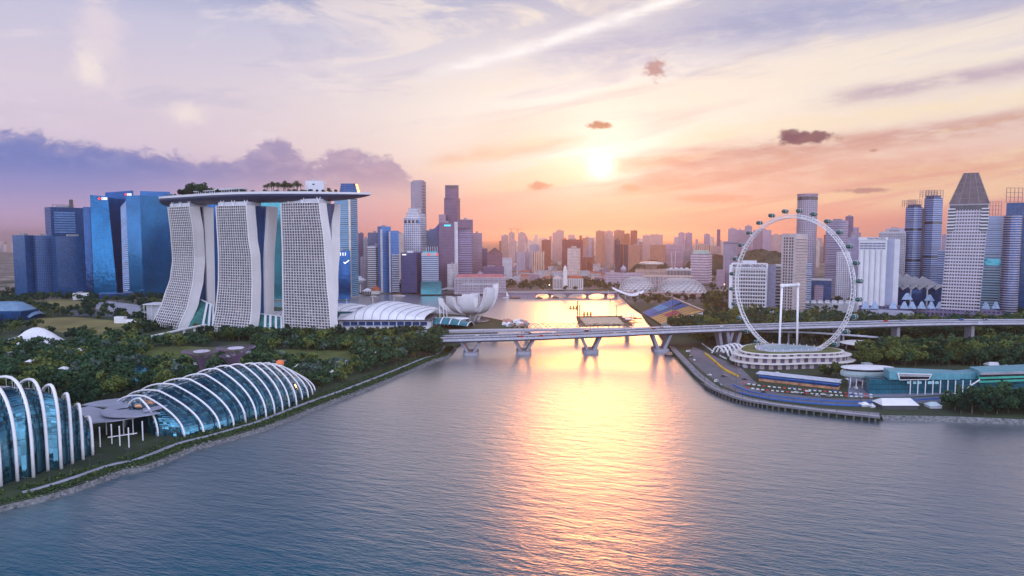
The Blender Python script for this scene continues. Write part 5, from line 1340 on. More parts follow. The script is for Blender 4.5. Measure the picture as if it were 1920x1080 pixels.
# low houses and shops of the old town
hm = [('red roofed', redtile, pinkF), ('grey roofed', roofgrey, creamF), ('white', conc_lt, whiteF), ('mauve', plain('mauve_roof', (.30,.20,.24), .8), mauveF)]
for k in range(150):
    z = rg.random()
    if z < .62: u = 930 + 235*rg.random(); v = 492 + 36*rg.random()
    elif z < .85: u = 1165 + 230*rg.random(); v = 486 + 22*rg.random()
    else: u = 700 + 250*rg.random(); v = 492 + 8*rg.random()
    p = gp(u, v); 
    nm, rm, wm_ = hm[rg.randrange(4)]; w = 12+26*rg.random(); d = 12+14*rg.random(); h_ = 8+11*rg.random()
    t = thing('town_house', f'{nm} low town building in the old quarter beyond the bay', 'town house', p, f'{nm} low buildings of the old quarter')
    dd = Vector((1, rg.uniform(-.5,.5))); mb = MB(); mb.obox((p.x,p.y), dd, w, d, GZ, GZ+h_); mb.build('wall', wm_, t)
    q = MB(); dd.normalize(); ee = Vector((-dd.y, dd.x)); c = Vector((p.x,p.y)); P = [c - dd*w*.53 - ee*d*.55, c + dd*w*.53 - ee*d*.55, c + dd*w*.53 + ee*d*.55, c - dd*w*.53 + ee*d*.55]
    q.prism(P, GZ+h_, GZ+h_+(4 if nm != 'white' else 1), pts1=([c - dd*w*.4 - ee*.5, c + dd*w*.4 - ee*.5, c + dd*w*.4 + ee*.5, c - dd*w*.4 + ee*.5] if nm != 'white' else P)); q.build('roof', rm, t)
for u, v in ((1140,537),(1157,537),(1237,533),(1398,543),(1358,540),(1030,541)):
    p = gp(u, v); t = thing('street_lamp', 'small glowing street lamp among the trees beyond the bay', 'street lamp', p, 'glowing lamps beyond the bay')
    MB().tube([(p.x,p.y,GZ),(p.x,p.y,GZ+9)], .3, 5).build('pole', darkgrey, t); MB().lathe((p.x,p.y,GZ+9), [(.3,0),(1.0,.7),(1.0,1.3),(.2,2)], 10).build('lamp_head', lampglow, t)
# ------------------------------------------------------------------ right-hand towers
Q1 = 1330
def round_plan(u0, u1, Y, n=20, k=1.0):
    c = X((u0+u1)/2, Y); r = (X(u1,Y)-X(u0,Y))/2/(1+abs(KU((u0+u1)/2))*.3); cy = Y + r
    c = X((u0+u1)/2, cy); return [Vector((c + r*math.cos(2*math.pi*i/n), cy + r*k*math.sin(2*math.pi*i/n))) for i in range(n)]
t, P, zt = tower('hotel_tower', 'tall round-cornered hotel tower rising through the top of the ferris wheel', 1491.5, 1532, 363.5, 1560, F('round_hotel', (.34,.31,.38), (.10,.09,.14), 4.6, 4.2, .5, .6, .5), P=round_plan(1491.5, 1532, 1560), roofbits=False, cat='hotel')
MB().prism(grow(P, .4), zt-13, zt-6).build('dark_band', darkglass, t); MB().prism(grow(P, .8), zt-3, zt+1).build('crown_ring', mauveF, t)
t, P, zt = tower('hotel_tower', 'beige tower with columns of dark notched windows behind the wheel hub', 1466, 1514, 438, 1215, plain('beige_render', (.50,.44,.44), .7, 0, .1, .05), uc=1492, th=.62, roofbits=False, cat='hotel')
n = 25; hgt = (zt-GZ)/n*.93
for r_ in range(n):
    z = GZ + 8 + r_*hgt*.98
    for f in (.22, .40, .62, .80): q = P[0].lerp(P[1], f); MB().obox(q + (cen([P[0],P[1]])-cen(P)).normalized()*.15, P[1]-P[0], 2.6, .8, z, z+hgt*.6).build('window', darkglass, t)
    a, b_ = P[1].lerp(P[2], .05), P[2]; o = (cen([P[1],P[2]])-cen(P)).normalized()
    MB().obox((a+b_)/2 + o*1.2, b_-a, (b_-a).length, 2.6, z, z+.9).build('balcony_slab', plain('sunlit_slab', (.62,.48,.42), .7), t)  # sunlight on these ribs is put into the peach colour
t, P, zt = tower('hotel_slab', 'white hotel slab with a dense balcony grid and raised lettering, left inside the wheel', 1373, 1441, 503, 1235, offwhite, uc=None, dep=36, roofbits=False, cat='hotel')
MB().prism(grow(P, .5), zt, Z(494,1235)).build('sign_parapet', white, t)
d = (P[1]-P[0]).normalized(); w = (P[1]-P[0]).length; n_ = Vector((d.y, -d.x))
for k in range(11):
    z = GZ + 6 + k*(zt-GZ-8)/11; MB().obox(cen([P[0],P[1]]) + n_*.3, d, w-6, 1.2, z, z+(zt-GZ)/11*.55).build('window_band', darkglass, t)
    MB().obox(cen([P[0],P[1]]) + n_*1.2, d, w-4, 2.4, z-1.0, z+.6).build('balcony', white, t)
for k in range(14): q = P[0].lerp(P[1], .05+.9*k/13) + n_*1.4; MB().obox(q, d, .9, 2.4, GZ+3, zt).build('fin', white, t)
MB().prism(plan(1369, 1375, 1232, 20), GZ, Z(497,1232)).build('end_tower', white, t)
sign_front(t, 'MANDARIN ORIENTAL', P, zt+2.2, 5.2, plain('sign_ink', (.10,.10,.16), .5), .04, .98)
MB().prism(shr(P, .4), Z(494,1235), Z(489,1235)).build('plant_room', offwhite, t)
tower('hotel_wing', 'blue slate end wall of the white hotel slab', 1441, 1457, 497, 1240, plain('slate_wall', (.20,.21,.30), .6), dep=30, roofbits=False, cat='hotel wing')
tower('hotel_wing', 'white banded back wing right of the blue slate end wall', 1455, 1468, 496, 1255, white, dep=20, bands=14, band=darkglass, bh=.5, roofbits=False, cat='hotel wing')
tower('hotel_wing', 'pale blue banded block right of the beige tower', 1512, 1524, 491, 1260, F('pale_blue_band', (.46,.52,.64), (.12,.2,.36), 60, 4, 1.01, .5, .5), dep=30, roofbits=False, cat='building')
tower('office_tower', 'lavender tower with storey stripes right of the round hotel tower', 1548, 1590, 413, 1620, F('lav_stripe', (.44,.40,.50), (.16,.15,.26), 60, 4.2, 1.01, .5, .5), uc=1585, th=.25)
tower('office_tower', 'dark violet slab behind the lavender striped tower', 1584, 1599, 405.5, 1900, purpleF)
tower('office_tower', 'small violet tower with a stepped dome top', 1595, 1614, 436, 1850, mauveF, crown=(-5, 14, mauveF))
tower('office_tower', 'grey violet plain tower between striped tower and white fluted hotel', 1589, 1613, 445, 1500, plain('violet_grey', (.27,.25,.36), .6), dep=30)
tower('apartment_tower', 'white gridded flats low behind the right rim of the wheel', 1570, 1597, 472, 1440, F('white_flats', (.60,.58,.64), (.14,.13,.2), 4, 4, .55, .55, .7), dep=26)
t, P, zt = tower('mall_building', 'glass mall block with a curved dark front seen through the wheel', 1523, 1562, 526, 1290, navyF, dep=40, cat='mall', roofbits=False)
MB().prism(grow(P, 1), zt, zt+1.6).build('roof', conc_lt, t); MB().prism(plan(1530, 1547, 1286, 4), GZ, Z(535,1290)).build('entrance', mauveF, t)
t = thing('skylight_roofs', 'low wide mall roof with pale skylights behind the trees in the wheel', 'mall', (X(1560,1260), 1260, GZ))
MB().prism(plan(1505, 1640, 1245, 60), GZ, Z(569,1245)).build('wall', offwhite, t)
for k in range(9): MB().prism(plan(1512+k*13, 1521+k*13, 1246, 40), Z(569,1245), Z(566,1245)).build('skylight', vaultw, t)
# white fluted hotel
t, P, zt = tower('hotel_slab', 'white hotel with tall vertical flutes and raised lettering right of the wheel', 1611, 1664, 450, 1200, white, dep=40, roofbits=False, cat='hotel')
d = (P[1]-P[0]).normalized(); n_ = Vector((d.y, -d.x)); L = (P[1]-P[0]).length; h0 = zt - (zt-GZ)*.13
for k in range(5):
    mb = MB(); c = P[0].lerp(P[1], .1 + .2*k) + n_*.2; rr = L*.093
    pts = [c + d*rr*math.cos(a) + n_*rr*.8*math.sin(a) for a in [math.pi*(1-j/10) for j in range(11)]]
    mb.prism(pts[::-1], GZ, h0); mb.build('flute', white, t, smooth=False)
for r_ in range(3):
    z = zt - (zt-GZ)*.12 + r_*4.4
    for k in range(6): q = P[0].lerp(P[1], .1+.155*k) + n_*.4; MB().obox(q, d, 6, 1, z, z+2.4).build('window', plain('grey_blue_pane', (.18,.20,.30), .3), t)
MB().prism(grow(P, 1), zt-.2, zt+5).build('sign_parapet', white, t)
sign_front(t, 'PAN PACIFIC', P, zt+.6, 3.8, plain('sign_ink', (.10,.10,.16), .5), .3, .95)
MB().prism(plan(1662, 1680, 1203, 30), GZ, Z(448,1200)).build('bay_wing', plain('pale_blue_grey', (.40,.44,.58), .6, 0, .08, .05), t)
MB().prism(plan(1678, 1688, 1198, 30), GZ, Z(448.5,1200)).build('end_fin', white, t)
tower('office_block', 'broad grey block with a dark top band behind the white fluted hotel', 1648, 1699, 437, 1500, greyF, dep=40, crown=(-1, 3, conc_lt))
tower('office_block', 'pale block stepping up behind the broad grey block', 1660, 1700, 428, 1900, plain('lilac_render', (.45,.40,.50), .7), dep=40)
# banded twin towers with roof frames
def framed(label, u0, u1, vt, vf, Y, uf0, uf1, dome=True):
    t, P, zt = tower('office_tower', label, u0, u1, vt, Y, F('band_blue', (.30,.36,.52), (.04,.08,.20), 60, 4.5, 1.01, .58, .35), uc=u0+(u1-u0)*.5, th=.75, roofbits=False)
    MB().prism(shr(P, .8), zt, zt+6).build('crown', navyF, t); zf = Z(vf, Y); x0, x1 = X(uf0, Y), X(uf1, Y); st = plain('frame_bronze', (.22,.16,.18), .5, .2)
    for yy in (Y+2, Y+24):
        for k in range(7): x = x0+(x1-x0)*k/6; MB().box(x-.35, x+.35, yy, yy+.7, zt, zf).build('frame_post', st, t)
        for k in range(4): z = zt+5+(zf-zt-5)*k/3; MB().box(x0, x1, yy+.1, yy+.6, z-.35, z+.35).build('frame_rail', st, t)
    for z in (.42, .75): MB().prism(grow(P, .5), GZ+(zt-GZ)*z, GZ+(zt-GZ)*z+4).build('dark_storey', darkglass, t)
    return t
framed('left banded blue tower with an open roof frame, slightly lower twin', 1696, 1727.5, 388, 374.5, 1480, 1701, 1727)
framed('right banded blue tower with an open roof frame, taller twin', 1730, 1765, 371, 356.5, 1470, 1734, 1766)
tower('link_tower', 'dark core with small balconies between the banded twin towers', 1724, 1732, 391, 1490, darkF, dep=14, roofbits=False)
tower('office_block', 'blue banded block right below the taller banded twin', 1760, 1777, 470, 1380, F('band_blue', (.30,.36,.52), (.04,.08,.20), 60, 4.5, 1.01, .58, .35), dep=20, roofbits=False)
tower('office_tower', 'small far violet tower between the twins and the pyramid-topped tower', 1766, 1778, 441, 2400, mauveF)
# convention hall with folded roof
Y = 1240
t = thing('folded_roof_hall', 'exhibition hall with a white zigzag folded roof on tall posts', 'hall', (X(1727,Y), Y, GZ))
x0, x1 = X(1681,Y), X(1774,Y); MB().box(x0, x1, Y+6, Y+60, GZ, Z(536,Y)).build('glass_front', navy, t)
mb = MB(); n = 6
for k in range(n):
    a = x0 + (x1-x0)*k/n; b_ = x0 + (x1-x0)*(k+1)/n; m_ = (a+b_)/2; hi_ = 1 if k in (2,3) else 0
    zl = Z(543,Y); zp = Z(535,Y); zr = Z(522 - 5*hi_, Y+45)
    i = mb.add([(a,Y,zl),(m_,Y-6,zp),(b_,Y,zl),(b_,Y+55,zr-5),(m_,Y+55,zr+4),(a,Y+55,zr-5)])
    mb.face((i,i+1,i+4,i+5)); mb.face((i+1,i+2,i+3,i+4)); mb.face((i,i+5,i+4,i+1)); mb.face((i+1,i+4,i+3,i+2))
mb.build('folded_roof', vaultw, t)
for k in range(n):
    a = x0 + (x1-x0)*k/n; b_ = x0 + (x1-x0)*(k+1)/n; m_ = (a+b_)/2
    MB().beam((a,Y-.4,Z(543,Y)),(m_,Y-6.4,Z(535,Y)),1,1.6).build('edge_truss', white, t); MB().beam((m_,Y-6.4,Z(535,Y)),(b_,Y-.4,Z(543,Y)),1,1.6).build('edge_truss', white, t)
for k in (0,2,4,6): x = x0+(x1-x0)*k/6; MB().box(x-.9, x+.9, Y-1, Y+.8, GZ, Z(543,Y)).build('post', white, t)
mb = MB()
# row of glass pyramid skylights on a long dark podium
t = thing('pyramid_podium', 'long podium carrying a row of pale glass pyramids', 'podium', (X(1700,1140), 1140, GZ))
MB().prism(plan(1615, 1890, 1140, 40), GZ, Z(579,1140)).build('wall', F('podium_dark', (.16,.13,.22), (.06,.06,.14), 6, 8, .6, .6, .5), t)
MB().prism(plan(1622, 1720, 1118, 30), GZ, Z(584,1118), pts1=None).build('sloping_wing', plain('lilac_roof', (.36,.36,.46), .6), t)
pg = plain('pale_prism_glass', (.24,.33,.46), .2, .2, .25, .3)
def pyramid(u, w, Y, vb, vt):
    P = plan(u-w/2, u+w/2, Y); zb_ = Z(vb, Y); MB().prism(P, zb_, Z(vt, Y), pts1=shr(P, .25)).build('glass_pyramid', pg, t)
for u in (1628,1645,1680,1701,1716,1734,1752,1768,1855,1874): pyramid(u, 17, 1142, 579, 566)
pyramid(1706, 22, 1180, 562, 550); pyramid(1748, 20, 1182, 564, 553)
# pyramid-topped tower with punched windows
Y = 1120
t, P, zt = tower('crown_tower', 'tall lilac tower of small square windows under a dark truncated pyramid roof', 1776, 1852, 383, Y, plain('lilac_stone', (.52,.48,.56), .6, 0, .06, .05), dep=56, taper=lambda P: shr(P, .92), roofbits=False)
P = plan(1770, 1842, Y-1, 56); 
for ob in list(t.children): bpy.data.objects.remove(ob)
P0_, P1_ = plan(1769, 1842.5, Y, 56), plan(1777, 1851.5, Y, 56)
zt = Z(382, Y); zc = Z(437, Y)
MB().prism(P0_, GZ, zt, pts1=P1_).build('wall', plain('lilac_stone', (.52,.48,.56), .6, 0, .06, .05), t)
def edge(s, z, o):
    f = (z-GZ)/(zt-GZ); a = P0_[0].lerp(P1_[0], f); b_ = P0_[1].lerp(P1_[1], f); d = (b_-a).normalized(); n_ = Vector((d.y,-d.x)); q = a.lerp(b_, s) + n_*o; return q, d
nr = 33; nwin = 0; wrest = MB()
for r_ in range(nr):
    z = GZ + 10 + (zt-GZ-16)*r_/nr; hh = (zt-GZ)/nr*.46
    up = z > zc
    ss = [.185 + .63*k/9 for k in range(10)] if up else [.045 + .91*k/13 for k in range(14)]
    for k, s in enumerate(ss):
        q, d = edge(s, z, .05); w = 2.5 if not (not up and k in (0, 13)) else 3.8
        nwin += 1
        if nwin <= 100: MB().obox(q, d, w, .5, z, z+hh).build('window', darkglass, t)
        else: wrest.obox(q, d, w, .5, z, z+hh)
    if up:
        for s in (.075, .925):
            q, d = edge(s, z, .6); MB().obox(q, d, 9.5, 1.6, z-.6, z+hh*.8).build('corner_band', darkglass, t)
            q, d = edge(s, z+hh, .8); MB().obox(q, d, 10.5, 2, z+hh*.9, z+hh*1.5).build('corner_ledge', vaultw, t)
wo = wrest.build('window_grid', darkglass, t); wo['kind'] = 'stuff'
q, d = edge(.5, zt, .3); MB().obox(q, d, 52, 1.4, zt-9, zt-2).build('dark_storey', darkglass, t)
P1b = grow(P1_, .6); zt2 = Z(324, Y+20); tp = plan(1801, 1828.5, Y+20, 16)
MB().prism(P1b, zt, zt2, pts1=tp).build('pyramid_roof', plain('bronze_roof_glass', (.13,.10,.11), .35, .4, .25, .08), t)
mb = MB()
for k in range(5):
    a = P1b[0].lerp(P1b[1], k/4); b_ = Vector(tp[0]).lerp(Vector(tp[1]), k/4); mb.beam((a.x,a.y-.3,zt),(b_.x,b_.y-.3,zt2),.6,.6)
for k in range(6):
    f = k/6; a = P1b[0].lerp(Vector(tp[0]), f); b_ = P1b[1].lerp(Vector(tp[1]), f); z = zt+(zt2-zt)*f; mb.beam((a.x,a.y-.3,z),(b_.x,b_.y-.3,z),.5,.5)
mb.build('roof_frame', plain('roof_mullion', (.26,.22,.22), .5), t)
# blue pair right of it
t, P, zt = tower('office_tower', 'light blue glass tower with an open roof frame right of the pyramid-topped tower', 1842, 1886, 405, 1350, F('pale_blue_band', (.46,.52,.64), (.12,.2,.36), 60, 4, 1.01, .5, .5), dep=40, roofbits=False)
st = plain('frame_bronze', (.22,.16,.18), .5, .2); zf = Z(378,1350); x0, x1 = X(1852,1350), X(1879,1350)
for k in range(6): x = x0+(x1-x0)*k/5; MB().box(x-.3, x+.3, 1356, 1356.6, zt, zf).build('frame_post', st, t)
for k in range(4): z = zt+4+(zf-zt-4)*k/3; MB().box(x0, x1, 1356.1, 1356.5, z-.3, z+.3).build('frame_rail', st, t)
t, P, zt = tower('office_block', 'blue block with green white storey bands below the light blue tower', 1841, 1885, 481, 1235, F('green_band', (.36,.50,.56), (.05,.12,.22), 60, 4.6, 1.01, .55, .35), dep=40, roofbits=False)
MB().prism(plan(1842, 1885, 1233, 2), zt-16, zt-4).build('top_glazing', tealg, t)
t, P, zt = tower('office_tower', 'dark navy tower with a roof frame at the right edge, behind the rounded one', 1884, 1918, 380, 1300, navyF, dep=30, roofbits=False)
x0, x1 = X(1886,1300), X(1916,1300); zf = Z(352,1300)
for k in range(5): x = x0+(x1-x0)*k/4; MB().box(x-.35, x+.35, 1304, 1304.7, zt, zf).build('frame_post', st, t)
for k in range(4): z = zt+2+(zf-zt-2)*k/3; MB().box(x0, x1, 1304.1, 1304.6, z-.35, z+.35).build('frame_rail', st, t)
t, P, zt = tower('rounded_tower', 'dark navy rounded tower ringed by storey ledges at the right edge', 1880, 1914, 404, 1130, navy, P=round_plan(1880, 1914, 1130, 24), roofbits=False)
led = plain('ledge_bronze', (.40,.34,.36), .4, .3); first = None; nn = 44
for k in range(nn):
    z = GZ + (zt-GZ)*k/nn + 2
    if first is None: first = MB().prism(grow(P, 1.0), z, z+1.6).build('storey_ledge', led, t)
    else: o = first.copy(); COL.objects.link(o); o.parent = t; o.location = (0, 0, (zt-GZ)*k/nn)
tower('office_tower', 'nearly black tower cut off by the right edge', 1904, 1960, 402, 1180, navyF, dep=40, roofbits=False)

# ------------------------------------------------------------------ ferris wheel
wc = Vector((0, 770, 0)); q = at(1483, 535, 770); wheel_c = Vector((q.x-1, 770, q.z)); RW = 79.5
rot = R(60.0); wd = Vector((math.cos(rot), -math.sin(rot), 0)); wn = Vector((-math.sin(rot), -math.cos(rot), 0))
fw = thing('ferris_wheel', 'giant white ferris wheel of dark capsules above the round terminal', 'ferris wheel', (wheel_c.x, 770, 8))
def wp(a, r, o=0.0): return wheel_c + wd*r*math.cos(a) + Vector((0,0,r*math.sin(a))) + wn*o
def ring(r, o, rad, n=112): 
    mb = MB(); rs = []
    for i in range(n+1):
        a = 2*math.pi*i/n; er = wd*math.cos(a) + Vector((0,0,math.sin(a)))
        rs.append([wp(a, r, o) + (er*math.cos(2*math.pi*k/6) + wn*math.sin(2*math.pi*k/6))*rad for k in range(6)])
    return mb.loft(rs, True, False)
for r, o in ((RW, 0), (RW-3.4, -2.4), (RW-3.4, 2.4)): ring(r, o, .42).build('rim_tube', steelwhite, fw, smooth=True)
mb = MB(); n = 112
for i in range(n):
    a = 2*math.pi*i/n; b_ = 2*math.pi*(i+1)/n
    for o in (-2.4, 2.4): mb.tube([wp(a, RW-3.4, o), wp(b_, RW, 0)], .2, 4); mb.tube([wp(a, RW-3.4, o), wp(a, RW, 0)], .2, 4)
    mb.tube([wp(a, RW-3.4, -2.4), wp(a, RW-3.4, 2.4)], .22, 4)
mb.build('rim_lattice', steelwhite, fw)
mb = MB()
for i in range(56):
    a = 2*math.pi*i/56; mb.tube([wp(a, 2, 5 if i % 2 else -5), wp(a, RW-3.4, 2 if i % 2 else -2)], .035, 3)
mb.build('spoke_cables', plain('cable_grey', (.35,.35,.38), .5), fw)
mb = MB(); mb.tube([wheel_c - wn*15, wheel_c + wn*15], 1.75, 14); mb.build('spindle', steelwhite, fw, smooth=True)
for s in (-1, 1):
    top = wheel_c + wn*13.5*s; mb = MB(); mb.tube([(top.x+wn.x*2*s, top.y+wn.y*2*s, GZ+2), top + Vector((0,0,1.6))], 1.2, 12); mb.build('support_column', steelwhite, fw, smooth=True)
    mb = MB(); mb.lathe((top.x, top.y, top.z-2.6), [(1.9,.6),(2.2,1.6),(2.2,3.8),(1.4,4.6),(.4,4.9)], 14); mb.build('bearing', steelwhite, fw, smooth=True)
capm = plain('capsule_glass', (.02,.10,.10), .15, .3, .3, .5); cap0 = None
for i in range(28):
    a = 2*math.pi*(i+.5)/28; c = wp(a, RW+4.4)
    mb = MB(); rs = []
    for x, r in ((-4.6,.8),(-4.0,1.9),(-2.4,2.35),(2.4,2.35),(4.0,1.9),(4.6,.8)): rs.append([c + wn*x + wd*r*math.cos(2*math.pi*k/10) + Vector((0,0,r*math.sin(2*math.pi*k/10))) for k in range(10)])
    mb.loft(rs); cap = mb.build('capsule', capm, fw, smooth=True)
    mb = MB()
    for x in (-1.6, 1.6): mb.tube([c + wn*x + (wd*math.cos(t_)*2.75 + Vector((0,0,2.75*math.sin(t_)))) for t_ in [2*math.pi*k/12 for k in range(13)]], .16, 4)
    mb.tube([wp(a, RW), wp(a, RW+2.2)], .5, 5); k = mb.build('mounting_rings', steelwhite, fw); k.parent = cap
# ------------------------------------------------------------------ round terminal under the wheel
tm = thing('wheel_terminal', 'low round-cornered terminal with white roof edges and green roof under the wheel', 'terminal', gp(1480, 690))
tc = gp(1483, 686); 
def blobp(k, sx=1.0, sy=1.0, n=40):
    out = []
    for i in range(n):
        a = 2*math.pi*i/n; r = 1 + .13*math.cos(3*a+.9) + .08*math.cos(2*a)
        out.append(Vector((tc.x + 59*k*sx*r*math.cos(a), tc.y + 16 + 44*k*sy*r*math.sin(a))))
    return out
glz = F('terminal_wall', (.50,.42,.40), (.12,.11,.17), 9, 30, .5, 1.01, .5)
MB().prism(blobp(.93), GZ, GZ+5.5).build('ground_floor', glz, tm); MB().prism(blobp(1.03), GZ+5.5, GZ+6.5).build('roof_edge', warmwhite, tm)
MB().prism(blobp(.9), GZ+6.5, GZ+11.5).build('upper_floor', glz, tm); MB().prism(blobp(.97), GZ+11.5, GZ+12.5).build('roof_edge', warmwhite, tm)
MB().prism(blobp(.82), GZ+12.5, GZ+14.8).build('top_floor', glz, tm); MB().prism(blobp(.86), GZ+14.8, GZ+15.8).build('roof_edge', warmwhite, tm)
mb = MB(); mb.sheet([(p.x,p.y) for p in blobp(.82)], GZ+15.9); mb.build('green_roof', plain('sedum_roof', (.13,.15,.05), .95, 0, .4, .06), tm)
mb = MB(); mb.prism(blobp(.55), GZ+15.8, GZ+17.2); mb.build('boarding_deck', plain('pale_terrace', (.42,.44,.52), .6), tm); MB().prism(blobp(.42, 1, .8), GZ+17.2, GZ+17.8).build('pool_roof', plain('aqua_roof', (.22,.36,.42), .3), tm)
for k in range(26):
    p = blobp(.56, n=26)[k]; MB().box(p.x-.25, p.x+.25, p.y-.25, p.y+.25, GZ+17.2, GZ+18.9).build('railing_post', steelwhite, tm)
t = thing('drop_off_canopy', 'round pale canopy behind the right end of the wheel terminal', 'canopy', gp(1640, 660))
p = gp(1597, 656); MB().lathe((p.x+16,p.y+10,GZ+6), [(22,0),(24,.8),(18,2.2),(4,3)], 30).build('roof', warmwhite, t); 
for k in range(6): a = k*1.05; MB().box(p.x+16+18*math.cos(a)-.4, p.x+16+18*math.cos(a)+.4, p.y+10+18*math.sin(a)-.4, p.y+10+18*math.sin(a)+.4, GZ, GZ+6.2).build('post', offwhite, t)
# striped arch tents left of the terminal
t = thing('arched_tent', 'row of white arched shade hoops left of the wheel terminal', 'tent', gp(1372, 664))
for k in range(7):
    f = gp(1347+k*7.5, 664 + 2*math.sin(k)); h_ = 9 + 3*math.sin(math.pi*k/6)
    MB().tube([f + Vector((j*1.0-5, 8*math.cos(math.pi*j/10), h_*math.sin(math.pi*j/10))) for j in range(11)], 1.1, 5).build('hoop', steelwhite, t)
f = gp(1372, 668); MB().box(f.x-18, f.x+18, f.y+2, f.y+12, GZ, GZ+3).build('base_wall', darkgrey, t)

# ------------------------------------------------------------------ elevated highway over the channel
hp = [at(u, v, Y) for u, v, Y in ((800,635.5,810),(840,634,812),(982,630,823),(1107,625,830),(1238,619,838),(1400,613,850),(1600,607.5,868),(1760,604,880),(1960,603,892),(2300,604,910))]
hw = thing('highway_viaduct', 'long pale concrete highway viaduct crossing the channel on V-shaped piers', 'viaduct', (hp[3].x, hp[3].y, 0))
hpp = catmull(hp, 6)
def sec(path, pr):
    rs = []
    for i, p in enumerate(path):
        t_ = path[min(i+1,len(path)-1)] - path[max(i-1,0)]; n_ = Vector((-t_.y, t_.x, 0)).normalized(); rs.append([p + n_*a + Vector((0,0,b_)) for a, b_ in pr])
    return MB().loft(rs)
cw = plain('viaduct_concrete', (.36,.36,.42), .7, 0, .12, .05)
sec(hpp, [(-19,-.3),(19,-.3),(19,-1.4),(9,-4.6),(-9,-4.6),(-19,-1.4)]).build('deck_girder', cw, hw)
sec(hpp, [(-18,-.3),(18,-.3),(18,.02),(-18,.02)]).build('roadway', asphalt, hw)
sec(hpp, [(-19.2,-1.2),(-18.4,-1.2),(-18.4,1.2),(-19.2,1.2)][::-1]).build('parapet', plain('parapet_pale', (.46,.46,.53), .6), hw)
sec(hpp, [(18.4,-1.2),(19.2,-1.2),(19.2,1.2),(18.4,1.2)][::-1]).build('parapet', plain('parapet_pale', (.46,.46,.53), .6), hw)
sec(hpp, [(-.6,0),(.6,0),(.6,1.1),(-.6,1.1)][::-1]).build('median_barrier', plain('parapet_pale', (.46,.46,.53), .6), hw)
for o in (-13.5,-9,-4.8,4.8,9,13.5):
    mb = MB(); pth = ribbon_pts(hpp, o)
    for a, b_ in zip(pth[1:], pth[2:]):
        d_ = (b_-a); 
        for k in range(3): mb.beam(a + d_*k/3 + Vector((0,0,.05)), a + d_*(k/3+.16) + Vector((0,0,.05)), .22, .03)
    mb.build('lane_marking', steelwhite, hw)
def vpier(u, label_small=False, wat=True, w=13.0, top=22.0):
    k = min(range(len(hpp)), key=lambda i: abs(960+FPX*hpp[i].x/(hpp[i].y*cp+(CAMZ-hpp[i].z)*sp) - u)); c = hpp[k].copy()
    c.x += (X(u, c.y)-X(960+FPX*c.x/(c.y*cp+(CAMZ-c.z)*sp), c.y)); zb_ = 3.2 if wat else GZ; mb = MB()
    if wat: MB().prism([(c.x-9,c.y-12),(c.x-6,c.y-15),(c.x+6,c.y-15),(c.x+9,c.y-12),(c.x+9,c.y+12),(c.x+6,c.y+15),(c.x-6,c.y+15),(c.x-9,c.y+12)], -3, 3.4).build('pile_cap', cw, hw)
    for s in (-1, 1):
        mb = MB(); a0, a1 = c.x + s*4, c.x + s*w; zt_ = c.z-4.5
        mb.loft([[(a0-1.8,c.y-8,zb_),(a0+1.8,c.y-8,zb_),(a0+1.8,c.y+8,zb_),(a0-1.8,c.y+8,zb_)], [(a1-1.6,c.y-11,zt_),(a1+1.6,c.y-11,zt_),(a1+1.6,c.y+11,zt_),(a1-1.6,c.y+11,zt_)]]); mb.build('pier_leg', cw, hw)
for u in (883, 982, 1107, 1238): vpier(u, w=11)
for u in (1357, 1372): vpier(u, wat=False, w=8)
for u in (1560, 1690, 1830): 
    k = min(range(len(hpp)), key=lambda i: abs(960+FPX*hpp[i].x/(hpp[i].y*cp+(CAMZ-hpp[i].z)*sp) - u)); c = hpp[k]; MB().box(c.x-2, c.x+2, c.y-7, c.y+7, GZ, c.z-4).build('pier', cw, hw)
# slip road curving down
rp = catmull([at(u, v, Y) for u, v, Y in ((1400,620,862),(1500,622,862),(1600,628,855),(1680,635,848),(1760,643,842),(1860,653.5,832))], 5)
sr = thing('slip_road', 'narrow slip road sinking to the right below the highway viaduct', 'ramp', (rp[8].x, rp[8].y, GZ))
sec(rp, [(-4.5,0),(4.5,0),(4.5,-1.2),(-4.5,-1.2)]).build('deck', cw, sr); sec(rp, [(-4.8,-.6),(-4.2,-.6),(-4.2,1.1),(-4.8,1.1)][::-1]).build('parapet', plain('parapet_pale', (.46,.46,.53), .6), sr)
for i in (4, 9, 14, 19): MB().box(rp[i].x-.8, rp[i].x+.8, rp[i].y-1.2, rp[i].y+1.2, GZ, rp[i].z-1.1).build('pier', cw, sr)
# lower road bridge and the twisted footbridge behind
lb = thing('lower_bridge', 'low flat road bridge just behind the highway viaduct', 'bridge', (at(1050,618,930).x, 930, 0))
lp = catmull([at(u, v, Y) for u, v, Y in ((780,622,915),(900,619,925),(1050,617,940),(1200,615.5,950),(1260,612,955))], 5)
sec(lp, [(-11,0),(11,0),(11,-1.8),(-11,-1.8)]).build('deck', conc_lt, lb); sec(lp, [(-11.3,-1),(-10.7,-1),(-10.7,1.2),(-11.3,1.2)][::-1]).build('parapet', cw, lb)
for u in (915, 1000, 1095, 1185):
    k = min(range(len(lp)), key=lambda i: abs(960+FPX*lp[i].x/(lp[i].y*cp+(CAMZ-lp[i].z)*sp) - u)); c = lp[k]; MB().lathe((c.x,c.y,-3), [(3.4,0),(2.6,5),(4.5,c.z+1)], 10).build('pier', concrete, lb)
hx = thing('helix_bridge', 'twisted steel tube footbridge glinting beyond the low bridge', 'footbridge', (at(1050,612,985).x, 985, 0))
xp = [Vector((X(955,985) + (X(1190,985)-X(955,985))*k/60, 985 + 14*math.sin(math.pi*k/60), 9.5)) for k in range(61)]
hm_ = plain('helix_steel', (.52,.36,.26), .3, .6)
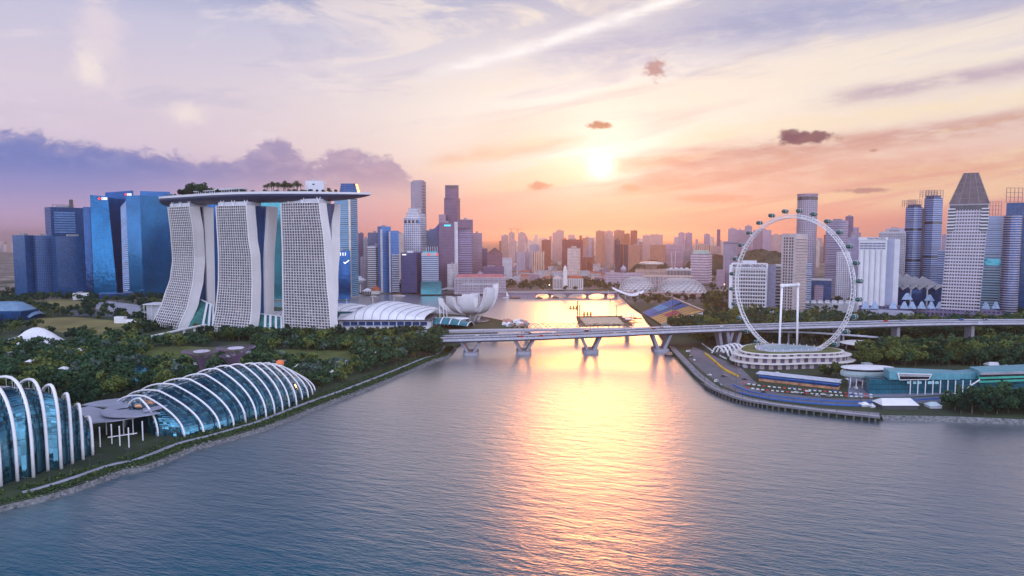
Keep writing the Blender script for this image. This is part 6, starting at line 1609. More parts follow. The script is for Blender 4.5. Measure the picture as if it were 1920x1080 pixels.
for ph in (0, math.pi, math.pi/2, -math.pi/2):
    MB().tube([p + Vector((0, 4.6*math.cos(k*.62*(1 if ph in (0,math.pi) else -1)+ph), 4.6*math.sin(k*.62*(1 if ph in (0,math.pi) else -1)+ph))) for k, p in enumerate(xp)], .42, 5).build('helix_tube', hm_, hx)
sec(xp, [(-3,-3.2),(3,-3.2),(3,-3.7),(-3,-3.7)]).build('walkway', darkgrey, hx)
for k in range(6, 60, 12): MB().tube([(xp[k].x,xp[k].y,-2),(xp[k].x,xp[k].y,5.6)], .9, 6).build('pier', darkgrey, hx)

# ------------------------------------------------------------------ track, quay and pit building at the right
def asphalt_strip(name, L, Rr, mat, dz): return area(name, L + Rr[::-1], mat, dz)
asphalt_strip('race_track', [(1316,668),(1345,690),(1372,712),(1400,725),(1460,737),(1560,747),(1640,748),(1780,742),(1960,730)], [(1290,672),(1322,700),(1352,722),(1390,738),(1450,749),(1560,759),(1640,760),(1780,754),(1960,742)], asphalt, .06)
quay = plain('quay_paving', (.22,.22,.25), .85, 0, .2, .1)
asphalt_strip('quay_walk', [(1264,650),(1286,672),(1316,702),(1350,727),(1400,744),(1450,754),(1545,766),(1650,774)], [(1253,648),(1267,664),(1302,702),(1337,727),(1387,746.6),(1442,757.4),(1542,770),(1650,781.5)], quay, .05)
asphalt_strip('pit_apron', [(1590,700),(1700,726),(1960,716)], [(1590,745),(1700,744),(1960,728)], plain('apron_concrete', (.20,.22,.28), .8), .05)
asphalt_strip('service_yard', [(1300,650),(1390,690),(1420,720)], [(1290,660),(1330,695),(1385,722)], plain('yard_surface', (.17,.16,.19), .85), .05)
blue = plain('blue_kerb_paint', (.04,.13,.40), .5, 0, .15, .2); yel = plain('yellow_barrier', (.75,.45,.04), .6); wht = plain('white_barrier', (.75,.75,.78), .6)
def barrier(label, px, h, w, mat, name='barrier', cat='barrier', group=None):
    P = catmull([gp(u, v, GZ) for u, v in px], 6); rs = []
    for i, p in enumerate(P):
        t_ = P[min(i+1,len(P)-1)] - P[max(i-1,0)]; n_ = Vector((-t_.y,t_.x,0)).normalized(); rs.append([p - n_*w/2 + Vector((0,0,.06)), p + n_*w/2 + Vector((0,0,.06)), p + n_*w/2 + Vector((0,0,h)), p - n_*w/2 + Vector((0,0,h))])
    o = MB().loft(rs).build(name, mat); return tag(o, label, cat, group)
barrier('upper blue barrier along the track by the seawall', [(1375,722),(1400,733),(1450,743),(1520,750),(1620,755),(1700,752),(1800,745)], 1.1, 1.6, blue)
barrier('lower blue barrier hugging the outer edge of the track', [(1385,737),(1450,749.5),(1560,760),(1650,761),(1700,759)], 1.3, 1.8, blue)
barrier('yellow barrier line along the upper bend of the track', [(1322,664),(1338,677),(1358,694),(1384,707)], 1.8, 1.6, yel)
barrier('white railing curving along the inner bend', [(1316,645),(1340,662),(1362,674)], 1.4, .9, wht, 'railing', 'railing')
for (a, b_), v0, v1, lab in (((1392,1640),718,741,'inner'),((1400,1640),727,746,'outer')):
    for k in range(26):
        s = k/26; u = a+(b_-a)*s; v = v0+(v1-v0)*s**.7; p = gp(u, v, GZ); q = gp(u+5, v+.6, GZ)
        o = MB().beam(p+Vector((0,0,.5)), q+Vector((0,0,.5)), .9, .9).build('barrier_block', wht if k % 4 else plain('red_barrier', (.6,.05,.05), .6)); tag(o, (f'white' if k % 4 else 'red') + f' barrier block in the {lab} dashed line along the track', 'barrier', (f'white' if k % 4 else 'red') + f' barrier blocks of the {lab} line')
# seawall: piles under the quay edge
sw = thing('seawall', 'dark seawall of closely set piles under the quay edge', 'seawall', gp(1500, 770, 0))
edge_ = catmull([gp(u, v, GZ) for u, v in [(1302,702),(1335,727),(1385,747),(1440,758),(1540,771),(1650,783)]], 8)
rs = []
for i, p in enumerate(edge_):
    t_ = edge_[min(i+1,len(edge_)-1)] - edge_[max(i-1,0)]; n_ = Vector((-t_.y,t_.x,0)).normalized()
    if n_.y > 0: n_ = -n_
    rs.append([p + n_*3 + Vector((0,0,-.2)), p + n_*3 + Vector((0,0,.6)), p - n_*1 + Vector((0,0,.6)), p - n_*1 + Vector((0,0,-.2))])
MB().loft(rs).build('cope_beam', plain('dark_cope', (.16,.16,.18), .8), sw)
L = 0; lastp = None; cnt_ = 0
for a, b_ in zip(edge_, edge_[1:]):
    m = max(1, int((b_-a).length/4.2)); 
    for k in range(m):
        p = a.lerp(b_, k/m); t_ = (b_-a); n_ = Vector((-t_.y,t_.x,0)).normalized(); n_ = n_ if n_.y < 0 else -n_; c = p + n_*2.2
        if cnt_ < 100: MB().box(c.x-.5, c.x+.5, c.y-.5, c.y+.5, -3, GZ-.2).build('pile', plain('weathered_pile', (.13,.13,.14), .85), sw)
        cnt_ += 1
rv = thing('rock_revetment', 'pale stone revetment along the shore at the lower right', 'revetment', gp(1800, 783, 0))
P = [gp(u, v, GZ) for u, v in ((1652,779),(1740,780.5),(1800,782),(1920,787),(2100,795))]; P = catmull(P, 6)
sec(P, [(-5.5,-4),(-.3,.25),(.6,.25),(.6,-4)][::1]).build('stone_slope', stone, rv)
# long low grandstand shed by the track
gsd = thing('track_stand', 'long low stand with a white roof and blue and orange boards by the track', 'stand', gp(1500, 722))
a, b_ = gp(1428, 714), gp(1578, 731); d = (b_-a); L = d.length; c = (a+b_)/2
MB().obox((c.x,c.y+4), (d.x,d.y), L, 10, GZ, GZ+2.2).build('orange_boards', plain('orange_board', (.45,.22,.12), .6, 0, .5, .2), gsd); MB().obox((c.x,c.y+4.2), (d.x,d.y), L-.5, 9.5, GZ+2.2, GZ+4.2).build('dark_gap', navy, gsd)
MB().obox((c.x,c.y+4.1), (d.x,d.y), L, 9.8, GZ+4.2, GZ+5.6).build('blue_boards', blue, gsd); e1 = Vector((d.x,d.y)).normalized()
MB().obox((c.x,c.y+6), (d.x,d.y), L+3, 15, GZ+6.6, GZ+7.2).build('roof', seamed('pale_blue_roof', (.58,.63,.74), 4, .45), gsd)
for k in range(9): q = a.lerp(b_, k/8); MB().box(q.x-.25,q.x+.25,q.y+2,q.y+2.5,GZ+5.6,GZ+6.7).build('post', steelwhite, gsd)
# teal pit building
pb = thing('pit_building', 'long teal pit building with a slanted glazed end and green bands', 'pit building', gp(1790, 725))
tl = teal
def slab_px(name, u0, u1, vt0, vt1, vb0, vb1, Y0, Y1, dep, mat):
    a, b_ = at(u0, vt0, Y0), at(u1, vt1, Y1); c, d_ = at(u0, vb0, Y0), at(u1, vb1, Y1)
    V = [Vector((a.x,Y0,c.z)), Vector((b_.x,Y1,d_.z)), Vector((b_.x,Y1,b_.z)), Vector((a.x,Y0,a.z))]
    mb = MB(); i = mb.add(V + [v + Vector((dep*.25,dep,0)) for v in V])
    w = (V[1]-V[0]).length
    mb.face((i,i+1,i+2,i+3), ((0,0),(w,0),(w,9),(0,9))); mb.face((i+1,i+5,i+6,i+2)); mb.face((i+5,i+4,i+7,i+6)); mb.face((i+4,i,i+3,i+7)); mb.face((i+3,i+2,i+6,i+7)); mb.face((i,i+4,i+5,i+1))
    return mb.build(name, mat, pb)
Yp0, Yp1 = YB(742), YB(727)
slab_px('left_wing_roof', 1668, 1800, 696, 701, 712, 712, Yp0+4, Yp0+10, 18, tl)
slab_px('link_roof', 1790, 1840, 702, 698, 710, 711, Yp0+12, Yp0+16, 16, tl)
slab_px('right_wing_roof', 1836, 1960, 695.5, 690, 706, 704, Yp0+10, Yp0+26, 20, tl)
slab_px('grey_roof_strip', 1838, 1960, 698.5, 694.5, 703, 700, Yp0+9.4, Yp0+25.4, 2, roofgrey)
slab_px('glazed_lower', 1630, 1840, 712, 711, 741, 736, Yp0+6, Yp0+14, 16, glassy('pit_glass', (.03,.16,.22), .15, .4, 3, 3, .1))
slab_px('glazed_lower', 1836, 1960, 717, 712, 735, 728, Yp0+12, Yp0+28, 18, glassy('pit_glass', (.03,.16,.22), .15, .4, 3, 3, .1))
slab_px('window_band', 1838, 1960, 703.5, 700.5, 707, 703.5, Yp0+8.6, Yp0+24.6, 3, darkglass); slab_px('green_band', 1836, 1960, 707, 703.5, 711, 707, Yp0+8.4, Yp0+24.4, 3, plain('green_board', (.05,.40,.30), .5)); slab_px('window_band', 1838, 1960, 711, 707, 714, 710, Yp0+8.6, Yp0+24.6, 3, darkglass); slab_px('green_band', 1836, 1960, 714, 710, 718, 713.5, Yp0+8.4, Yp0+24.4, 3, plain('green_board', (.05,.40,.30), .5))
# slanted frame with window on the left wing
def quadf(name, px, Y, mat, th):
    V = [at(u, v, Y) for u, v in px]; mb = MB(); i = mb.add(V + [v + Vector((0,th,0)) for v in V]); n = len(V)
    mb.face(range(i, i+n)); mb.face([i+n+k for k in reversed(range(n))])
    for k in range(n): mb.face((i+(k+1)%n, i+k, i+n+k, i+n+(k+1)%n))
    return mb.build(name, mat, pb)
quadf('slant_frame', [(1687,713),(1742,712),(1748,701.5),(1683,699.5)], Yp0+3.6, steelwhite, 1.2); quadf('grey_panel', [(1687,704.5),(1744.5,705.5),(1746.5,702.4),(1685,700.6)], Yp0+3.2, roofgrey, .6); quadf('window', [(1688,711.5),(1741.5,710.6),(1743.5,706.5),(1687.5,705.5)], Yp0+3.2, darkglass, .6)
for k, u in enumerate((1701,1712,1722,1740,1746,1754)): quadf('pale_pane', [(u,720),(u+6,720),(u+6,715),(u,715)], Yp0+5.5, plain('aqua_pane', (.35,.62,.66), .3), .4)  # small panes of a paler aqua
for k in range(9): 
    q = at(1704+k*14, 730, Yp0+7); MB().box(q.x-.3,q.x+.3,Yp0+4.6,Yp0+5.2,GZ,at(1704,713,Yp0+5).z).build('column', steelwhite, pb)
MB().beam(at(1837,712,Yp0+8), at(1813,727,Yp0+6), .9, .9).build('stair', steelwhite, pb)
t = thing('pit_lounge', 'rounded grey green lounge with a white roof left of the teal pit building', 'lounge', gp(1640, 725))
q = gp(1640, 730); rg_ = [[(q.x+24*f*math.cos(2*math.pi*k/24), q.y+14+12*f*math.sin(2*math.pi*k/24), z) for k in range(24)] for f, z in ((.9,GZ+9),(1,GZ+10),(1.02,GZ+12),(1,GZ+14),(.93,GZ+15))]
MB().loft(rg_).build('drum', plain('sage_cladding', (.30,.38,.40), .5), t); MB().loft([[(q.x+22*f*math.cos(2*math.pi*k/24), q.y+14+11*f*math.sin(2*math.pi*k/24), z) for k in range(24)] for f, z in ((.9,GZ+15),(.9,GZ+17))]).build('window_band', darkglass, t); MB().loft([[(q.x+24*f*math.cos(2*math.pi*k/24), q.y+14+12*f*math.sin(2*math.pi*k/24), z) for k in range(24)] for f, z in ((1,GZ+17),(1,GZ+17.8),(.4,GZ+18.8))]).build('roof', vaultw, t)
for k in range(8): MB().tube([(q.x-20+k*5.6,q.y+5,GZ),(q.x-18+k*5.6,q.y+8,GZ+10)], .35, 5).build('strut', steelwhite, t)
# tents and huts at the lower right
def tent(u0, u1, vb, h, dep, label, m=vaultw, name='marquee'):
    a, b_ = gp(u0, vb), gp(u1, vb); t = thing(name, label, 'tent', (a+b_)/2)
    P = [(a.x,a.y),(b_.x,b_.y),(b_.x,b_.y+dep),(a.x,a.y+dep)]; MB().prism(P, GZ, GZ+h*.45).build('wall', darkgrey if name == 'marquee' else offwhite, t)
    q = [(a.x-.6,a.y-.6),(b_.x+.6,b_.y-.6),(b_.x+.6,b_.y+dep+.6),(a.x-.6,a.y+dep+.6)]
    MB().prism(q, GZ+h*.45, GZ+h, pts1=[(a.x+2.4,a.y+dep*.45),(b_.x-2.4,b_.y+dep*.45),(b_.x-2.4,b_.y+dep*.55),(a.x+2.4,a.y+dep*.55)]).build('roof', m, t)
tent(1655, 1722, 768, 7.5, 15, 'large white marquee tent on the lower right shore')
tent(1744, 1766, 766, 4.5, 8, 'small pale green roofed hut right of the large marquee', plain('pale_aqua_roof', (.50,.62,.66), .5), 'hut')
tent(1617, 1632, 763, 3.5, 6, 'small white kiosk left of the large marquee', vaultw, 'kiosk'); tent(1634, 1641, 765, 3, 5, 'tiny white box kiosk beside the marquee', vaultw, 'kiosk')
tent(1795, 1830, 752, 4, 9, 'low white tent half hidden by the dark shore trees', vaultw, 'tent'); tent(1866, 1905, 746, 4, 9, 'long white tent roof behind the rightmost shore trees', vaultw, 'tent'); tent(1832,1845,749,4,8,'small white peaked tent between shore trees',vaultw,'tent')
tent(1395, 1420, 690, 4, 8, 'white flat stall in front of the wheel terminal left end', vaultw, 'stall'); tent(1453, 1466, 705, 3.5, 6, 'small white stall before the middle of the terminal', vaultw, 'stall'); tent(1870, 1905, 668, 4, 9, 'blue grey roofed shed under the right end of the slip road', plain('pale_aqua_roof', (.50,.62,.66), .5), 'shed'); tent(1855, 1890, 689, 5, 9, 'white roofed cabin above the teal pit building', vaultw, 'cabin')
tent(1440, 1458, 588, 5, 8, 'small aqua roofed kiosk below the beige tower', plain('pale_aqua_roof', (.50,.62,.66), .5), 'kiosk')
# cars
carm = [('white', plain('car_white', (.75,.75,.77), .3)), ('black', plain('car_black', (.02,.02,.025), .3)), ('silver', plain('car_silver', (.42,.43,.46), .3, .4)), ('red', plain('car_red', (.5,.05,.04), .3)), ('blue', plain('car_blue', (.05,.12,.3), .3))]
def car(loc, ang, ci, label, group, van=False):
    nm, m = carm[ci]; t = thing('van' if van else 'car', label, 'van' if van else 'car', loc, group); t.rotation_euler = (0,0,ang)
    W0 = WO[t.name]; o = Vector((W0.x, W0.y, W0.z))
    pr = [(-2.2,.35),(-2.25,.9),(-1.7,1.0),(-1.2,1.5),(.6,1.5),(1.3,.98),(2.2,.85),(2.25,.35)] if not van else [(-2.8,.4),(-2.8,2.3),(1.6,2.3),(2.3,1.3),(2.8,1.1),(2.8,.4)]
    MB().loft([[o + Vector((x,s,z)) for x, z in pr] for s in (-.9,.9)]).build('body', m, t)
    MB().loft([[o + Vector((x,s,z)) for x, z in (((-1.25,1.02),(-1.0,1.42),(.5,1.42),(1.1,1.02)) if not van else ((-1.0,1.4),(-1.0,2.1),(1.6,2.1),(2.1,1.4)))] for s in (-.93,.93)]).build('window', darkglass, t)
    for x in (-1.4, 1.4):
        for s in (-.85,.85): MB().tube([o + Vector((x,s-.12,.34)), o + Vector((x,s+.12,.34))], .34, 10).build('wheel', plain('tyre_rubber', (.02,.02,.02), .9), t)
    return t
rg = random.Random(21); used = {}
for k in range(30):
    s = rg.random(); i = int(6 + s*(len(hpp)-14)); p = hpp[i].lerp(hpp[i+1], rg.random()); t_ = hpp[i+1]-hpp[i]; n_ = Vector((-t_.y,t_.x,0)).normalized(); o = rg.choice((-15.7,-11.2,-6.9,6.9,11.2,15.7)); ci = rg.choice((0,0,1,2,2,3,4)); van = rg.random() < .25
    side = 'near' if o < 0 else 'far'
    car(p + n_*o + Vector((0,0,.04)), math.atan2(t_.y,t_.x) + (math.pi if o > 0 else 0), ci, f'{carm[ci][0]} {"van" if van else "car"} driving on the {side} carriageway of the viaduct', f'{carm[ci][0]} {"vans" if van else "cars"} on the {side} carriageway', van)
for k, (u, v, ci, van) in enumerate([(1290,660,0,True),(1295,668,2,False),(1302,676,0,False),(1330,704,0,False),(1343,716,0,True),(1352,722,2,False),(1620,712,1,False),(1612,718,3,False),(1604,729,0,True),(1345,682,1,False),(1590,690,0,False),(1600,700,2,False),(1588,712,0,False),(1618,703,0,True)]):
    car(gp(u, v, GZ+.08), rg.uniform(0,6.28), ci, f'{carm[ci][0]} {"van" if van else "car"} parked ' + ('on the quay left of the track' if u < 1400 else 'between the terminal and the pit building'), f'{carm[ci][0]} {"vans" if van else "cars"} parked ' + ('on the quay' if u < 1400 else 'by the pit building'), van)
# lamp posts on the viaduct and by the track
def lamp_post(p, h, label, group):
    t = thing('lamp_post', label, 'lamp post', p, group); MB().tube([p, p+Vector((0,0,h))], .22, 5, .12).build('pole', darkgrey, t); MB().tube([p+Vector((-2.2,0,h-.1)), p+Vector((0,0,h)), p+Vector((2.2,0,h-.1))], .12, 4).build('lamp_arm', darkgrey, t)
for k in range(14): p = hpp[6+k*3]; lamp_post(p + Vector((0,0,.8)), 10, 'twin-armed lamp post on the median of the viaduct', 'lamp posts on the viaduct')
for u, v in ((1410,722),(1455,733),(1500,741),(1550,748),(1613,752),(1700,748),(1690,700),(1760,690),(1830,745),(1380,716)): lamp_post(gp(u, v), 13, 'slim lamp post beside the track on the right shore', 'lamp posts by the track')
p = gp(1261, 603); o = MB().tube([p, (p.x,p.y,GZ+44)], .5, 6).build('flood_mast', darkgrey); tag(o, 'tall thin flood mast in front of the grandstand', 'mast')
p = gp(1628, 706); o = MB().box(p.x-4, p.x+4, p.y, p.y+7, GZ, GZ+13).build('lift_shaft', plain('sage_cladding', (.30,.38,.40), .5)); tag(o, 'square sage green shaft right of the terminal', 'shaft')

for k in range(22):
    u = 1262 + (1640-1262)*k/21; q = edge_[min(len(edge_)-1, int(k*(len(edge_)-1)/21))]; lamp_post(q + Vector((1.5, 3.5, .1)), 7, 'short lamp post on the quay edge above the seawall', 'lamp posts on the quay edge')
rail = MB(); rp2 = [q + Vector((.4, 1.2, 0)) for q in edge_]
for a, b_ in zip(rp2, rp2[1:]):
    rail.beam(a + Vector((0,0,1.1)), b_ + Vector((0,0,1.1)), .12, .12); rail.beam(a + Vector((0,0,.6)), b_ + Vector((0,0,.6)), .08, .08); rail.tube([a, a + Vector((0,0,1.1))], .06, 4)
o = rail.build('quay_railing', steelwhite); tag(o, 'thin white railing along the quay edge above the seawall', 'railing')
bp = sl_[9:]
for k in range(0, len(bp)-1, 2): lamp_post(ribbon_pts(bp, 16.5)[k], 7, 'short lamp post beside the left shore path', 'lamp posts along the left shore path')
for k in range(16):
    u = 1350 + 250*rg.random(); v = 728 + 16*rg.random() if u > 1400 else 700 + 14*rg.random(); ci = rg.choice((0,1,2,2,4)); car(gp(u, v, GZ+.1), rg.uniform(-.6,.3), ci, f'{carm[ci][0]} car standing on the track apron by the seawall', f'{carm[ci][0]} cars on the track apron')
# ------------------------------------------------------------------ trees
def leafmat(name, c0, c1):
    m, b = newmat(name); n = noise(pos(), .35, 3, .6); r = rnd()
    f = n*.8 + r*.5 - .15
    setp(b, Base_Color=ramp(f, [(.2, c0), (.75, c1)]), Roughness=.85, Specular_IOR_Level=.2); return m
leaf_dark = leafmat('leaf_dark', (.006,.026,.018), (.042,.092,.042)); leaf_olive = leafmat('leaf_olive', (.035,.06,.018), (.13,.165,.045))
leaf_grey = leafmat('leaf_grey_green', (.028,.062,.048), (.095,.145,.115)); leaf_yell = leafmat('leaf_yellow', (.17,.17,.02), (.32,.30,.05)); leaf_palm = leafmat('leaf_palm', (.02,.05,.02), (.07,.11,.04))
bark = plain('tree_bark', (.10,.075,.055), .9, 0, .3, .6)
rt = random.Random(99)
def rv():
    while True:
        v = Vector((rt.uniform(-1,1), rt.uniform(-1,1), rt.uniform(-1,1)))
        if .05 < v.length < 1: return v
def leaf_quad(mb, c, s):
    a = rv().normalized(); b_ = a.cross(rv()).normalized(); w = s*rt.uniform(.6,1.2)
    i = mb.add([c - a*w - b_*w*.55, c + a*w*.2 - b_*w*.8, c + a*w + b_*w*.4, c - a*w*.2 + b_*w*.8]); mb.face((i,i+1,i+2,i+3))
def crown_mesh(mb, c, rx, rz, clumps, per, ls, spread=.72):
    for _ in range(clumps):
        d = rv(); d = d*(spread/ max(.6, d.length)) if rt.random() < .6 else d*spread
        cc = c + Vector((d.x*rx, d.y*rx, d.z*rz)); cr = rx*rt.uniform(.26,.44)
        for _ in range(per):
            q = rv(); q = q*(.75+.25*q.length)/max(.35, q.length) if rt.random() < .7 else q
            leaf_quad(mb, cc + Vector((q.x*cr, q.y*cr, q.z*cr*.75)), ls)
def proto_tree(name, h, rx, rz, mat, clumps=17, per=44, ls=.85):
    mb = MB(); tw = h*.035
    mb.tube([(0,0,-.3),(0.1,0,h*.3),(-.1,.1,h*.62)], tw, 6, tw*.45)
    for k in range(4):
        a = k*1.57+.4; mb.tube([(0,0,h*.34),(rx*.3*math.cos(a),rx*.3*math.sin(a),h*.5),(rx*.55*math.cos(a),rx*.55*math.sin(a),h*.66)], tw*.45, 4, tw*.15)
    t = mb.build(name, bark, origin=(0,0,0)); c = MB(); crown_mesh(c, Vector((0,0,h-rz)), rx, rz, clumps, per, ls)
    WO[t.name] = Vector((0,0,0)); c.build('crown', mat, t); return t
def proto_palm(name, h, mat):
    mb = MB(); mb.tube([(0,0,-.3),(.15,0,h*.5),(0,.1,h)], .28, 6, .18); t = mb.build(name, bark, origin=(0,0,0)); c = MB()
    for k in range(17):
        a = k*2.4; el_ = .9 - k*.11; L = h*.34*rt.uniform(.85,1.1); pr = []
        for j in range(6):
            s = j/5; r = L*s*math.cos(el_*(1-s*.6)); z = h + L*(math.sin(el_)*s - .55*s*s); pr.append(Vector((r*math.cos(a), r*math.sin(a), z)))
        sd = Vector((-math.sin(a), math.cos(a), 0))
        for j in range(5):
            w0 = .55*math.sin(math.pi*(j/5*.8+.15)); w1 = .55*math.sin(math.pi*((j+1)/5*.8+.15)); i = c.add([pr[j]-sd*w0, pr[j]+sd*w0, pr[j+1]+sd*w1, pr[j+1]-sd*w1]); c.face((i,i+1,i+2,i+3))
    WO[t.name] = Vector((0,0,0)); c.build('crown', mat, t); return t
PT = [proto_tree('broadleaf_tree', 12, 6.2, 4.2, leaf_dark), proto_tree('broadleaf_tree', 14, 7.2, 4.4, leaf_olive, 19), proto_tree('broadleaf_tree', 9, 5.0, 3.6, leaf_grey, 14), proto_tree('broadleaf_tree', 15, 5.4, 5.4, leaf_dark, 18), proto_palm('palm_tree', 11, leaf_palm)]
PLAB = ['dark round broadleaf tree', 'olive spreading broadleaf tree', 'grey green low broadleaf tree', 'tall dark broadleaf tree', 'slender palm tree']
for o in PT: o.location = (0, -3000, 0)
used_proto = set()
def put_tree(k, p, sc, lab, group):
    src = PT[k]; c = copy_at(src, p, rt.random()*6.28, (sc*rt.uniform(.9,1.12), sc*rt.uniform(.9,1.12), sc*rt.uniform(.88,1.15)), lab, group); c['category'] = 'tree'
    if 'deck' in lab: c.name = 'roof_garden_' + ('palm' if k == 4 else 'tree')
    return c
# small garden pavilions that show between the trees
for k, (u, v) in enumerate(((25,672),(60,690),(112,662),(150,668),(205,640),(232,660),(190,700),(120,705),(520,690),(560,700),(640,690),(700,672),(745,668),(615,710),(455,672))):
    p = gp(u, v); w = 4 + 2*(k % 3); t = thing('garden_pavilion', ('white hipped' if k % 2 else 'grey flat') + ' roofed pavilion among the garden trees', 'pavilion', p, ('white hipped' if k % 2 else 'grey flat') + ' roofed pavilions in the garden')
    P = [(p.x-w,p.y-w*.7),(p.x+w,p.y-w*.7),(p.x+w,p.y+w*.7),(p.x-w,p.y+w*.7)]
    for q in P: MB().box(q[0]*.9+p.x*.1-.2, q[0]*.9+p.x*.1+.2, q[1]*.9+p.y*.1-.2, q[1]*.9+p.y*.1+.2, GZ, GZ+7).build('post', offwhite, t)
    MB().prism(P, GZ+7, GZ+(9.5 if k % 2 else 7.7), pts1=[(p.x+(x-p.x)*(.15 if k % 2 else .98), p.y+(y-p.y)*(.15 if k % 2 else .98)) for x, y in P]).build('roof', vaultw if k % 2 else roofgrey, t)
# footprints that trees must keep clear of
from mathutils import Euler
bpy.context.view_layer.update()
foot = []
for o in scene.objects:
    if o.parent or o.get('kind') or o.get('category') in (None, 'conservatory', 'viaduct', 'ramp', 'lamp post', 'car', 'van', 'ferris wheel', 'footbridge', 'bridge', 'barrier', 'railing', 'seawall', 'revetment', 'hotel tower', 'roof deck', 'steel tree'): continue
    ms = [q for q in ([o] + list(o.children)) if q.type == 'MESH']
    if not ms: continue
    cs = [q.matrix_world @ Vector(c) for q in ms for c in q.bound_box]
    x0, x1, y0, y1 = min(c.x for c in cs), max(c.x for c in cs), min(c.y for c in cs), max(c.y for c in cs)
    if (x1-x0) < 260: foot.append((x0-3, x1+3, y0-4, y1+3))
def in_poly(x, y, P):
    r = False; n = len(P)
    for i in range(n):
        a, b_ = P[i], P[i-1]
        if (a[1] > y) != (b_[1] > y) and x < (b_[0]-a[0])*(y-a[1])/(b_[1]-a[1]) + a[0]: r = not r
    return r
def P2(px, z=GZ): return [(gp(u, v, z).x, gp(u, v, z).y) for u, v in px]
land = [(p.x, p.y) for p in coast + outer]
clear = [P2(q) for q in ([(55,598),(140,594),(258,606),(236,620),(190,628),(120,622),(62,611)], [(50,567),(120,561),(163,567),(150,577),(72,579)], [(285,653),(330,650),(478,656),(476,670),(400,678),(300,682),(266,674)], [(480,658),(560,657),(655,659),(664,680),(640,690),(560,680),(480,674)],
    [(250,690),(258,682),(290,697),(306,702),(304,714),(275,720),(252,724),(246,712)], [(255,668),(300,672),(380,676),(440,682),(430,688),(330,682),(258,674)],
    [(176,561),(255,573),(295,586),(232,589)], [(150,790),(180,755),(240,745),(300,730),(300,830),(150,850)], [(300,612),(345,618),(400,640),(340,640),(270,650),(255,640)],
    [(1290,672),(1316,664),(1345,690),(1372,712),(1400,725),(1460,737),(1560,747),(1640,746),(1780,740),(1960,728),(1960,744),(1780,756),(1640,762),(1560,762),(1450,752),(1390,742),(1352,726),(1322,704)], [(1580,690),(1660,700),(1700,724),(1960,714),(1960,730),(1700,746),(1590,746)],
    [(1425,700),(1585,716),(1585,733),(1425,716)], [(1253,648),(1310,646),(1392,700),(1395,735),(1337,727),(1302,702)], [(1380,668),(1600,668),(1610,703),(1500,707),(1380,700)], [(0,628),(120,632),(130,650),(0,655)], [(396,640),(470,640),(470,667),(360,667)])]
clear.append(P2([(-60,980),(-60,930),(0,903),(180,846),(290,814),(600,728),(640,722),(605,760),(320,857),(150,911),(0,952)]))
clear.append([(a[0].x, a[0].y) for a in CF_A] + [(a[2].x, a[2].y) for a in CF_A[::-1]])
def fd_poly():
    f0, f1 = gp(286,822), gp(598,733); n_ = Vector((-.85,.53,0)); q0, q1 = f0 + n_*75, f1 + n_*62; m = (f0+f1)/2 + n_*98
    return [(p.x, p.y) for p in (f0, f1, q1, m, q0)]
clear.append(fd_poly())
for q in HT:
    A0, B0, d, n_ = q[:4]; c = [A0 - n_*34 - d*14, B0 - n_*34 + d*16, B0 + n_*60 + d*16, A0 + n_*60 - d*14] if q is HT[0] else [A0 - n_*10 - d*8, B0 - n_*10 + d*16, B0 + n_*60 + d*16, A0 + n_*60 - d*8]
    clear.append([(p.x, p.y) for p in c])
vx = [p.to_2d() for p in hpp]; rx_ = [p.to_2d() for p in rp]; cst = [p.to_2d() for p in coast]; xpp = [p.to_2d() for p in sl_[8:]]
def near(P, p, d): return any((q-p).length < d for q in P)
def dense(P, step=6.0):
    out = []
    for a, b_ in zip(P, P[1:]):
        m = max(1, int((b_-a).length/step)); out += [a.lerp(b_, k/m) for k in range(m)]
    return out
vxd, cstd, rxd = dense(vx), dense(cst, 8), dense(rx_)
def sample(px, n, gap, coastgap=17, under=True):
    P = P2(px); x0, x1 = min(p[0] for p in P), max(p[0] for p in P); y0, y1 = min(p[1] for p in P), max(p[1] for p in P); out = []; grid = {}
    for _ in range(n*14):
        if len(out) >= n: break
        x, y = rt.uniform(x0,x1), rt.uniform(y0,y1)
        if not in_poly(x, y, P) or any(in_poly(x, y, c) for c in clear): continue
        if any(a < x < b_ and c < y < d for a, b_, c, d in foot): continue
        g_ = (int(x//gap), int(y//gap))
        if any((ox-x)**2+(oy-y)**2 < gap*gap for i in (-1,0,1) for j in (-1,0,1) for ox, oy in grid.get((g_[0]+i, g_[1]+j), ())): continue
        p = Vector((x, y))
        if near(cstd, p, coastgap) or (under and (near(vxd, p, 24) or near(rxd, p, 9))): continue
        grid.setdefault(g_, []).append((x, y)); out.append((x, y))
    return out
def mass(name, pts, kinds, hmul=1.0, per=15, ls=1.7):
    """Trees too many and too far to tell apart: one canopy."""
    M_ = {}
    for x, y in pts:
        k = rt.choice(kinds); mb = M_.setdefault(k, MB()); s = rt.uniform(.5,1.4)*hmul; crown_mesh(mb, Vector((x, y, GZ+7.5*s)), 6.4*s, 5.0*s, 8, per, ls)
        mb.tube([(x,y,GZ-.2),(x,y,GZ+6*s)], .4, 4)
    big = MB(); mats = []
    for k, mb in M_.items():
        off = len(big.v); big.v += mb.v; big.f += [tuple(i+off for i in f) for f in mb.f]; big.uv += mb.uv; big.mi += [len(mats)]*len(mb.f); mats.append((leaf_dark, leaf_olive, leaf_grey, leaf_dark)[k])
    if big.v: o = big.build(name, mats, origin=(0,0,0)); o['kind'] = 'stuff'
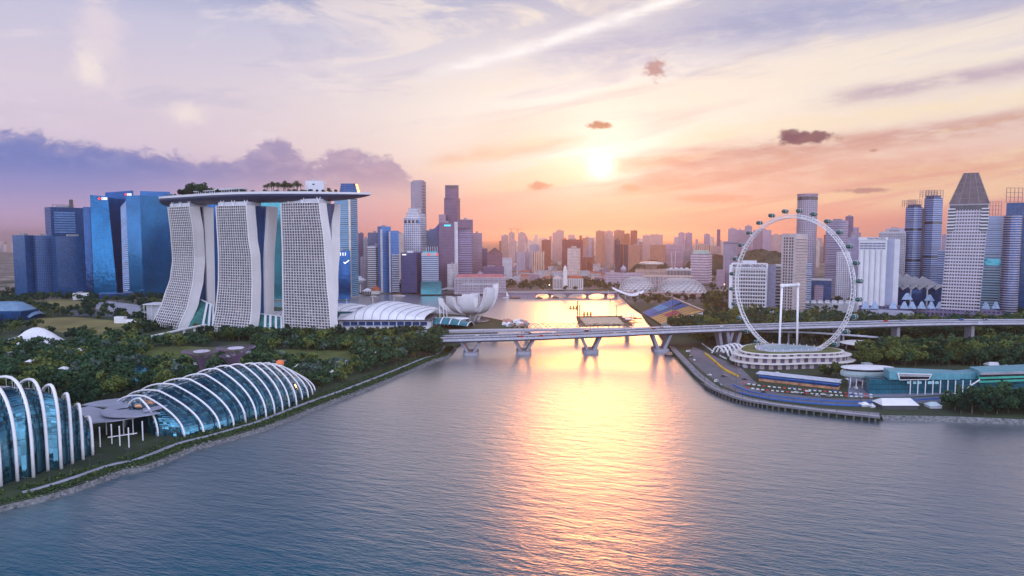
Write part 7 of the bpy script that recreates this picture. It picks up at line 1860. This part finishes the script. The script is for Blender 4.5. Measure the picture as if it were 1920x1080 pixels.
regions = [
 ('garden', [(-90,640),(40,652),(140,640),(250,640),(300,636),(480,638),(625,634),(700,632),(800,630),(838,636),(842,648),(760,676),(640,716),(592,734),(520,745),(420,780),(300,830),(200,868),(70,920),(-60,935)], 900, 7.6, 'in the garden between the near shore and the hotel', [0,0,0,0,1,1,2,3,3], 130),
 ('meadow', [(-60,555),(300,555),(330,592),(290,618),(250,640),(130,646),(-60,640)], 300, 10, 'around the dry lawns at the far left', [0,0,3,1], 10),
 ('hotelfront', [(270,622),(300,615),(400,628),(480,630),(640,630),(820,626),(838,636),(700,640),(480,642),(330,642)], 230, 7, 'in the belt at the foot of the hotel towers', [0,0,3,1], 28),
 ('flyover', [(1255,612),(1330,600),(1640,600),(1960,590),(1960,700),(1640,672),(1600,655),(1400,650),(1320,645)], 1150, 6.2, 'below and beside the viaduct on the right shore', [0,3,0,1], 62),
 ('yard', [(1615,654),(1960,650),(1960,684),(1660,688)], 200, 7.0, 'between the slip road and the teal pit building', [0,3,1,0], 24),
 ('rightshore', [(1770,760),(1840,745),(1960,738),(1990,788),(1800,780)], 60, 7.5, 'in the dark clump on the lower right shore', [3,0], 20),
 ('terminal', [(1400,700),(1480,709),(1600,712),(1640,690),(1650,664),(1612,662),(1604,704),(1500,706)], 40, 6.5, 'beside the wheel terminal', [0,1], 16),
 ('midright', [(1315,560),(1400,558),(1640,572),(1660,592),(1330,600)], 170, 9, 'behind the viaduct inside the wheel', [0,0,1], 8),
 ('padang', [(945,530),(1160,528),(1165,544),(945,544)], 130, 12, 'beyond the arched bridge', [0], 0),
 ('esplanade', [(1150,550),(1340,551),(1420,540),(1420,560),(1310,566),(1200,572)], 90, 11, 'around the spiky domes', [0,1], 0),
 ('park', [(1330,515),(1420,512),(1420,548),(1335,552)], 90, 12, 'right of the spiky domes', [0], 0),
 ('bankpark', [(700,524),(800,528),(800,543),(712,544)], 70, 11, 'before the bank blocks', [0], 0),
 ('farleft', [(-20,548),(180,548),(320,560),(180,566),(-20,572)], 110, 11, 'before the navy towers', [0], 0),
]
for rn_, px, n, gap, where, kinds, ind in regions:
    pts = sample(px, n, gap, 15 if rn_ != 'rightshore' else 7, rn_ not in ('padang','esplanade','park','bankpark','farleft')); pts.sort(key=lambda q: q[1])
    hm2 = {'rightshore': 1.05, 'midright': 1.15, 'flyover': 1.22, 'yard': 1.15}.get(rn_, 1.0)
    for x, y in pts[:ind]:
        k = rt.choice(kinds); put_tree(k, (x, y, GZ), rt.uniform(.55,1.35)*hm2, f'{PLAB[k]} {where}', f'{PLAB[k]}s {where}')
    mass('woodland', pts[ind:], kinds, hm2*(1.0 if rn_ not in ('padang','park') else 1.1), 15 if rn_ not in ('padang','esplanade','park','bankpark','farleft') else 9, 1.7 if rn_ != 'padang' else 2.2)
for u, v, k, s, lab in ((683,656,0,.8,'small bright yellow green tree, left of two on the meadow edge'),(726,658,0,.9,'bright yellow green tree, right of two near the shore path'),(818,655,3,1.9,'very tall dark tree where the viaduct meets the left shore')):
    t = put_tree(k, gp(u, v), s, lab, None)
    if k == 0:
        c = t.children[0]; c.data = c.data.copy(); c.data.materials[0] = leaf_yell
for k in range(24): 
    u = 800 + 30*rt.random() if k > 12 else 830 + 22*rt.random(); u = u-34; p = gp(u, 667 + rt.random()*max(0, 676 - (u-760)*.3 - 667)); put_tree(rt.choice((0,3)), p, rt.uniform(1.1,1.7), 'dark tree in the thicket at the left landing of the viaduct', 'dark trees at the left landing of the viaduct')
# palms in the garden, conifers along the footbridge
for k in range(26):
    u = 470 + 330*rt.random(); v = 700 - (u-470)*.17 + rt.uniform(-22,6); p = gp(u, v)
    if not near(cstd, p.to_2d(), 18) and not any(in_poly(p.x, p.y, c) for c in clear): put_tree(4, p, rt.uniform(.8,1.1), 'slender palm tree near the left shore path', 'palms near the left shore path')
mb = MB(); mb.tube([(0,0,-.2),(0,0,1.2)], .3, 5); tp_ = mb.build('conifer', bark, origin=(0,0,0)); WO[tp_.name] = Vector((0,0,0)); c = MB()
for k in range(240):
    z = 1 + 9*rt.random()**1.2; r = 1.7*(1-(z-1)/9.4)*rt.random()**.5; a = rt.random()*6.28; leaf_quad(c, Vector((r*math.cos(a), r*math.sin(a), z)), .5)
c.build('crown', leaf_dark, tp_); tp_.location = (0,-3000,0)
for k in range(22):
    u = 287 + 78*k/21; p = gp(u, 621 - 11*k/21 + rt.uniform(-.8,.8)); c = copy_at(tp_, (p.x, p.y-3, GZ + 7), rt.random()*6, rt.uniform(.8,1.1), 'small dark conical tree in the row above the garden footbridge', 'conical trees along the footbridge'); c['category'] = 'tree'; c.location.z = GZ
# trees on the roof deck
def deck_at(u, off):
    best = min(range(len(deck_path)), key=lambda i: abs(960+FPX*deck_path[i].x/(deck_path[i].y*cp-(200-CAMZ)*sp) - u)); p = deck_path[best]; t_ = (deck_path[min(best+1,N-1)]-deck_path[max(best-1,0)]).normalized(); n_ = Vector((-t_.y,t_.x,0)); f = best/(N-1)
    return p + n_*off + Vector((0,0,203.4-2.2*f))
for k in range(15):
    u = 345 + 46*rt.random(); p = deck_at(u, rt.uniform(-9,9)); s = .55 + .35*math.sin(math.pi*min(1, max(0, (u-340)/52))); put_tree(rt.choice((0,3)), p, s*1.6, 'dark tree in the left clump on the roof deck', 'trees in the left clump on the roof deck')
for k in range(30):
    u = 488 + 74*rt.random(); p = deck_at(u, rt.uniform(-10,8)); put_tree(4, p, rt.uniform(1.15,1.45), 'dark palm in the row on the middle of the roof deck', 'palms on the roof deck')
for k in range(26):
    u = rt.uniform(400, 632); p = deck_at(u, rt.uniform(-13,-5)); put_tree(rt.choice((0,2,3)), p, rt.uniform(.35,.6), 'small bush along the near edge of the roof deck', 'small bushes along the near edge of the roof deck')
for k in range(12):
    u = 535 + 62*rt.random() if k < 8 else 318 + 26*rt.random(); p = deck_at(u, rt.uniform(-9,0)); put_tree(2, p, .62, 'low bush between the palms and the lift house on the deck' if k < 8 else 'low bush at the left tip of the roof deck', 'low bushes on the deck ' + ('by the lift house' if k < 8 else 'at the left tip'))
for o in PT + [tp_]:
    for c in list(o.children): bpy.data.objects.remove(c)
    bpy.data.objects.remove(o)
# low shrubs and tall grass along the left bank
sh = MB()
for i, p in enumerate(sl_[1:-1]):
    q = sl_[i+2]; L = (q-p).length; d = (q-p).normalized(); n_ = Vector((-d.y, d.x, 0))
    for _ in range(int(L*4.2)):
        c = p.lerp(q, rt.random()) + n_*(rt.uniform(1.2,9.5) if rt.random() < .55 else rt.uniform(15.6,24)); crown_mesh(sh, c + Vector((0,0,.5)), rt.uniform(.7,1.9), rt.uniform(.6,1.3), 2, 8, .55)
sh.mi = [(k*7919//9) % 3 for k in range(len(sh.f))]
o = sh.build('shrubbery', [leaf_dark, leaf_olive, leaf_dark], origin=(0,0,0)); o['kind'] = 'stuff'

rk = MB()
for p, q in zip(sl_[2:], sl_[3:]):
    d = (q-p); n_ = Vector((-d.y, d.x, 0)).normalized()
    for _ in range(int(d.length*1.6)):
        c = p.lerp(q, rt.random()) + n_*rt.uniform(-2.8, 1.2); c.z = rt.uniform(.1, .5) if (c-p).dot(n_) < -1 else rt.uniform(1.2, 3.1); s = rt.uniform(.3, .95)
        rings = [[c + Vector((s*f*math.cos(a+z)*rt.uniform(.7,1.2), s*f*math.sin(a+z)*rt.uniform(.7,1.2), z*s)) for a in (0,1.26,2.5,3.77,5.0)] for f, z in ((.8,-.5),(1,.1),(.45,.6))]
        rk.loft(rings)
o = rk.build('shore_rocks', [plain('shore_rock', (.24,.235,.23), .9, 0, .5, .7)], origin=(0,0,0)); o['kind'] = 'stuff'
# ------------------------------------------------------------------ air
hz = bpy.data.materials.new('haze_air'); hz.use_nodes = True; nt = hz.node_tree; nt.nodes.clear()
pv = nt.nodes.new('ShaderNodeVolumePrincipled'); po = nt.nodes.new('ShaderNodeOutputMaterial')
pv.inputs['Color'].default_value = (1.0, .84, .86, 1); pv.inputs['Density'].default_value = .000055; pv.inputs['Anisotropy'].default_value = .78
nt.links.new(pv.outputs[0], po.inputs['Volume'])
hb = MB(); hb.box(-27500, 27500, -400, 27500, -12, 330)
ho = hb.build('haze', hz, origin=(0, 0, 0)); ho['kind'] = 'stuff'
